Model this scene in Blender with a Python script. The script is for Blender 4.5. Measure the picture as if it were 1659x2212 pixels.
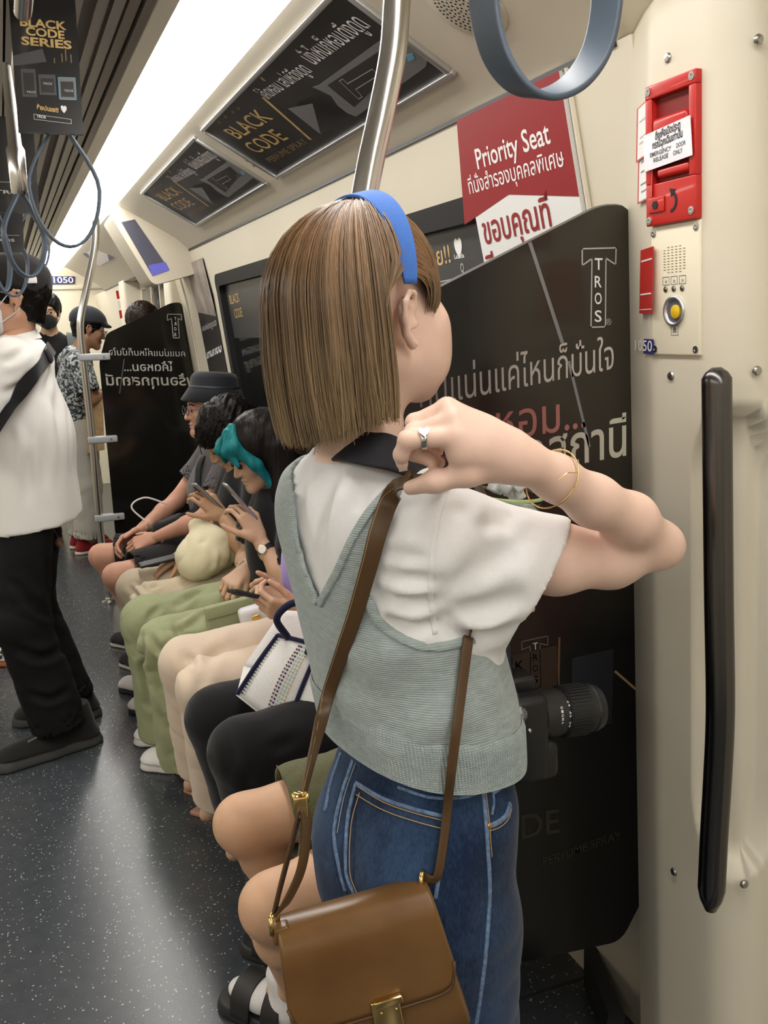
import bpy, bmesh, math, random
import numpy as np
from mathutils import Vector, Matrix, noise as mnoise
from mathutils.bvhtree import BVHTree
random.seed(7); RNG = np.random.default_rng(11)
for _o in list(bpy.data.objects): bpy.data.objects.remove(_o)
scene = bpy.context.scene
COL = scene.collection
# ------------------------------------------------------------ camera
FOC, CX, CY, CAMH = 2000.0, 829.5, 1106.0, 1.42
_roll = math.radians(2.0)
_vy = np.array([0 - CX, 738 - CY, FOC])
_p = math.atan((-_vy[0]*math.sin(_roll) - _vy[1]*math.cos(_roll))/FOC)
_down = np.array([math.sin(_roll)*math.cos(_p), math.cos(_roll)*math.cos(_p), math.sin(_p)])
_Y = _vy/np.linalg.norm(_vy); _Z = -_down; _X = np.cross(_Y, _Z)
if _X[0] < 0: _X = -_X
CM = np.stack([_X, _Y, _Z]); CAM = np.array([0.0, 0.0, CAMH])
cam_data = bpy.data.cameras.new('view_camera'); cam = bpy.data.objects.new('view_camera', cam_data); COL.objects.link(cam)
cam_data.sensor_fit = 'VERTICAL'; cam_data.sensor_height = 36.0; cam_data.lens = FOC/2212*36.0
cam_data.clip_start = 0.02; cam_data.clip_end = 60
_m = np.eye(4); _m[:3, 0] = CM[:, 0]; _m[:3, 1] = -CM[:, 1]; _m[:3, 2] = -CM[:, 2]; _m[:3, 3] = CAM
cam.matrix_world = Matrix(_m.tolist()); scene.camera = cam
# ------------------------------------------------------------ world (night outside), exposure
world = bpy.data.worlds.new('night'); scene.world = world; world.use_nodes = True
world.node_tree.nodes['Background'].inputs[0].default_value = (0.010, 0.012, 0.016, 1)
world.node_tree.nodes['Background'].inputs[1].default_value = 1.0
scene.view_settings.view_transform = 'Standard'; scene.view_settings.look = 'None'
scene.view_settings.gamma = 1.0; scene.view_settings.use_curve_mapping = False
scene.view_settings.exposure = 0.0
LIGHT_STRENGTH = 13.0            # the two ceiling light strips of the carriage

# ------------------------------------------------------------ measuring helpers
def ray(px, py): return CM @ (np.array([px - CX, py - CY, FOC])/FOC)
def onX(px, py, X): d = ray(px, py); return CAM + d*(X/d[0])
def onY(px, py, Y): d = ray(px, py); return CAM + d*(Y/d[1])
def onZ(px, py, Z): d = ray(px, py); return CAM + d*((Z - CAMH)/d[2])
_f = CM[:, 2].copy(); _f[2] = 0; VF = _f/np.linalg.norm(_f)      # horizontal forward
UF = np.array([VF[1], -VF[0], 0.0])                               # horizontal right
ZF = np.array([0, 0, 1.0])
def K(px, py, V): d = ray(px, py); return CAM + d*(V/np.dot(d, VF))
def onP(px, py, O, N): d = ray(px, py); return CAM + d*(np.dot(np.asarray(O) - CAM, N)/np.dot(d, N))
def A(*v): return np.array(v, float)
def unit(v): v = np.asarray(v, float); return v/np.linalg.norm(v)

# ------------------------------------------------------------ materials
MATS = {}
def mat(name, col=(.5, .5, .5), rough=.5, metal=0.0, spec=.5, noise=None, bump=None, sss=0, emit=None, trans=0, ior=1.45, coat=0, alpha=1, sheen=0, build=None):
    """noise=(scale, amount, [stretch xyz]) colour mottling; bump=(scale, strength, dist, [stretch])"""
    if name in MATS: return MATS[name]
    m = bpy.data.materials.new(name); m.use_nodes = True; nt = m.node_tree; b = nt.nodes['Principled BSDF']
    I = b.inputs
    I['Base Color'].default_value = (*col, 1); I['Roughness'].default_value = rough; I['Metallic'].default_value = metal
    I['Specular IOR Level'].default_value = spec; I['IOR'].default_value = ior
    if sss:
        I['Subsurface Weight'].default_value = sss; I['Subsurface Radius'].default_value = (.012, .005, .003); I['Subsurface Scale'].default_value = 1.0
    if emit: I['Emission Color'].default_value = (*emit[0], 1); I['Emission Strength'].default_value = emit[1]
    if trans: I['Transmission Weight'].default_value = trans
    if coat: I['Coat Weight'].default_value = coat; I['Coat Roughness'].default_value = .08
    if alpha < 1: I['Alpha'].default_value = alpha
    if sheen: I['Sheen Weight'].default_value = sheen; I['Sheen Roughness'].default_value = .5
    N = nt.nodes.new; L = nt.links.new
    def coords(st):
        tc = N('ShaderNodeTexCoord'); mp = N('ShaderNodeMapping'); L(tc.outputs['Object'], mp.inputs[0])
        mp.inputs['Scale'].default_value = st; return mp.outputs[0]
    if noise:
        st = noise[2] if len(noise) > 2 else (1, 1, 1)
        t = N('ShaderNodeTexNoise'); L(coords(st), t.inputs['Vector']); t.inputs['Scale'].default_value = noise[0]; t.inputs['Detail'].default_value = 4
        mx = N('ShaderNodeMix'); mx.data_type = 'RGBA'; a = noise[1]
        mx.inputs[6].default_value = (*[max(0, c*(1 - a)) for c in col], 1); mx.inputs[7].default_value = (*[min(1, c*(1 + a)) for c in col], 1)
        rp = N('ShaderNodeMapRange'); rp.inputs[1].default_value = .3; rp.inputs[2].default_value = .7
        L(t.outputs[0], rp.inputs[0]); L(rp.outputs[0], mx.inputs[0]); L(mx.outputs[2], I['Base Color'])
    if bump:
        st = bump[3] if len(bump) > 3 else (1, 1, 1)
        t = N('ShaderNodeTexNoise'); L(coords(st), t.inputs['Vector']); t.inputs['Scale'].default_value = bump[0]; t.inputs['Detail'].default_value = 3
        bp = N('ShaderNodeBump'); bp.inputs['Strength'].default_value = bump[1]; bp.inputs['Distance'].default_value = bump[2]
        L(t.outputs[0], bp.inputs['Height']); L(bp.outputs[0], I['Normal'])
    if build: build(nt, b, N, L, coords)
    MATS[name] = m; return m

# ------------------------------------------------------------ object helpers
def prep(o, label=None, cat=None, group=None, kind=None):
    if label: o['label'] = label
    if cat: o['category'] = cat
    if group: o['group'] = group
    if kind: o['kind'] = kind
    return o
def empty(name, loc, label=None, cat=None, group=None, kind=None):
    o = bpy.data.objects.new(name, None); COL.objects.link(o); o.location = loc; o.empty_display_size = .05
    return prep(o, label, cat, group, kind)
def attach(o, parent):
    """vertices are in world space; keep them there under a parent that is only translated"""
    if parent is not None:
        o.parent = parent
        off = Vector((0, 0, 0)); q = parent
        while q is not None: off += q.location; q = q.parent
        o.location = -off if o.data is not None else o.location - off
def mesh_obj(name, verts, faces, m, parent=None, smooth=True, label=None, cat=None, group=None, kind=None, mats=None, fmi=None, col=None, auto=None):
    me = bpy.data.meshes.new(name)
    verts = np.asarray(verts, np.float32)
    if isinstance(faces, np.ndarray):
        nf, k = faces.shape
        me.vertices.add(len(verts)); me.vertices.foreach_set('co', verts.ravel())
        me.loops.add(nf*k); me.loops.foreach_set('vertex_index', faces.astype(np.int32).ravel())
        me.polygons.add(nf); me.polygons.foreach_set('loop_start', np.arange(0, nf*k, k, dtype=np.int32)); me.polygons.foreach_set('loop_total', np.full(nf, k, np.int32))
        me.update(calc_edges=True)
    else:
        me.from_pydata(verts.tolist(), [], [list(map(int, f)) for f in faces])
    if mats:
        for q in mats: me.materials.append(q)
        if fmi is not None: me.polygons.foreach_set('material_index', np.asarray(fmi, np.int32))
    elif m: me.materials.append(m)
    if smooth: me.polygons.foreach_set('use_smooth', np.ones(len(me.polygons), bool))
    if col is not None:
        at = me.color_attributes.new('col', 'FLOAT_COLOR', 'POINT'); c4 = np.ones((len(verts), 4), np.float32); c4[:, :3] = col
        at.data.foreach_set('color', c4.ravel())
    me.validate(); me.update()
    if auto is not None and smooth:
        try: me.set_sharp_from_angle(angle=math.radians(auto))
        except Exception: pass
    o = bpy.data.objects.new(name, me); COL.objects.link(o)
    if parent is not None: attach(o, parent)
    return prep(o, label, cat, group, kind)

class MB:
    """collects pieces of ONE part in world space"""
    def __init__(s): s.v = []; s.f = []
    def add(s, v, f):
        n = len(s.v); s.v += [tuple(map(float, p)) for p in v]; s.f += [tuple(int(i) + n for i in q) for q in f]; return s
    def box(s, lo, hi, bev=0.0):
        return s.obox((A(*lo) + A(*hi))/2, np.eye(3), (A(*hi) - A(*lo))/2, bev)
    def obox(s, c, R, h, bev=0.0):
        """oriented box; R rows are the axes; optional chamfer"""
        c = np.asarray(c, float); R = np.asarray(R, float); h = np.asarray(h, float)
        if bev <= 0:
            v = [c + R.T @ (h*A(x, y, z)) for x in (-1, 1) for y in (-1, 1) for z in (-1, 1)]
            return s.add(v, [(0, 1, 3, 2), (4, 6, 7, 5), (0, 4, 5, 1), (2, 3, 7, 6), (0, 2, 6, 4), (1, 5, 7, 3)])
        bm = bmesh.new(); bmesh.ops.create_cube(bm, size=1)
        for q in bm.verts: q.co = Vector((q.co.x*2*h[0], q.co.y*2*h[1], q.co.z*2*h[2]))
        bmesh.ops.bevel(bm, geom=list(bm.edges), offset=min(bev, .98*min(h)), segments=3, affect='EDGES', profile=.5)
        bm.verts.index_update()
        v = [c + R.T @ np.array(q.co) for q in bm.verts]; f = [[w.index for w in g.verts] for g in bm.faces]; bm.free()
        return s.add(v, f)
    def prism(s, poly, O, U, V, N, d0, d1):
        """2D polygon (u,v) extruded from d0 to d1 along N"""
        O, U, V, N = map(np.asarray, (O, U, V, N)); n = len(poly)
        v = [O + U*a + V*b + N*d0 for a, b in poly] + [O + U*a + V*b + N*d1 for a, b in poly]
        f = [tuple(range(n))[::-1], tuple(range(n, 2*n))] + [(i, (i + 1) % n, n + (i + 1) % n, n + i) for i in range(n)]
        return s.add(v, f)
    def tube(s, pts, r, n=14, cap=True, sq=None):
        """swept circle (or sq=(w,h) rectangle with frame axis) along a polyline"""
        v, f = tube_geo(pts, r, n, cap); return s.add(v, f)
    def sphere(s, c, r, n=12, m=8, sc=(1, 1, 1)):
        v = []; f = []
        c = np.asarray(c, float)
        for i in range(m + 1):
            t = math.pi*i/m
            for j in range(n):
                a = 2*math.pi*j/n; v.append(c + r*A(sc[0]*math.sin(t)*math.cos(a), sc[1]*math.sin(t)*math.sin(a), sc[2]*math.cos(t)))
        for i in range(m):
            for j in range(n): f.append((i*n + j, (i + 1)*n + j, (i + 1)*n + (j + 1) % n, i*n + (j + 1) % n))
        return s.add(v, f)
    def lathe(s, O, axis, prof, n=24, cap=True):
        """prof: list of (distance along axis, radius)"""
        O = np.asarray(O, float); ax = unit(axis); e1 = unit(np.cross(ax, A(0, 0, 1) if abs(ax[2]) < .9 else A(1, 0, 0))); e2 = np.cross(ax, e1)
        v = []; f = []
        for h, r in prof:
            for j in range(n):
                a = 2*math.pi*j/n; v.append(O + ax*h + (e1*math.cos(a) + e2*math.sin(a))*r)
        for i in range(len(prof) - 1):
            for j in range(n): f.append((i*n + j, i*n + (j + 1) % n, (i + 1)*n + (j + 1) % n, (i + 1)*n + j))
        if cap: f.append(tuple(range(n))[::-1]); f.append(tuple(range((len(prof) - 1)*n, len(prof)*n)))
        return s.add(v, f)
    def build(s, name, m, parent=None, smooth=False, auto=35, **kw):
        o = mesh_obj(name, s.v, s.f, m, parent, smooth=True, auto=None if smooth else auto, **kw); return o
def frames(pts):
    P = np.asarray(pts, float); n = len(P); T = np.gradient(P, axis=0); T /= np.linalg.norm(T, axis=1)[:, None] + 1e-12
    a = A(0, 0, 1) if abs(T[0][2]) < .9 else A(1, 0, 0); e = unit(np.cross(T[0], a)); E1 = [e]
    for i in range(1, n):
        e = e - T[i]*np.dot(e, T[i]); e = unit(e); E1.append(e)
    E1 = np.array(E1); return P, T, E1, np.cross(T, E1)
def tube_geo(pts, r, n=14, cap=True):
    P, T, E1, E2 = frames(pts); k = len(P); r = np.broadcast_to(np.asarray(r, float), (k,))
    a = np.linspace(0, 2*math.pi, n, endpoint=False)
    V = P[:, None] + r[:, None, None]*(E1[:, None]*np.cos(a)[None, :, None] + E2[:, None]*np.sin(a)[None, :, None])
    f = [(i*n + j, i*n + (j + 1) % n, (i + 1)*n + (j + 1) % n, (i + 1)*n + j) for i in range(k - 1) for j in range(n)]
    if cap: f += [tuple(range(n))[::-1], tuple(range((k - 1)*n, k*n))]
    return V.reshape(-1, 3), f
def ribbon_geo(pts, nrm, w, t):
    """flat strap: centre line, surface normals, width, thickness"""
    P = np.asarray(pts, float); n = len(P); T = np.gradient(P, axis=0); T /= np.linalg.norm(T, axis=1)[:, None] + 1e-12
    Nn = np.asarray(nrm, float); Nn = np.broadcast_to(Nn, P.shape).copy(); Nn -= T*np.sum(Nn*T, 1)[:, None]; Nn /= np.linalg.norm(Nn, axis=1)[:, None] + 1e-12
    S = np.cross(T, Nn); w = np.broadcast_to(np.asarray(w, float), (n,))[:, None]/2; t = t/2
    b = .8
    prof = [(-1, -b), (-b, -1), (b, -1), (1, -b), (1, b), (b, 1), (-b, 1), (-1, b)]
    V = np.stack([P + S*w*x + Nn*t*y for x, y in [(p[0] if abs(p[0]) == 1 else p[0]*1.1, p[1]) for p in prof]], 1)
    m = len(prof)
    f = [(i*m + j, i*m + (j + 1) % m, (i + 1)*m + (j + 1) % m, (i + 1)*m + j) for i in range(n - 1) for j in range(m)] + [tuple(range(m))[::-1], tuple(range((n - 1)*m, n*m))]
    return V.reshape(-1, 3), f
def spline(pts, n=40):
    """Catmull-Rom through points"""
    P = np.asarray(pts, float); P = np.vstack([2*P[0] - P[1], P, 2*P[-1] - P[-2]]); k = len(P) - 3
    out = []
    for q in np.linspace(0, k - 1e-9, n):
        i = int(q); t = q - i; a, b, c, d = P[i], P[i + 1], P[i + 2], P[i + 3]
        out.append(.5*((2*b) + (c - a)*t + (2*a - 5*b + 4*c - d)*t*t + (3*b - a - 3*c + d)*t**3))
    return np.array(out)
def text_geo(body, bold=0.0, res=3):
    cu = bpy.data.curves.new('t', 'FONT'); cu.body = body; cu.resolution_u = res; cu.offset = bold; cu.fill_mode = 'FRONT'
    o = bpy.data.objects.new('t', cu); COL.objects.link(o); bpy.context.view_layer.update()
    dg = bpy.context.evaluated_depsgraph_get(); me = bpy.data.meshes.new_from_object(o.evaluated_get(dg))
    v = np.zeros(len(me.vertices)*3); me.vertices.foreach_get('co', v); v = v.reshape(-1, 3); f = [tuple(p.vertices) for p in me.polygons]
    bpy.data.objects.remove(o); bpy.data.curves.remove(cu); bpy.data.meshes.remove(me)
    return v, f
def text_on(parent, body, p0, p1, up, h, m, N, bold=0.012, name='lettering', off=.0008, mirror=False, vshift=0, res=3, italic=0):
    """letters from baseline start p0 to baseline end p1 (world), capital height h along up, raised off along N"""
    v, f = text_geo(body, bold, res)
    if len(v) == 0: return None
    x0, x1 = v[:, 0].min(), v[:, 0].max(); p0, p1, up, N = map(np.asarray, (p0, p1, up, N))
    if mirror: v[:, 0] = x0 + x1 - v[:, 0]; f = [q[::-1] for q in f]
    s = (v[:, 0] - x0 + italic*v[:, 1])/(x1 - x0)
    W = p0 + (p1 - p0)*s[:, None] + up*((v[:, 1] + vshift)*h/.73)[:, None] + N*off
    return mesh_obj(name, W, f, m, parent, smooth=False)
# ------------------------------------------------------------ implicit bodies: smooth unions meshed with surface nets
class SDF:
    def __init__(s, lo, hi, h):
        s.h = h; s.lo = np.asarray(lo, float); n = np.ceil((np.asarray(hi, float) - s.lo)/h).astype(int) + 2
        s.ax = [s.lo[i] + h*np.arange(n[i]) for i in range(3)]; s.d = np.full(n, 9.0, np.float32)
    def win(s, lo, hi):
        sl = []
        for i in range(3):
            a = int(np.clip(np.floor((lo[i] - s.lo[i])/s.h), 0, len(s.ax[i]))); b = int(np.clip(np.ceil((hi[i] - s.lo[i])/s.h) + 1, 0, len(s.ax[i]))); sl.append(slice(a, b))
        X = s.ax[0][sl[0]][:, None, None]; Y = s.ax[1][sl[1]][None, :, None]; Z = s.ax[2][sl[2]][None, None, :]
        return tuple(sl), X, Y, Z
    def put(s, w, v, k, op='u'):
        a = s.d[w]; v = v.astype(np.float32)
        if op == 'u':
            if k > 0: hh = np.maximum(k - np.abs(a - v), 0)/k; s.d[w] = np.minimum(a, v) - hh*hh*k*.25
            else: s.d[w] = np.minimum(a, v)
        elif op == 's':
            v = -v
            if k > 0: hh = np.maximum(k - np.abs(a - v), 0)/k; s.d[w] = np.maximum(a, v) + hh*hh*k*.25
            else: s.d[w] = np.maximum(a, v)
        elif op == 'i': s.d[w] = np.maximum(a, v)
        return s
    def cone(s, a, b, ra, rb, k=.01, flat=None, op='u'):
        a = np.asarray(a, float); b = np.asarray(b, float); m = max(ra, rb) + k + 3*s.h
        w, X, Y, Z = s.win(np.minimum(a, b) - m, np.maximum(a, b) + m)
        if 0 in s.d[w].shape: return s
        x, y, z = X - a[0], Y - a[1], Z - a[2]; ab = b - a
        sc = 1.0
        if flat is not None:
            n, q = unit(flat[0]), flat[1]; dn = x*n[0] + y*n[1] + z*n[2]; g = 1/q - 1
            x, y, z = x + n[0]*dn*g, y + n[1]*dn*g, z + n[2]*dn*g; ab = ab + n*np.dot(ab, n)*g; sc = min(1, q)
        L2 = np.dot(ab, ab) + 1e-12; t = np.clip((x*ab[0] + y*ab[1] + z*ab[2])/L2, 0, 1)
        d = np.sqrt((x - t*ab[0])**2 + (y - t*ab[1])**2 + (z - t*ab[2])**2) - (ra + (rb - ra)*t)
        return s.put(w, d*sc, k, op)
    def chain(s, pts, rs, k=.01, flat=None, op='u'):
        for i in range(len(pts) - 1): s.cone(pts[i], pts[i + 1], rs[i], rs[i + 1], k, flat, op)
        return s
    def ell(s, c, r, R=None, k=.01, op='u'):
        c = np.asarray(c, float); r = np.asarray(r, float); m = r.max() + k + 3*s.h
        w, X, Y, Z = s.win(c - m, c + m)
        if 0 in s.d[w].shape: return s
        x, y, z = X - c[0], Y - c[1], Z - c[2]
        if R is not None: x, y, z = (R[0][0]*x + R[0][1]*y + R[0][2]*z), (R[1][0]*x + R[1][1]*y + R[1][2]*z), (R[2][0]*x + R[2][1]*y + R[2][2]*z)
        k0 = np.sqrt((x/r[0])**2 + (y/r[1])**2 + (z/r[2])**2); k1 = np.sqrt((x/r[0]**2)**2 + (y/r[1]**2)**2 + (z/r[2]**2)**2)
        return s.put(w, k0*(k0 - 1)/np.maximum(k1, 1e-6), k, op)
    def box(s, c, h, R=None, rad=.005, k=.01, op='u'):
        c = np.asarray(c, float); h = np.asarray(h, float); m = np.linalg.norm(h) + k + 3*s.h
        w, X, Y, Z = s.win(c - m, c + m)
        if 0 in s.d[w].shape: return s
        x, y, z = X - c[0], Y - c[1], Z - c[2]
        if R is not None: x, y, z = (R[0][0]*x + R[0][1]*y + R[0][2]*z), (R[1][0]*x + R[1][1]*y + R[1][2]*z), (R[2][0]*x + R[2][1]*y + R[2][2]*z)
        qx, qy, qz = np.abs(x) - h[0] + rad, np.abs(y) - h[1] + rad, np.abs(z) - h[2] + rad
        d = np.sqrt(np.maximum(qx, 0)**2 + np.maximum(qy, 0)**2 + np.maximum(qz, 0)**2) + np.minimum(np.maximum(qx, np.maximum(qy, qz)), 0) - rad
        return s.put(w, d, k, op)
    def plane(s, p, n, k=0, op='i'):
        """keep the side the normal points away from"""
        p = np.asarray(p, float); n = unit(n); d = (s.ax[0][:, None, None] - p[0])*n[0] + (s.ax[1][None, :, None] - p[1])*n[1] + (s.ax[2][None, None, :] - p[2])*n[2]
        s.put((slice(None),)*3, d, k, op); return s
    def fn(s, f, lo=None, hi=None, k=0, op='u'):
        w, X, Y, Z = s.win(s.lo if lo is None else np.asarray(lo), A(*[a[-1] for a in s.ax]) if hi is None else np.asarray(hi))
        return s.put(w, f(X, Y, Z) + 0*X + 0*Y + 0*Z, k, op)
    def loft(s, rows, k=.01, op='u', off=0.0, p=2.4):
        """vertical loft; rows: (z, cx, cy, a, b, ang) a = half width along ang axis, b = half depth"""
        r = np.array(sorted(rows, key=lambda q: q[0]), float); zz = s.ax[2]
        I = [smooth_interp(zz, r[:, 0], r[:, i])[None, None, :] for i in range(1, 6)]
        cx, cy, a, b, an = I; a = a + off; b = b + off
        x = s.ax[0][:, None, None] - cx; y = s.ax[1][None, :, None] - cy; c, sn = np.cos(an), np.sin(an)
        u = np.abs(x*c + y*sn)/a; v = np.abs(-x*sn + y*c)/b
        q = (u**p + v**p)**(1/p); d = (q - 1)*np.minimum(a, b)*np.where(q > 1, 1, 1)
        z = zz[None, None, :]; e = np.maximum(r[0, 0] - off - z, z - r[-1, 0] - off)
        d = np.maximum(d, e); return s.put((slice(None),)*3, d, k, op)
    def mesh(s, smooth=1):
        d = s.d; sg = d < 0
        sh = tuple(n - 1 for n in d.shape); cnt = np.zeros(sh, np.uint8); acc = np.zeros((3,) + sh, np.float32)
        for ax in range(3):
            a = [slice(None)]*3; b = [slice(None)]*3; a[ax] = slice(0, -1); b[ax] = slice(1, None)
            I = np.argwhere(sg[tuple(a)] != sg[tuple(b)])
            if len(I) == 0: continue
            J = I.copy(); J[:, ax] += 1; d0 = d[I[:, 0], I[:, 1], I[:, 2]]; d1 = d[J[:, 0], J[:, 1], J[:, 2]]; t = d0/(d0 - d1)
            P = I.astype(np.float32); P[:, ax] += t; o = [q for q in range(3) if q != ax]
            for e in ((0, 0), (-1, 0), (0, -1), (-1, -1)):
                C = I.copy(); C[:, o[0]] += e[0]; C[:, o[1]] += e[1]
                ok = np.all((C >= 0) & (C < np.array(sh)), 1); c = C[ok]; np.add.at(cnt, (c[:, 0], c[:, 1], c[:, 2]), 1)
                for q in range(3): np.add.at(acc[q], (c[:, 0], c[:, 1], c[:, 2]), P[ok][:, q])
        cells = np.argwhere(cnt > 0); idx = np.full(sh, -1, np.int32); idx[cells[:, 0], cells[:, 1], cells[:, 2]] = np.arange(len(cells))
        cc = cnt[cells[:, 0], cells[:, 1], cells[:, 2]].astype(np.float32)
        V = np.stack([acc[q][cells[:, 0], cells[:, 1], cells[:, 2]]/cc for q in range(3)], 1)*s.h + s.lo.astype(np.float32)
        Fs = []
        for ax in range(3):
            a = [slice(None)]*3; b = [slice(None)]*3; a[ax] = slice(0, -1); b[ax] = slice(1, None)
            I = np.argwhere(sg[tuple(a)] != sg[tuple(b)]); o = [(ax + 1) % 3, (ax + 2) % 3]
            ok = (I[:, o[0]] > 0) & (I[:, o[1]] > 0) & (I[:, o[0]] < sh[o[0]]) & (I[:, o[1]] < sh[o[1]]); I = I[ok]
            if len(I) == 0: continue
            q = []
            for e in ((-1, -1), (0, -1), (0, 0), (-1, 0)):
                C = I.copy(); C[:, o[0]] += e[0]; C[:, o[1]] += e[1]; q.append(idx[C[:, 0], C[:, 1], C[:, 2]])
            Q = np.stack(q, 1); fl = ~sg[I[:, 0], I[:, 1], I[:, 2]]; Q[fl] = Q[fl][:, ::-1]; Fs.append(Q)
        if not Fs: return np.zeros((0, 3)), np.zeros((0, 4), int)
        F = np.concatenate(Fs)
        for _ in range(smooth): V = relax(V, F, .5)
        return V, F
def relax(V, F, w):
    S = np.zeros_like(V); n = np.zeros(len(V), np.float32)
    for i in range(4):
        a, b = F[:, i], F[:, (i + 1) % 4]
        np.add.at(S, a, V[b]); np.add.at(n, a, 1); np.add.at(S, b, V[a]); np.add.at(n, b, 1)
    return V*(1 - w) + w*S/np.maximum(n, 1)[:, None]
def smooth_interp(x, xp, fp):
    """monotone-ish cubic interpolation (Catmull-Rom slopes)"""
    xp = np.asarray(xp, float); fp = np.asarray(fp, float); x = np.clip(x, xp[0], xp[-1])
    m = np.gradient(fp, xp) if len(xp) > 1 else np.zeros_like(fp)
    i = np.clip(np.searchsorted(xp, x) - 1, 0, len(xp) - 2); h = xp[i + 1] - xp[i]; t = (x - xp[i])/h
    return (2*t**3 - 3*t*t + 1)*fp[i] + (t**3 - 2*t*t + t)*h*m[i] + (-2*t**3 + 3*t*t)*fp[i + 1] + (t**3 - t*t)*h*m[i + 1]
def join_geo(gs):
    V = []; F = []; n = 0
    for v, f in gs: V.append(v); F.append(np.asarray(f) + n); n += len(v)
    return np.concatenate(V), np.concatenate(F)
def vnormals(V, F):
    a = V[F[:, 2]] - V[F[:, 0]]; b = V[F[:, 3]] - V[F[:, 1]]; fn = np.cross(a, b); N = np.zeros_like(V)
    for i in range(4): np.add.at(N, F[:, i], fn)
    return N/(np.linalg.norm(N, axis=1)[:, None] + 1e-12)
def fbm(P, sc, seed=0, oct=2):
    """cheap smooth numpy noise from rotated sines"""
    r = np.random.default_rng(seed); o = np.zeros(len(P)); a = 1.0; tot = 0
    for k in range(oct):
        for j in range(5):
            d = r.normal(size=3); d /= np.linalg.norm(d); ph = r.uniform(0, 6.28); o += a*np.sin(P @ d*sc*(1 + .35*j) + ph + 1.3*np.sin(P @ np.roll(d, 1)*sc*.7 + ph*2))/5
        tot += a; a *= .5; sc *= 2.1
    return o/tot*1.6
def bvh(V, F): return BVHTree.FromPolygons([Vector(p) for p in np.asarray(V, float).tolist()], [list(map(int, f)) for f in F], all_triangles=False)
# ============================================================ the carriage shell
XC = -0.40                                  # carriage centre line
WP = np.array([(0, 1.06), (.45, 1.045), (1.10, .987), (1.59, .928), (1.82, .88)])
def xw(z): return float(np.interp(z, WP[:, 0], WP[:, 1]))
Y0, Y1 = -3.2, 9.5
YN, YF = 1.235, 5.09                        # near and far draught screens
M_cream = mat('cream_panel', (.71, .655, .530), .42, noise=(3, .03), bump=(220, .03, .002))
M_cream2 = mat('cream_cove', (.68, .625, .505), .5, noise=(2, .03))
M_endw = mat('cream_end_wall', (.84, .79, .64), .5)
M_ceil = mat('ceiling_paint', (.50, .46, .39), .5)
M_slat = mat('grille_slat_metal', (.36, .33, .29), .38, .55)
M_gap = mat('grille_gap_dark', (.035, .032, .03), .8)
M_black = mat('black_rubber', (.012, .012, .013), .6)
M_glass = mat('night_window_glass', (.010, .011, .012), .06, spec=.6)
M_steel = mat('brushed_steel', (.62, .60, .57), .22, 1.0, bump=(60, .06, .001, (1, 1, .02)))
M_dsteel = mat('dark_brushed_steel', (.115, .110, .108), .26, 1.0, bump=(80, .05, .001, (1, 1, .02)))
M_alu = mat('aluminium_trim', (.62, .62, .62), .35, .9)
M_screw = mat('screw_metal', (.45, .43, .40), .3, 1.0)
M_grey = mat('grey_plastic', (.42, .43, .45), .45)
M_darkp = mat('dark_plastic', (.03, .03, .033), .45)
def floor_nodes(nt, b, N, L, co):
    def vor(scale, th, st):
        v = N('ShaderNodeTexVoronoi'); L(co(st), v.inputs['Vector']); v.inputs['Scale'].default_value = scale
        lt = N('ShaderNodeMath'); lt.operation = 'LESS_THAN'; L(v.outputs['Distance'], lt.inputs[0])
        sp = N('ShaderNodeSeparateColor'); L(v.outputs['Color'], sp.inputs[0])
        mr = N('ShaderNodeMapRange'); mr.inputs[1].default_value = .55; mr.inputs[2].default_value = 1; mr.inputs[3].default_value = 0; mr.inputs[4].default_value = th
        L(sp.outputs[0], mr.inputs[0]); L(mr.outputs[0], lt.inputs[1]); return lt.outputs[0]
    a = vor(62, .22, (1, 1.6, .05)); c = vor(95, .30, (1.5, 1, .05))
    mx = N('ShaderNodeMath'); mx.operation = 'MAXIMUM'; L(a, mx.inputs[0]); L(c, mx.inputs[1])
    mix = N('ShaderNodeMix'); mix.data_type = 'RGBA'; L(mx.outputs[0], mix.inputs[0])
    n = N('ShaderNodeTexNoise'); n.inputs['Scale'].default_value = 25; L(co((1, 1, 1)), n.inputs['Vector'])
    m2 = N('ShaderNodeMix'); m2.data_type = 'RGBA'; L(n.outputs[0], m2.inputs[0]); m2.inputs[6].default_value = (.036, .042, .049, 1); m2.inputs[7].default_value = (.062, .070, .078, 1)
    L(m2.outputs[2], mix.inputs[6]); mix.inputs[7].default_value = (.36, .38, .38, 1); L(mix.outputs[2], b.inputs['Base Color'])
    n2 = N('ShaderNodeTexNoise'); n2.inputs['Scale'].default_value = 160; L(co((1, 1, 1)), n2.inputs['Vector'])
    bp = N('ShaderNodeBump'); bp.inputs['Strength'].default_value = .10; bp.inputs['Distance'].default_value = .0012; L(n2.outputs[0], bp.inputs['Height']); L(bp.outputs[0], b.inputs['Normal'])
M_floor = mat('speckled_vinyl_floor', (.05, .05, .06), .25, spec=.6, build=floor_nodes)

floor = MB().box((-1.9, Y0, -.05), (1.12, Y1, 0)).build('floor', M_floor, label='dark blue grey speckled vinyl floor of the train carriage', kind='structure')
MB().box((.02, 1.52, .0), (1.06, 1.524, .0015)).build('floor_seam', M_darkp, floor)

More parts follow.
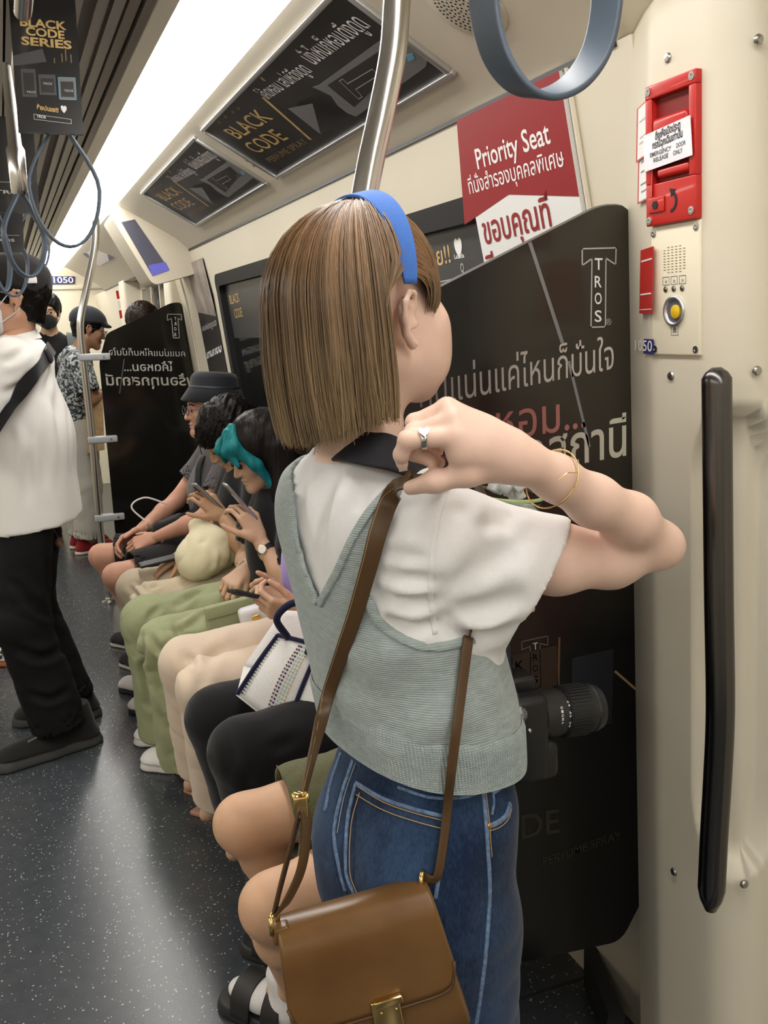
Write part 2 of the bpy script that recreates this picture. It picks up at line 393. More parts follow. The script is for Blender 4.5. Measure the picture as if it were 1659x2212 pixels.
def strip_profile(pts, y0, y1, thick=None):
    """open profile [(x,z)..] extruded along Y, with thickness vector"""
    b = MB(); n = len(pts); v = [(x, y0, z) for x, z in pts] + [(x, y1, z) for x, z in pts]; f = [(i, i + 1, n + i + 1, n + i) for i in range(n - 1)]
    if thick is not None:
        tx, tz = thick; v += [(x + tx, y0, z + tz) for x, z in pts] + [(x + tx, y1, z + tz) for x, z in pts]
        f += [(2*n + i, 3*n + i, 3*n + i + 1, 2*n + i + 1) for i in range(n - 1)]
        f += [(0, n, 3*n, 2*n), (n - 1, 3*n - 1, 4*n - 1, 2*n - 1)]
        f += [(i, 2*n + i, 2*n + i + 1, i + 1) for i in range(n - 1)] + [(n + i, n + i + 1, 3*n + i + 1, 3*n + i) for i in range(n - 1)]
    return b.add(v, f)
def wall_pts(z0, z1, mirror=False):
    zs = [z0] + [z for z in WP[:, 0] if z0 < z < z1] + [z1]
    return [((2*XC - xw(z)) if mirror else xw(z), z) for z in zs]
WZ0, WZ1, WY0, WY1 = .86, 1.665, 1.60, 4.20         # window opening
wr = MB()
for (y0, y1, z0, z1) in ((YN - .05, 5.22, 0, WZ0), (YN - .05, 5.22, WZ1, 1.82), (YN - .05, WY0, WZ0, WZ1), (WY1, 5.22, WZ0, WZ1), (7.2, Y1, 0, 1.82)):
    q = strip_profile(wall_pts(z0, z1), y0, y1, (.05, 0)); wr.add(q.v, q.f)
wall_r = wr.build('wall_right', M_cream, label='cream side wall of the carriage behind the seated passengers', kind='structure')
wl = MB()
q = strip_profile(wall_pts(0, 1.82, True), Y0, Y1, (-.05, 0)); wl.add(q.v, q.f)
wl.build('wall_left', M_cream, label='cream side wall on the far side of the carriage', kind='structure')
MB().box((-1.9, Y0 - .05, 0), (1.12, Y0, 2.2)).build('wall_back', M_cream, label='cream end wall behind the photographer', kind='structure')
# vertical joint strips on the wall
for k, yy in enumerate((1.345, 4.98)):
    pts = [(xw(z) - .004, yy, z) for z in (.86, 1.1, 1.59, 1.815)]
    MB().tube(pts, .005, 6).build('joint_strip', M_cream2, wall_r)

# -------- end wall with gangway door
ew = MB().box((-1.9, Y1, 0), (1.12, Y1 + .06, 2.2)).build('wall_end', M_endw, label='pale cream end wall of the carriage with gangway door', kind='structure')
MB().box((-.75, Y1 - .012, 0), (.36, Y1, 1.88)).build('gangway_door_panel', M_cream, ew)
MB().box((.38, Y1 - .02, 1.885), (1.06, Y1, 1.90)).build('header_strip', M_cream2, ew)
MB().box((.965, Y1 - .016, 0), (.98, Y1, 1.9)).build('joint_strip', M_cream2, ew)
# -------- window
def rrect(y0, y1, z0, z1, r, n=6):
    P = []
    for cy, cz, a0 in ((y1 - r, z1 - r, 0), (y0 + r, z1 - r, 90), (y0 + r, z0 + r, 180), (y1 - r, z0 + r, 270)):
        for i in range(n + 1): a = math.radians(a0 + 90*i/n); P.append((cy + r*math.cos(a), cz + r*math.sin(a)))
    return P
def win_ring(y0, y1, z0, z1, bw, dx0, dx1, r=.07):
    o = rrect(y0, y1, z0, z1, r); i = rrect(y0 + bw, y1 - bw, z0 + bw, z1 - bw, max(.01, r - bw*.6)); n = len(o); v = []
    for P in (o, i):
        for d in (dx0, dx1): v += [(xw(z) + d, y, z) for y, z in P]
    f = []
    for j in range(n):
        k = (j + 1) % n
        f += [(j, k, 2*n + k, 2*n + j), (j, n + j, n + k, k), (2*n + j, 2*n + k, 3*n + k, 3*n + j), (n + j, 3*n + j, 3*n + k, n + k)]
    return v, f
win = empty('window_1', (xw(1.25), 3.0, 1.25), 'wide dark train window with rounded black frame behind the seats', kind='structure')
v, f = win_ring(WY0 - .012, WY1 + .012, WZ0 - .012, WZ1 + .012, .05, -.006, .045); MB().add(v, f).build('window_frame', M_black, win)
YM = 2.95
for k, (a, b_) in enumerate(((WY0, YM), (YM, WY1))):
    pp = rrect(a + .03, b_ - .012 if k == 0 else b_ - .03, WZ0 + .03, WZ1 - .03, .05); vv = [(xw(z) + .022, y, z) for y, z in pp] + [(xw(z) + .028, y, z) for y, z in pp]; n = len(pp)
    MB().add(vv, [tuple(range(n)), tuple(range(n, 2*n))[::-1]] + [(i, (i + 1) % n, n + (i + 1) % n, n + i) for i in range(n)]).build('window_pane', M_glass, win)
MB().add([(xw(z) + d, YM + s*.018, z) for z in (WZ0, 1.1, 1.59, WZ1) for d in (.0, .03) for s in (-1, 1)],
         [(4*i + a, 4*i + b_, 4*i + 4 + b_, 4*i + 4 + a) for i in range(3) for a, b_ in ((0, 1), (1, 3), (3, 2), (2, 0))]).build('mullion', M_black, win)
# -------- ceiling: grille centre, light strips, coves
cz = 2.075
ceil = MB().box((2*XC - .95, Y0, cz + .05), (.95, Y1, cz + .10)).build('ceiling', M_ceil, label='carriage ceiling with long metal air grille slats', kind='structure')
MB().box((2*XC - .20, Y0, cz + .03), (.20, Y1, cz + .05)).build('grille_tray', M_gap, ceil)
slat_me = None
for i in range(9):
    x = .352 - .030*i - (.02 if i >= 4 else 0)
    if slat_me is None:
        o = MB().prism([(-.011, 0), (.011, 0), (.008, .018), (-.008, .018)], (0, Y0, 0), (1, 0, 0), (0, 0, 1), (0, 1, 0), 0, Y1 - Y0).build('grille_slat', M_slat); slat_me = o.data
    else: o = bpy.data.objects.new('grille_slat', slat_me); COL.objects.link(o)
    o.parent = ceil; o.location = (x, 0, cz + (.004 if i % 2 else 0.0))
for mir in (0, 1):
    X = (lambda x: 2*XC - x) if mir else (lambda x: x)
    MB().prism([(X(.075), cz + .03), (X(.075), cz - .005), (X(-.39), cz + .01), (X(-.39), cz + .05)][::(-1 if mir else 1)], (0, Y0, 0), (1, 0, 0), (0, 0, 1), (0, 1, 0), 0, Y1 - Y0).build('ceiling_centre_panel', M_ceil, ceil)
    MB().prism([(X(.385), cz - .03), (X(.385), cz + .05), (X(.362), cz + .05), (X(.362), cz - .005)][::(-1 if mir else 1)], (0, Y0, 0), (1, 0, 0), (0, 0, 1), (0, 1, 0), 0, Y1 - Y0).build('light_flange', M_cream2, ceil)
    if mir:
        prof = [(.88, 1.82), (.82, 1.872), (.60, 2.0), (.562, 2.018), (.562, 2.08), (.95, 2.12), (.95, 1.82)]
        MB().prism([(X(a), b) for a, b in prof][::-1], (0, Y0, 0), (1, 0, 0), (0, 0, 1), (0, 1, 0), 0, Y1 - Y0).build('trim_2', M_cream2, label='cream sloping ceiling cove on the opposite side', kind='structure')
    lp = [(.388, 2.045), (.42, 2.030), (.47, 2.020), (.52, 2.016), (.558, 2.020), (.558, 2.05), (.388, 2.075)]
    M_light = mat('light_diffuser', (.9, .9, .88), .6, emit=((1.0, .966, .918), LIGHT_STRENGTH))
    lt = empty('ceiling_light', (X(.47), 3, 2.03), ('long glowing white light strip beside the ceiling grille' if not mir else 'second glowing light strip above the opposite seats'), 'light strip', 'ceiling light strips')
    MB().prism([(X(a), b) for a, b in lp][::(-1 if mir else 1)], (0, Y0, 0), (1, 0, 0), (0, 0, 1), (0, 1, 0), 0, 9.35 - Y0).build('diffuser', M_light, lt, smooth=True)  # runs past the strip's real end, length added to brighten the far end
prof = [(.88, 1.82), (.82, 1.872), (.60, 2.0), (.562, 2.018), (.562, 2.08), (.95, 2.12), (.95, 1.82)]
YCE = 8.45; YC0 = 1.15                                       # near end of the cove, rounded lower corner
cv = MB(); ys = [YC0 + .07*(1 - math.sin(math.radians(a))) for a in (0, 22, 45, 67, 90)]
secs = []
for y in ys + [YCE]:
    t = 1 - (1 - min(1, (y - YC0)/.07))**2; t = math.sqrt(max(0, t))
    secs.append([(x + (0 if z > 2.0 else 0), z + (1 - t)*(2.02 - z)*(.55 if z < 2.0 else 0)) for x, z in prof])
secs = [s for _, s in sorted(zip(ys + [YCE], secs), key=lambda q: q[0])]; ys2 = sorted(ys + [YCE]); n = len(prof)
cv.add([(x, y, z) for y, s in zip(ys2, secs) for x, z in s], [(i*n + j, (i + 1)*n + j, (i + 1)*n + (j + 1) % n, i*n + (j + 1) % n) for i in range(len(ys2) - 1) for j in range(n)] + [tuple(range(n)), tuple(range((len(ys2) - 1)*n, len(ys2)*n))[::-1]])
cove = cv.build('trim_1', M_cream2, smooth=False, label='cream sloping ceiling cove carrying the advert frames', kind='structure')
MB().box((.876, 1.22, 1.813), (.884, YCE, 1.822)).build('cove_seam', M_darkp, cove)
# header above the near doorway, and the roof over it
hd = MB().prism([(.562, 2.018), (.80, 1.99), (.93, 1.93), (.93, 1.84), (1.02, 1.84), (1.02, 2.12), (.562, 2.12)], (0, Y0, 0), (1, 0, 0), (0, 0, 1), (0, 1, 0), 0, YC0 + .02 - Y0)
hd.build('trim_3', M_cream2, label='cream header panel over the doorway at the right', kind='structure')
# -------- near doorway: pillar with handle recess, door leaf
PZ = lambda z: -.04*(z - 1.5)
def pillar_geo(ycorn=1.11, flip=1, y_base=0.0, groove=True):
    """plan polyline from behind the screen, along the aisle face and round into the door reveal"""
    pl = [(.99, 1.30), (.915, 1.228), (.872, 1.130), (.863, 1.112), (.860, 1.10)]
    pl += [(.86, y) for y in np.linspace(1.09, 1.0, 26)]
    pl += [(.86 + .055*(1 - math.cos(t)), .995 - .06*math.sin(t)) for t in np.linspace(0.04, math.pi/2, 30)]
    pl += [(x, .935) for x in np.linspace(.918, 1.10, 24)]
    pl = np.array(pl); zs = np.concatenate([np.linspace(0, .55, 6), np.linspace(.57, 1.40, 60), np.linspace(1.42, 1.80, 8), [1.825, 1.845, 1.858, 1.865]])
    T = np.gradient(pl, axis=0); T /= np.linalg.norm(T, axis=1)[:, None]; Nn = np.stack([T[:, 1], -T[:, 0]], 1)   # pointing into the carriage?
    if Nn[10][0] > 0: Nn = -Nn
    s = np.concatenate([[0], np.cumsum(np.linalg.norm(np.diff(pl, axis=0), axis=1))])
    sc = s[np.argmin(np.abs(pl[:, 0] - .872) + np.abs(pl[:, 1] - .952))]
    V = []
    for z in zs:
        top = max(0, (z - 1.80)/.065); inset = .05*(1 - math.sqrt(max(0, 1 - top*top)))
        hw = .072 if .74 < z < 1.20 else .072*math.sqrt(max(0, 1 - (((z - 1.20)/.10) if z > 1.20 else ((.74 - z)/.12))**2))
        for i, (x, y) in enumerate(pl):
            g = 0.0
            if groove and hw > 0.004:
                q = abs(s[i] - sc)/hw
                q = np.clip((q - .84)/.18, 0, 1); g = .036*min(1, hw/.03)*(1 - q*q*(3 - 2*q))
            d = -(g + inset)*Nn[i]; V.append((x + PZ(z) + d[0], y + d[1], z))
    m = len(pl); F = [(k*m + i, (k + 1)*m + i, (k + 1)*m + i + 1, k*m + i + 1) for k in range(len(zs) - 1) for i in range(m - 1)]
    F.append(tuple((len(zs) - 1)*m + i for i in range(m))[::-1])
    return V, F
v, f = pillar_geo(); pillar = MB().add(v, f).build('trim_4', M_cream, smooth=True, label='cream door pillar with a recess behind the steel handrail', kind='structure')
MB().box((.99, YC0 - 1.95 + .02, 0), (1.02, .935, 1.86)).build('door_1', M_cream, label='closed sliding door of the carriage at the right', kind='structure')
for (px, py) in ((1443, 125), (1450, 812), (1456, 1883)):
    p = onX(px, py, .86 + PZ(1.2) - .001); p = onX(px, py, .86 + PZ(p[2]))
    MB().lathe(p, (-1, 0, 0), [(-.002, .0065), (.001, .0065), (.003, .005), (.0034, .002)], 12).build('screw', M_screw, pillar)
for (px, py) in ((1639, 85), (1636, 801), (1608, 1910)):
    p = onY(px, py, .934); MB().lathe(p, (0, -1, 0), [(-.002, .0065), (.001, .0065), (.003, .005), (.0034, .002)], 12).build('screw', M_screw, pillar)
# dark curved coving where floor meets the pillar foot
MB().prism([(1.06, 1.50), (.99, 1.30), (.915, 1.226), (.872, 1.118), (.868, .99), (.90, .925), (1.05, .925), (1.05, .90), (.885, .90), (.845, .985), (.848, 1.125), (.893, 1.24), (.965, 1.32), (1.03, 1.50)], (0, 0, 0), (1, 0, 0), (0, 1, 0), (0, 0, 1), 0.0, .09).build('baseboard_right', M_darkp, label='black rubber skirting round the foot of the door pillar', kind='structure')
# -------- far doorway beyond the far screen
fp = MB()
for (y0, y1) in ((5.16, 5.36), (7.10, 7.40)): fp.box((.87, y0, 0), (1.06, y1, 1.84), .02)
fp.build('trim_5', M_cream, label='cream pillars of the far doorway', kind='structure')
fd = MB().box((.985, 5.36, 0), (1.02, 7.1, 1.84)).build('door_2', M_cream, label='far sliding door with tall dark glass', kind='structure')
for k in range(2): MB().box((.975, 5.45 + .80*k, .75), (.986, 6.15 + .80*k, 1.75), .01).build('door_glass', M_glass, fd)
# ============================================================ fixtures: adverts, screens, poles, straps, signs
CN = unit(A(-.128, 0, -.22)); CO = A(.82, 0, 1.872)
def CP(px, py, off=0.0): return onP(px, py, CO + CN*off, CN)
CT = unit(A(-.22, 0, .128))                       # up the slope of the cove
M_ink = mat('advert_black_print', (.028, .026, .026), .35, noise=(6, .35))
M_gold = mat('gold_print', (.62, .42, .16), .4, noise=(30, .25))
M_goldd = mat('dark_gold_print', (.30, .20, .09), .45)
M_white = mat('white_print', (.86, .85, .84), .45)
M_pale = mat('pale_grey_print', (.48, .47, .46), .45)
M_dgrey = mat('charcoal_print', (.075, .075, .08), .4)
M_mgrey = mat('mid_grey_print', (.20, .20, .205), .4)
M_blue = mat('blue_print', (.02, .025, .20), .4)
M_lblue = mat('light_blue_print', (.15, .42, .60), .4)
def quad_on(parent, pts, N, m, off=.0006, name='printed_shape', th=.0005):
    n = len(pts); N = np.asarray(N); v = [np.asarray(p) + N*(off) for p in pts] + [np.asarray(p) + N*(off - th) for p in pts]
    f = [tuple(range(n)), tuple(range(n, 2*n))[::-1]] + [(i, n + i, n + (i + 1) % n, (i + 1) % n) for i in range(n)]
    return mesh_obj(name, v, f, m, parent, smooth=False)
def line_on(parent, a, b, w, N, m, off=.0009, name='printed_line'):
    a, b, N = map(np.asarray, (a, b, N)); s = unit(np.cross(b - a, N))*w/2
    return quad_on(parent, [a - s, b - s, b + s, a + s], N, m, off, name)
def outline_on(parent, pts, w, N, m, off=.0009, closed=True, name='printed_outline'):
    """one thin line round a polygon, a single part"""
    b = MB(); N = np.asarray(N, float); n = len(pts)
    for i in range(n if closed else n - 1):
        a, c = np.asarray(pts[i]), np.asarray(pts[(i + 1) % n]); s = unit(np.cross(c - a, N))*w/2; e = unit(c - a)*w/2
        b.add([a - s - e + N*off, c - s + e + N*off, c + s + e + N*off, a + s - e + N*off], [(0, 1, 2, 3)])
    return b.build(name, m, parent)
# ---------- two framed adverts on the cove
def uv0(px, py):
    p = CP(px, py); return (p[1] - 2.80)/(1.615 - 2.80), np.dot(p - A(CO[0], p[1], CO[2]), CT)/.257
def cove_advert(y0, y1, label, group):
    """y0 = far end, y1 = near end"""
    C = lambda y, s, off=0: A(CO[0], y, CO[2]) + CT*s + CN*off          # s: 0 bottom edge .. .255 top
    H = .257
    e = empty('framed_advert', C((y0 + y1)/2, H/2), label, 'advert', group)
    def P(u, v, off=0): return C(y0 + (y1 - y0)*u, H*v, off)            # u left->right in the picture, v bottom->top
    R = np.array([A(0, 1, 0), CT, CN])
    for (u0, v0, u1, v1) in ((0, 0, 1, .045), (0, .955, 1, 1), (0, .045, .014, .955), (.986, .045, 1, .955)):
        c = P((u0 + u1)/2, (v0 + v1)/2, .004); MB().obox(c, R, A(abs(y1 - y0)*(u1 - u0)/2, H*(v1 - v0)/2, .006), .002).build('frame_rail', M_alu, e)
    quad_on(e, [P(.012, .04), P(.988, .04), P(.988, .96), P(.012, .96)], CN, M_ink, .002, 'printed_panel')
    o = .0025
    Q = lambda px, py: uv0(px, py)
    def T(t, a, b, h, m, bold=.012, sh=0.0):
        (ua, va), (ub, vb) = Q(*a), Q(*b); text_on(e, t, P(ua, va), P(ub, vb), CT + A(0, -.35, 0)*0 + (P(1, 0) - P(0, 0))/np.linalg.norm(P(1, 0) - P(0, 0))*sh, h, m, CN, bold, off=o)
    def poly(pts, m, off, name='printed_shape'): quad_on(e, [P(*Q(*q)) for q in pts], CN, m, off, name)
    T('BLACK', (517, 299), (592, 254), .050, M_gold, .006, -.25); T('CODE', (558, 330), (625, 297), .050, M_gold, .006, -.25); T('PERFUME SPRAY', (588, 350), (668, 306), .022, M_goldd, .0, -.2)
    line_on(e, P(*Q(569, 209)), P(*Q(672, 300)), .011, CN, M_gold, o); line_on(e, P(*Q(564, 165)), P(*Q(573, 173)), .010, CN, M_gold, o)
    T('โค้ดหอม เสน่ห์ดึงดูด', (580, 213), (676, 152), .036, M_white, .004, -.2); T('นั่งไหนก็หอมดึงดูด', (682, 138), (802, 54), .044, M_white, .004, -.2)
    poly([(623, 233), (676, 222), (694, 289)], M_mgrey, .0022); poly([(640, 222), (728, 180), (760, 245), (694, 288)], M_dgrey, .0020)
    poly([(676, 186), (690, 182), (840, 72), (905, 96), (925, 122), (921, 142), (770, 250), (752, 243), (730, 226), (716, 205)], M_mgrey, .0024); poly([(708, 182), (838, 96), (868, 135), (766, 229)], M_ink, .0028)
    outline_on(e, [P(*Q(*q)) for q in ((734, 172), (742, 168), (752, 178), (806, 146), (818, 160), (770, 190), (784, 206), (776, 211))], .002, CN, M_pale, .0032); T('TROS', (764, 193), (803, 169), .020, M_white, .01)
    T('x', (812, 142), (820, 136), .018, M_pale); poly([(878, 116), (892, 112), (898, 124), (884, 130)], M_lblue, .0032); poly([(845, 140), (868, 124), (874, 134), (852, 150)], M_dgrey, .003)
    for q in ((470, 262), (484, 250), (500, 240), (512, 232), (530, 345), (545, 356)): poly([q, (q[0] + 5, q[1] + 4), (q[0] + 8, q[1] + 1), (q[0] + 3, q[1] - 3)], M_goldd, .0024, 'printed_dot')
    return e
cove_advert(2.80, 1.615, 'larger nearer framed BLACK CODE perfume advert on the sloping cove', 'framed cove adverts')
cove_advert(4.045, 2.905, 'farther framed BLACK CODE advert beside the display box', 'framed cove adverts')
# ---------- round speaker grille
sp_c = CP(1006, 12); e = empty('ceiling_speaker', sp_c, 'round perforated speaker grille in the cove next to advert', 'speaker')
MB().lathe(sp_c, CN, [(-.001, .074), (.002, .074), (.003, .070), (.0032, .001)], 40).build('grille_plate', M_cream2, e)
dots = MB(); s1 = A(0, 1, 0)
for r in range(1, 8):
    k = 6*r
    for i in range(k):
        a = 2*math.pi*i/k + r*.2; c = sp_c + (s1*math.cos(a) + CT*math.sin(a))*.0082*r + CN*.0035
        dots.add([c + (s1*math.cos(t) + CT*math.sin(t))*.0023 for t in np.linspace(0, 2*math.pi, 7)[:-1]], [tuple(range(6))])
prep(dots.build('perforations', M_black, e), kind='stuff')
# ---------- draught screens
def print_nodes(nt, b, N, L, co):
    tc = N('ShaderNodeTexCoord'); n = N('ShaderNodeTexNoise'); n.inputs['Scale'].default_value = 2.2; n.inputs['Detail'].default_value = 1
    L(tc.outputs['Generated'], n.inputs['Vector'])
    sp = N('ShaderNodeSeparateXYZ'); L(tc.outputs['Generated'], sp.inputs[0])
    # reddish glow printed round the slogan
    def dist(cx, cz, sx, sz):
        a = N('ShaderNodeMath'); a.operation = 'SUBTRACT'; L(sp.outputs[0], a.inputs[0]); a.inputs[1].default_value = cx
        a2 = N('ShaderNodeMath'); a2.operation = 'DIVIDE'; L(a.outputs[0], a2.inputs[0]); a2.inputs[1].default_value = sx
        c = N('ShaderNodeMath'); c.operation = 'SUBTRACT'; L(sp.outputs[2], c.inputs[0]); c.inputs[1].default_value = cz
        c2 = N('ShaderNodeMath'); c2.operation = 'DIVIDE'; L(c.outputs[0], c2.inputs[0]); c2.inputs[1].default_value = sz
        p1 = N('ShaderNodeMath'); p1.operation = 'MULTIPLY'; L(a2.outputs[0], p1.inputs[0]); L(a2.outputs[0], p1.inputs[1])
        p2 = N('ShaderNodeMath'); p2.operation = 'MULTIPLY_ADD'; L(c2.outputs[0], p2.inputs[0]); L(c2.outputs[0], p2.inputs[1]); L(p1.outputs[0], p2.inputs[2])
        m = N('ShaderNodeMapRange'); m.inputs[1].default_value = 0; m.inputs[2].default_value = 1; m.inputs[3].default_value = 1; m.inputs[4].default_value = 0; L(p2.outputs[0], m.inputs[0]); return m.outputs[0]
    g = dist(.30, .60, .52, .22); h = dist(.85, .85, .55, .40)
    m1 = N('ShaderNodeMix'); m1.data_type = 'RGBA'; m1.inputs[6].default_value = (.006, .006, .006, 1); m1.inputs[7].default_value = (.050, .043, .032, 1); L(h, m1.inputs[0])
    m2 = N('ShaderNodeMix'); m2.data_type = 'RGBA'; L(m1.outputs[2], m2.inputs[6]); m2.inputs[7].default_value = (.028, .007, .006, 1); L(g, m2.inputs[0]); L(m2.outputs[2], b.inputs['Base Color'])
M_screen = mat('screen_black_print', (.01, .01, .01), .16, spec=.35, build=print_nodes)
M_screenb = mat('screen_black_back', (.010, .009, .007), .10, spec=.5)
SY = -A(0, 1, 0)
def rounded(poly, r, n=5):
    P = [np.array(p, float) for p in poly]; out = []
    for i in range(len(P)):
        a, b, c = P[i - 1], P[i], P[(i + 1) % len(P)]; rr = min(r, .45*np.linalg.norm(a - b), .45*np.linalg.norm(c - b)); p0 = b + unit(a - b)*rr; p1 = b + unit(c - b)*rr
        for t in np.linspace(0, 1, n): out.append((1 - t)**2*p0 + 2*t*(1 - t)*b + t*t*p1)
    return [tuple(q) for q in out]
XS = .468                                         # aisle edge of the screens
def screen_poly(zb=.34): return rounded([(XS, 1.30), (XS + .05, 1.443), (.865, 1.592), (.918, 1.592), (.965, 1.10), (1.0, .44), (.925, zb - .02), (XS, zb + .03)], .025)
ns = empty('draught_screen', (.7, YN, 0), 'near black advert draught screen reading TROS behind the standing woman', 'partition', 'draught screens')
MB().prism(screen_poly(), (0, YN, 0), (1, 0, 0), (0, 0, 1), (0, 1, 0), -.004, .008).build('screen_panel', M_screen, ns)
ed = [(x, YN + .002, z) for x, z in screen_poly()]
MB().tube([ed[i] for i in range(5, 20)], .0028, 6).build('edge_trim', mat('screen_edge', (.16, .15, .14), .4), ns)
N_ = SY; O_ = .0046
def SP(px, py): return onY(px, py, YN)
def reflection_fade_nodes(c0, c1, x0, x1):  # letters fade along x: reflection on the screen painted into their colour
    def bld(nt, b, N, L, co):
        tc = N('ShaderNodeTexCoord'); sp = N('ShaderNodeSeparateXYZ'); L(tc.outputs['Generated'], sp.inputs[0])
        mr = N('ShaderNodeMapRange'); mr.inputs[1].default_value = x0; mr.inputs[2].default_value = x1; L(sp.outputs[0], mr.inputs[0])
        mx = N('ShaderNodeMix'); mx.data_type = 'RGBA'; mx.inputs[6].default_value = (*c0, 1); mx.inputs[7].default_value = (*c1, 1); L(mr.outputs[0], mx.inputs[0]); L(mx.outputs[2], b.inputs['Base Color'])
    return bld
M_sl1 = mat('slogan_rose_white_reflection_fade', (.5, .4, .4), .4, build=reflection_fade_nodes((.09, .07, .075), (.62, .56, .50), 0, 1))
M_sl2 = mat('slogan_red_reflection_fade', (.3, .1, .1), .4, build=reflection_fade_nodes((.12, .02, .02), (.42, .16, .14), .1, 1))
M_sl3 = mat('slogan_red_white_reflection_fade', (.6, .6, .6), .4, build=reflection_fade_nodes((.10, .03, .025), (.74, .70, .58), .35, 1))
def stext(t, a, b, hpx, m, bold=.0, vs=0): 
    p0, p1 = SP(*a), SP(*b); h = hpx*1.5/2000; text_on(ns, t, p0, p1, A(-.02, 0, 1), h, m, N_, bold, off=O_, vshift=vs)
# slanted three-line slogan
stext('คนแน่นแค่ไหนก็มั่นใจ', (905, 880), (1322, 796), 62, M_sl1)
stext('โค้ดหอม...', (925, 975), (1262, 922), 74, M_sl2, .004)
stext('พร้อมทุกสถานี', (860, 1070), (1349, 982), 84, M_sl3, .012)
# outlined T logo with vertical letters
def spt(pts): return [SP(*p) for p in pts]
outline_on(ns, spt([(1254, 538), (1327, 536), (1326, 572), (1305, 558), (1304, 706), (1273, 707), (1275, 559), (1254, 574)]), .0022, N_, M_pale, O_)
for ch, y in zip('TROS', (583, 621, 657, 695)): stext(ch, (1281, y), (1296 if ch != 'T' else 1298, y), 24, M_white, .01)
stext('®', (1305, 702), (1317, 702), 13, M_pale)
line_on(ns, SP(1141, 524), SP(1212, 742), .006, N_, M_mgrey, O_); line_on(ns, SP(1225, 780), SP(1270, 965), .005, N_, M_mgrey, O_)
# lower advert picture: dim perfume box
quad_on(ns, spt([(1085, 1420), (1200, 1392), (1203, 1490), (1088, 1520)]), N_, mat('brown_print', (.030, .014, .010), .3), O_)
quad_on(ns, spt([(1232, 1420), (1322, 1400), (1318, 1560), (1230, 1590)]), N_, mat('box_print', (.014, .016, .022), .25), O_)
line_on(ns, SP(1205, 1375), SP(1203, 1480), .004, N_, mat('copper_print', (.12, .055, .03), .3), O_)
line_on(ns, SP(1325, 1448), SP(1385, 1500), .004, N_, M_goldd, O_)
outline_on(ns, spt([(1124, 1384), (1180, 1372), (1180, 1392), (1163, 1388), (1165, 1482), (1143, 1488), (1142, 1394), (1124, 1402)]), .0014, N_, mat('rose_print', (.20, .12, .09), .4), O_)
for ch, y in zip('TROS', (1402, 1426, 1450, 1474)): stext(ch, (1148, y), (1159, y - 2), 16, M_pale, .01)
stext('CK', (1090, 1450), (1128, 1442), 20, mat('rose_print', (.2, .12, .09)), .01)
stext('CODE', (1010, 1830), (1205, 1795), 62, mat('faint_gold_print', (.020, .016, .011), .4), .01)
stext('PERFUME SPRAY', (1170, 1868), (1338, 1808), 22, mat('faint_gold_print', (.02, .016, .011)), .01)
# far screen: the same print seen from behind, mirrored
fs = empty('draught_screen', (.7, YF, 0), 'far black draught screen with mirrored lettering beside the bucket hat man', 'partition', 'draught screens')
MB().prism(screen_poly(), (0, YF, 0), (1, 0, 0), (0, 0, 1), (0, 1, 0), -.006, .006).build('screen_panel', M_screenb, fs)
def FP(px, py): return onY(px, py, YF)
def ftext(t, a, b, hpx, m, bold=0.0): text_on(fs, t, FP(*a), FP(*b), A(-.03, 0, 1), hpx*5.2/2000, m, SY, bold, off=.0066, mirror=True)
ftext('คนแน่นแค่ไหนก็มั่นใจ', (236, 767), (400, 770), 13, M_pale); ftext('โค้ดหอม...', (268, 801), (374, 801), 17, M_pale, .01); ftext('พร้อมทุกสถานี', (230, 832), (425, 832), 21, mat('worn_silver_print', (.42, .40, .34), .4), .014)
fpt = lambda pts: [FP(*p) for p in pts]
outline_on(fs, fpt([(361, 679), (391, 679), (392, 692), (384, 688), (387, 730), (374, 730), (370, 688), (361, 692)]), .004, SY, M_pale, .0066)
for ch, y in zip('TROS', (692, 703, 714, 726)): ftext(ch, (376, y), (381, y), 7, M_white, .01)
line_on(fs, FP(258, 850), FP(268, 775), .006, SY, M_dgrey, .0066)
# ---------- poles on the screens' aisle edge
def pole(name, pts, r, label, Ys, brackets):
    e = empty(name, A(pts[-1][0], pts[-1][1], 0), label, 'pole', 'steel grab poles')
    MB().tube(spline(pts, 46), r, 18).build('tube', M_steel, e, smooth=True)
    b = pts[-1]; MB().lathe((b[0], b[1], 0), (0, 0, 1), [(0, .04), (.012, .04), (.02, r + .004), (.03, r + .002)], 20).build('floor_flange', M_steel, e)
    for z in brackets:
        x = float(np.interp(z, [p[2] for p in pts][::-1], [p[0] for p in pts][::-1]))
        MB().box((x - .022, Ys - .03, z - .018), (XS + .055, Ys + .022, z + .018), .007).build('clamp', M_grey, e)
        MB().lathe((XS + .022, Ys - .031, z), (0, -1, 0), [(0, .006), (.002, .005)], 10).build('clamp_screw', M_screw, e)
fpp = [onY(205, 500, YF), onY(203, 545, YF), onY(190, 610, YF), onY(176, 680, YF), onY(174, 720, YF), onY(181, 785, YF), onY(200, 955, YF), onY(217, 1150, YF), onY(237, 1303, YF)]
fpp = [A(.52, YF, 2.06), A(.51, YF, 1.95)] + fpp[1:-1] + [A(.405, YF, 0)]
pole('grab_pole', fpp, .019, 'bent steel pole clamped to the far black screen', YF, (1.325, .895, .475))
dY = YN - YF
npp = [A(.535, YN, 2.06), onY(858, -70, YN), onY(856, 20, YN), onY(848, 120, YN), onY(825, 240, YN), onY(801, 350, YN), onY(783, 450, YN), A(.447, YN, 1.45), A(.43, YN, 1.30), A(.432, YN, .9), A(.43, YN, .45), A(.428, YN, 0)]
pole('grab_pole', npp, .0185, 'bent steel pole rising behind the blue headband', YN, (1.20, .895, .475))
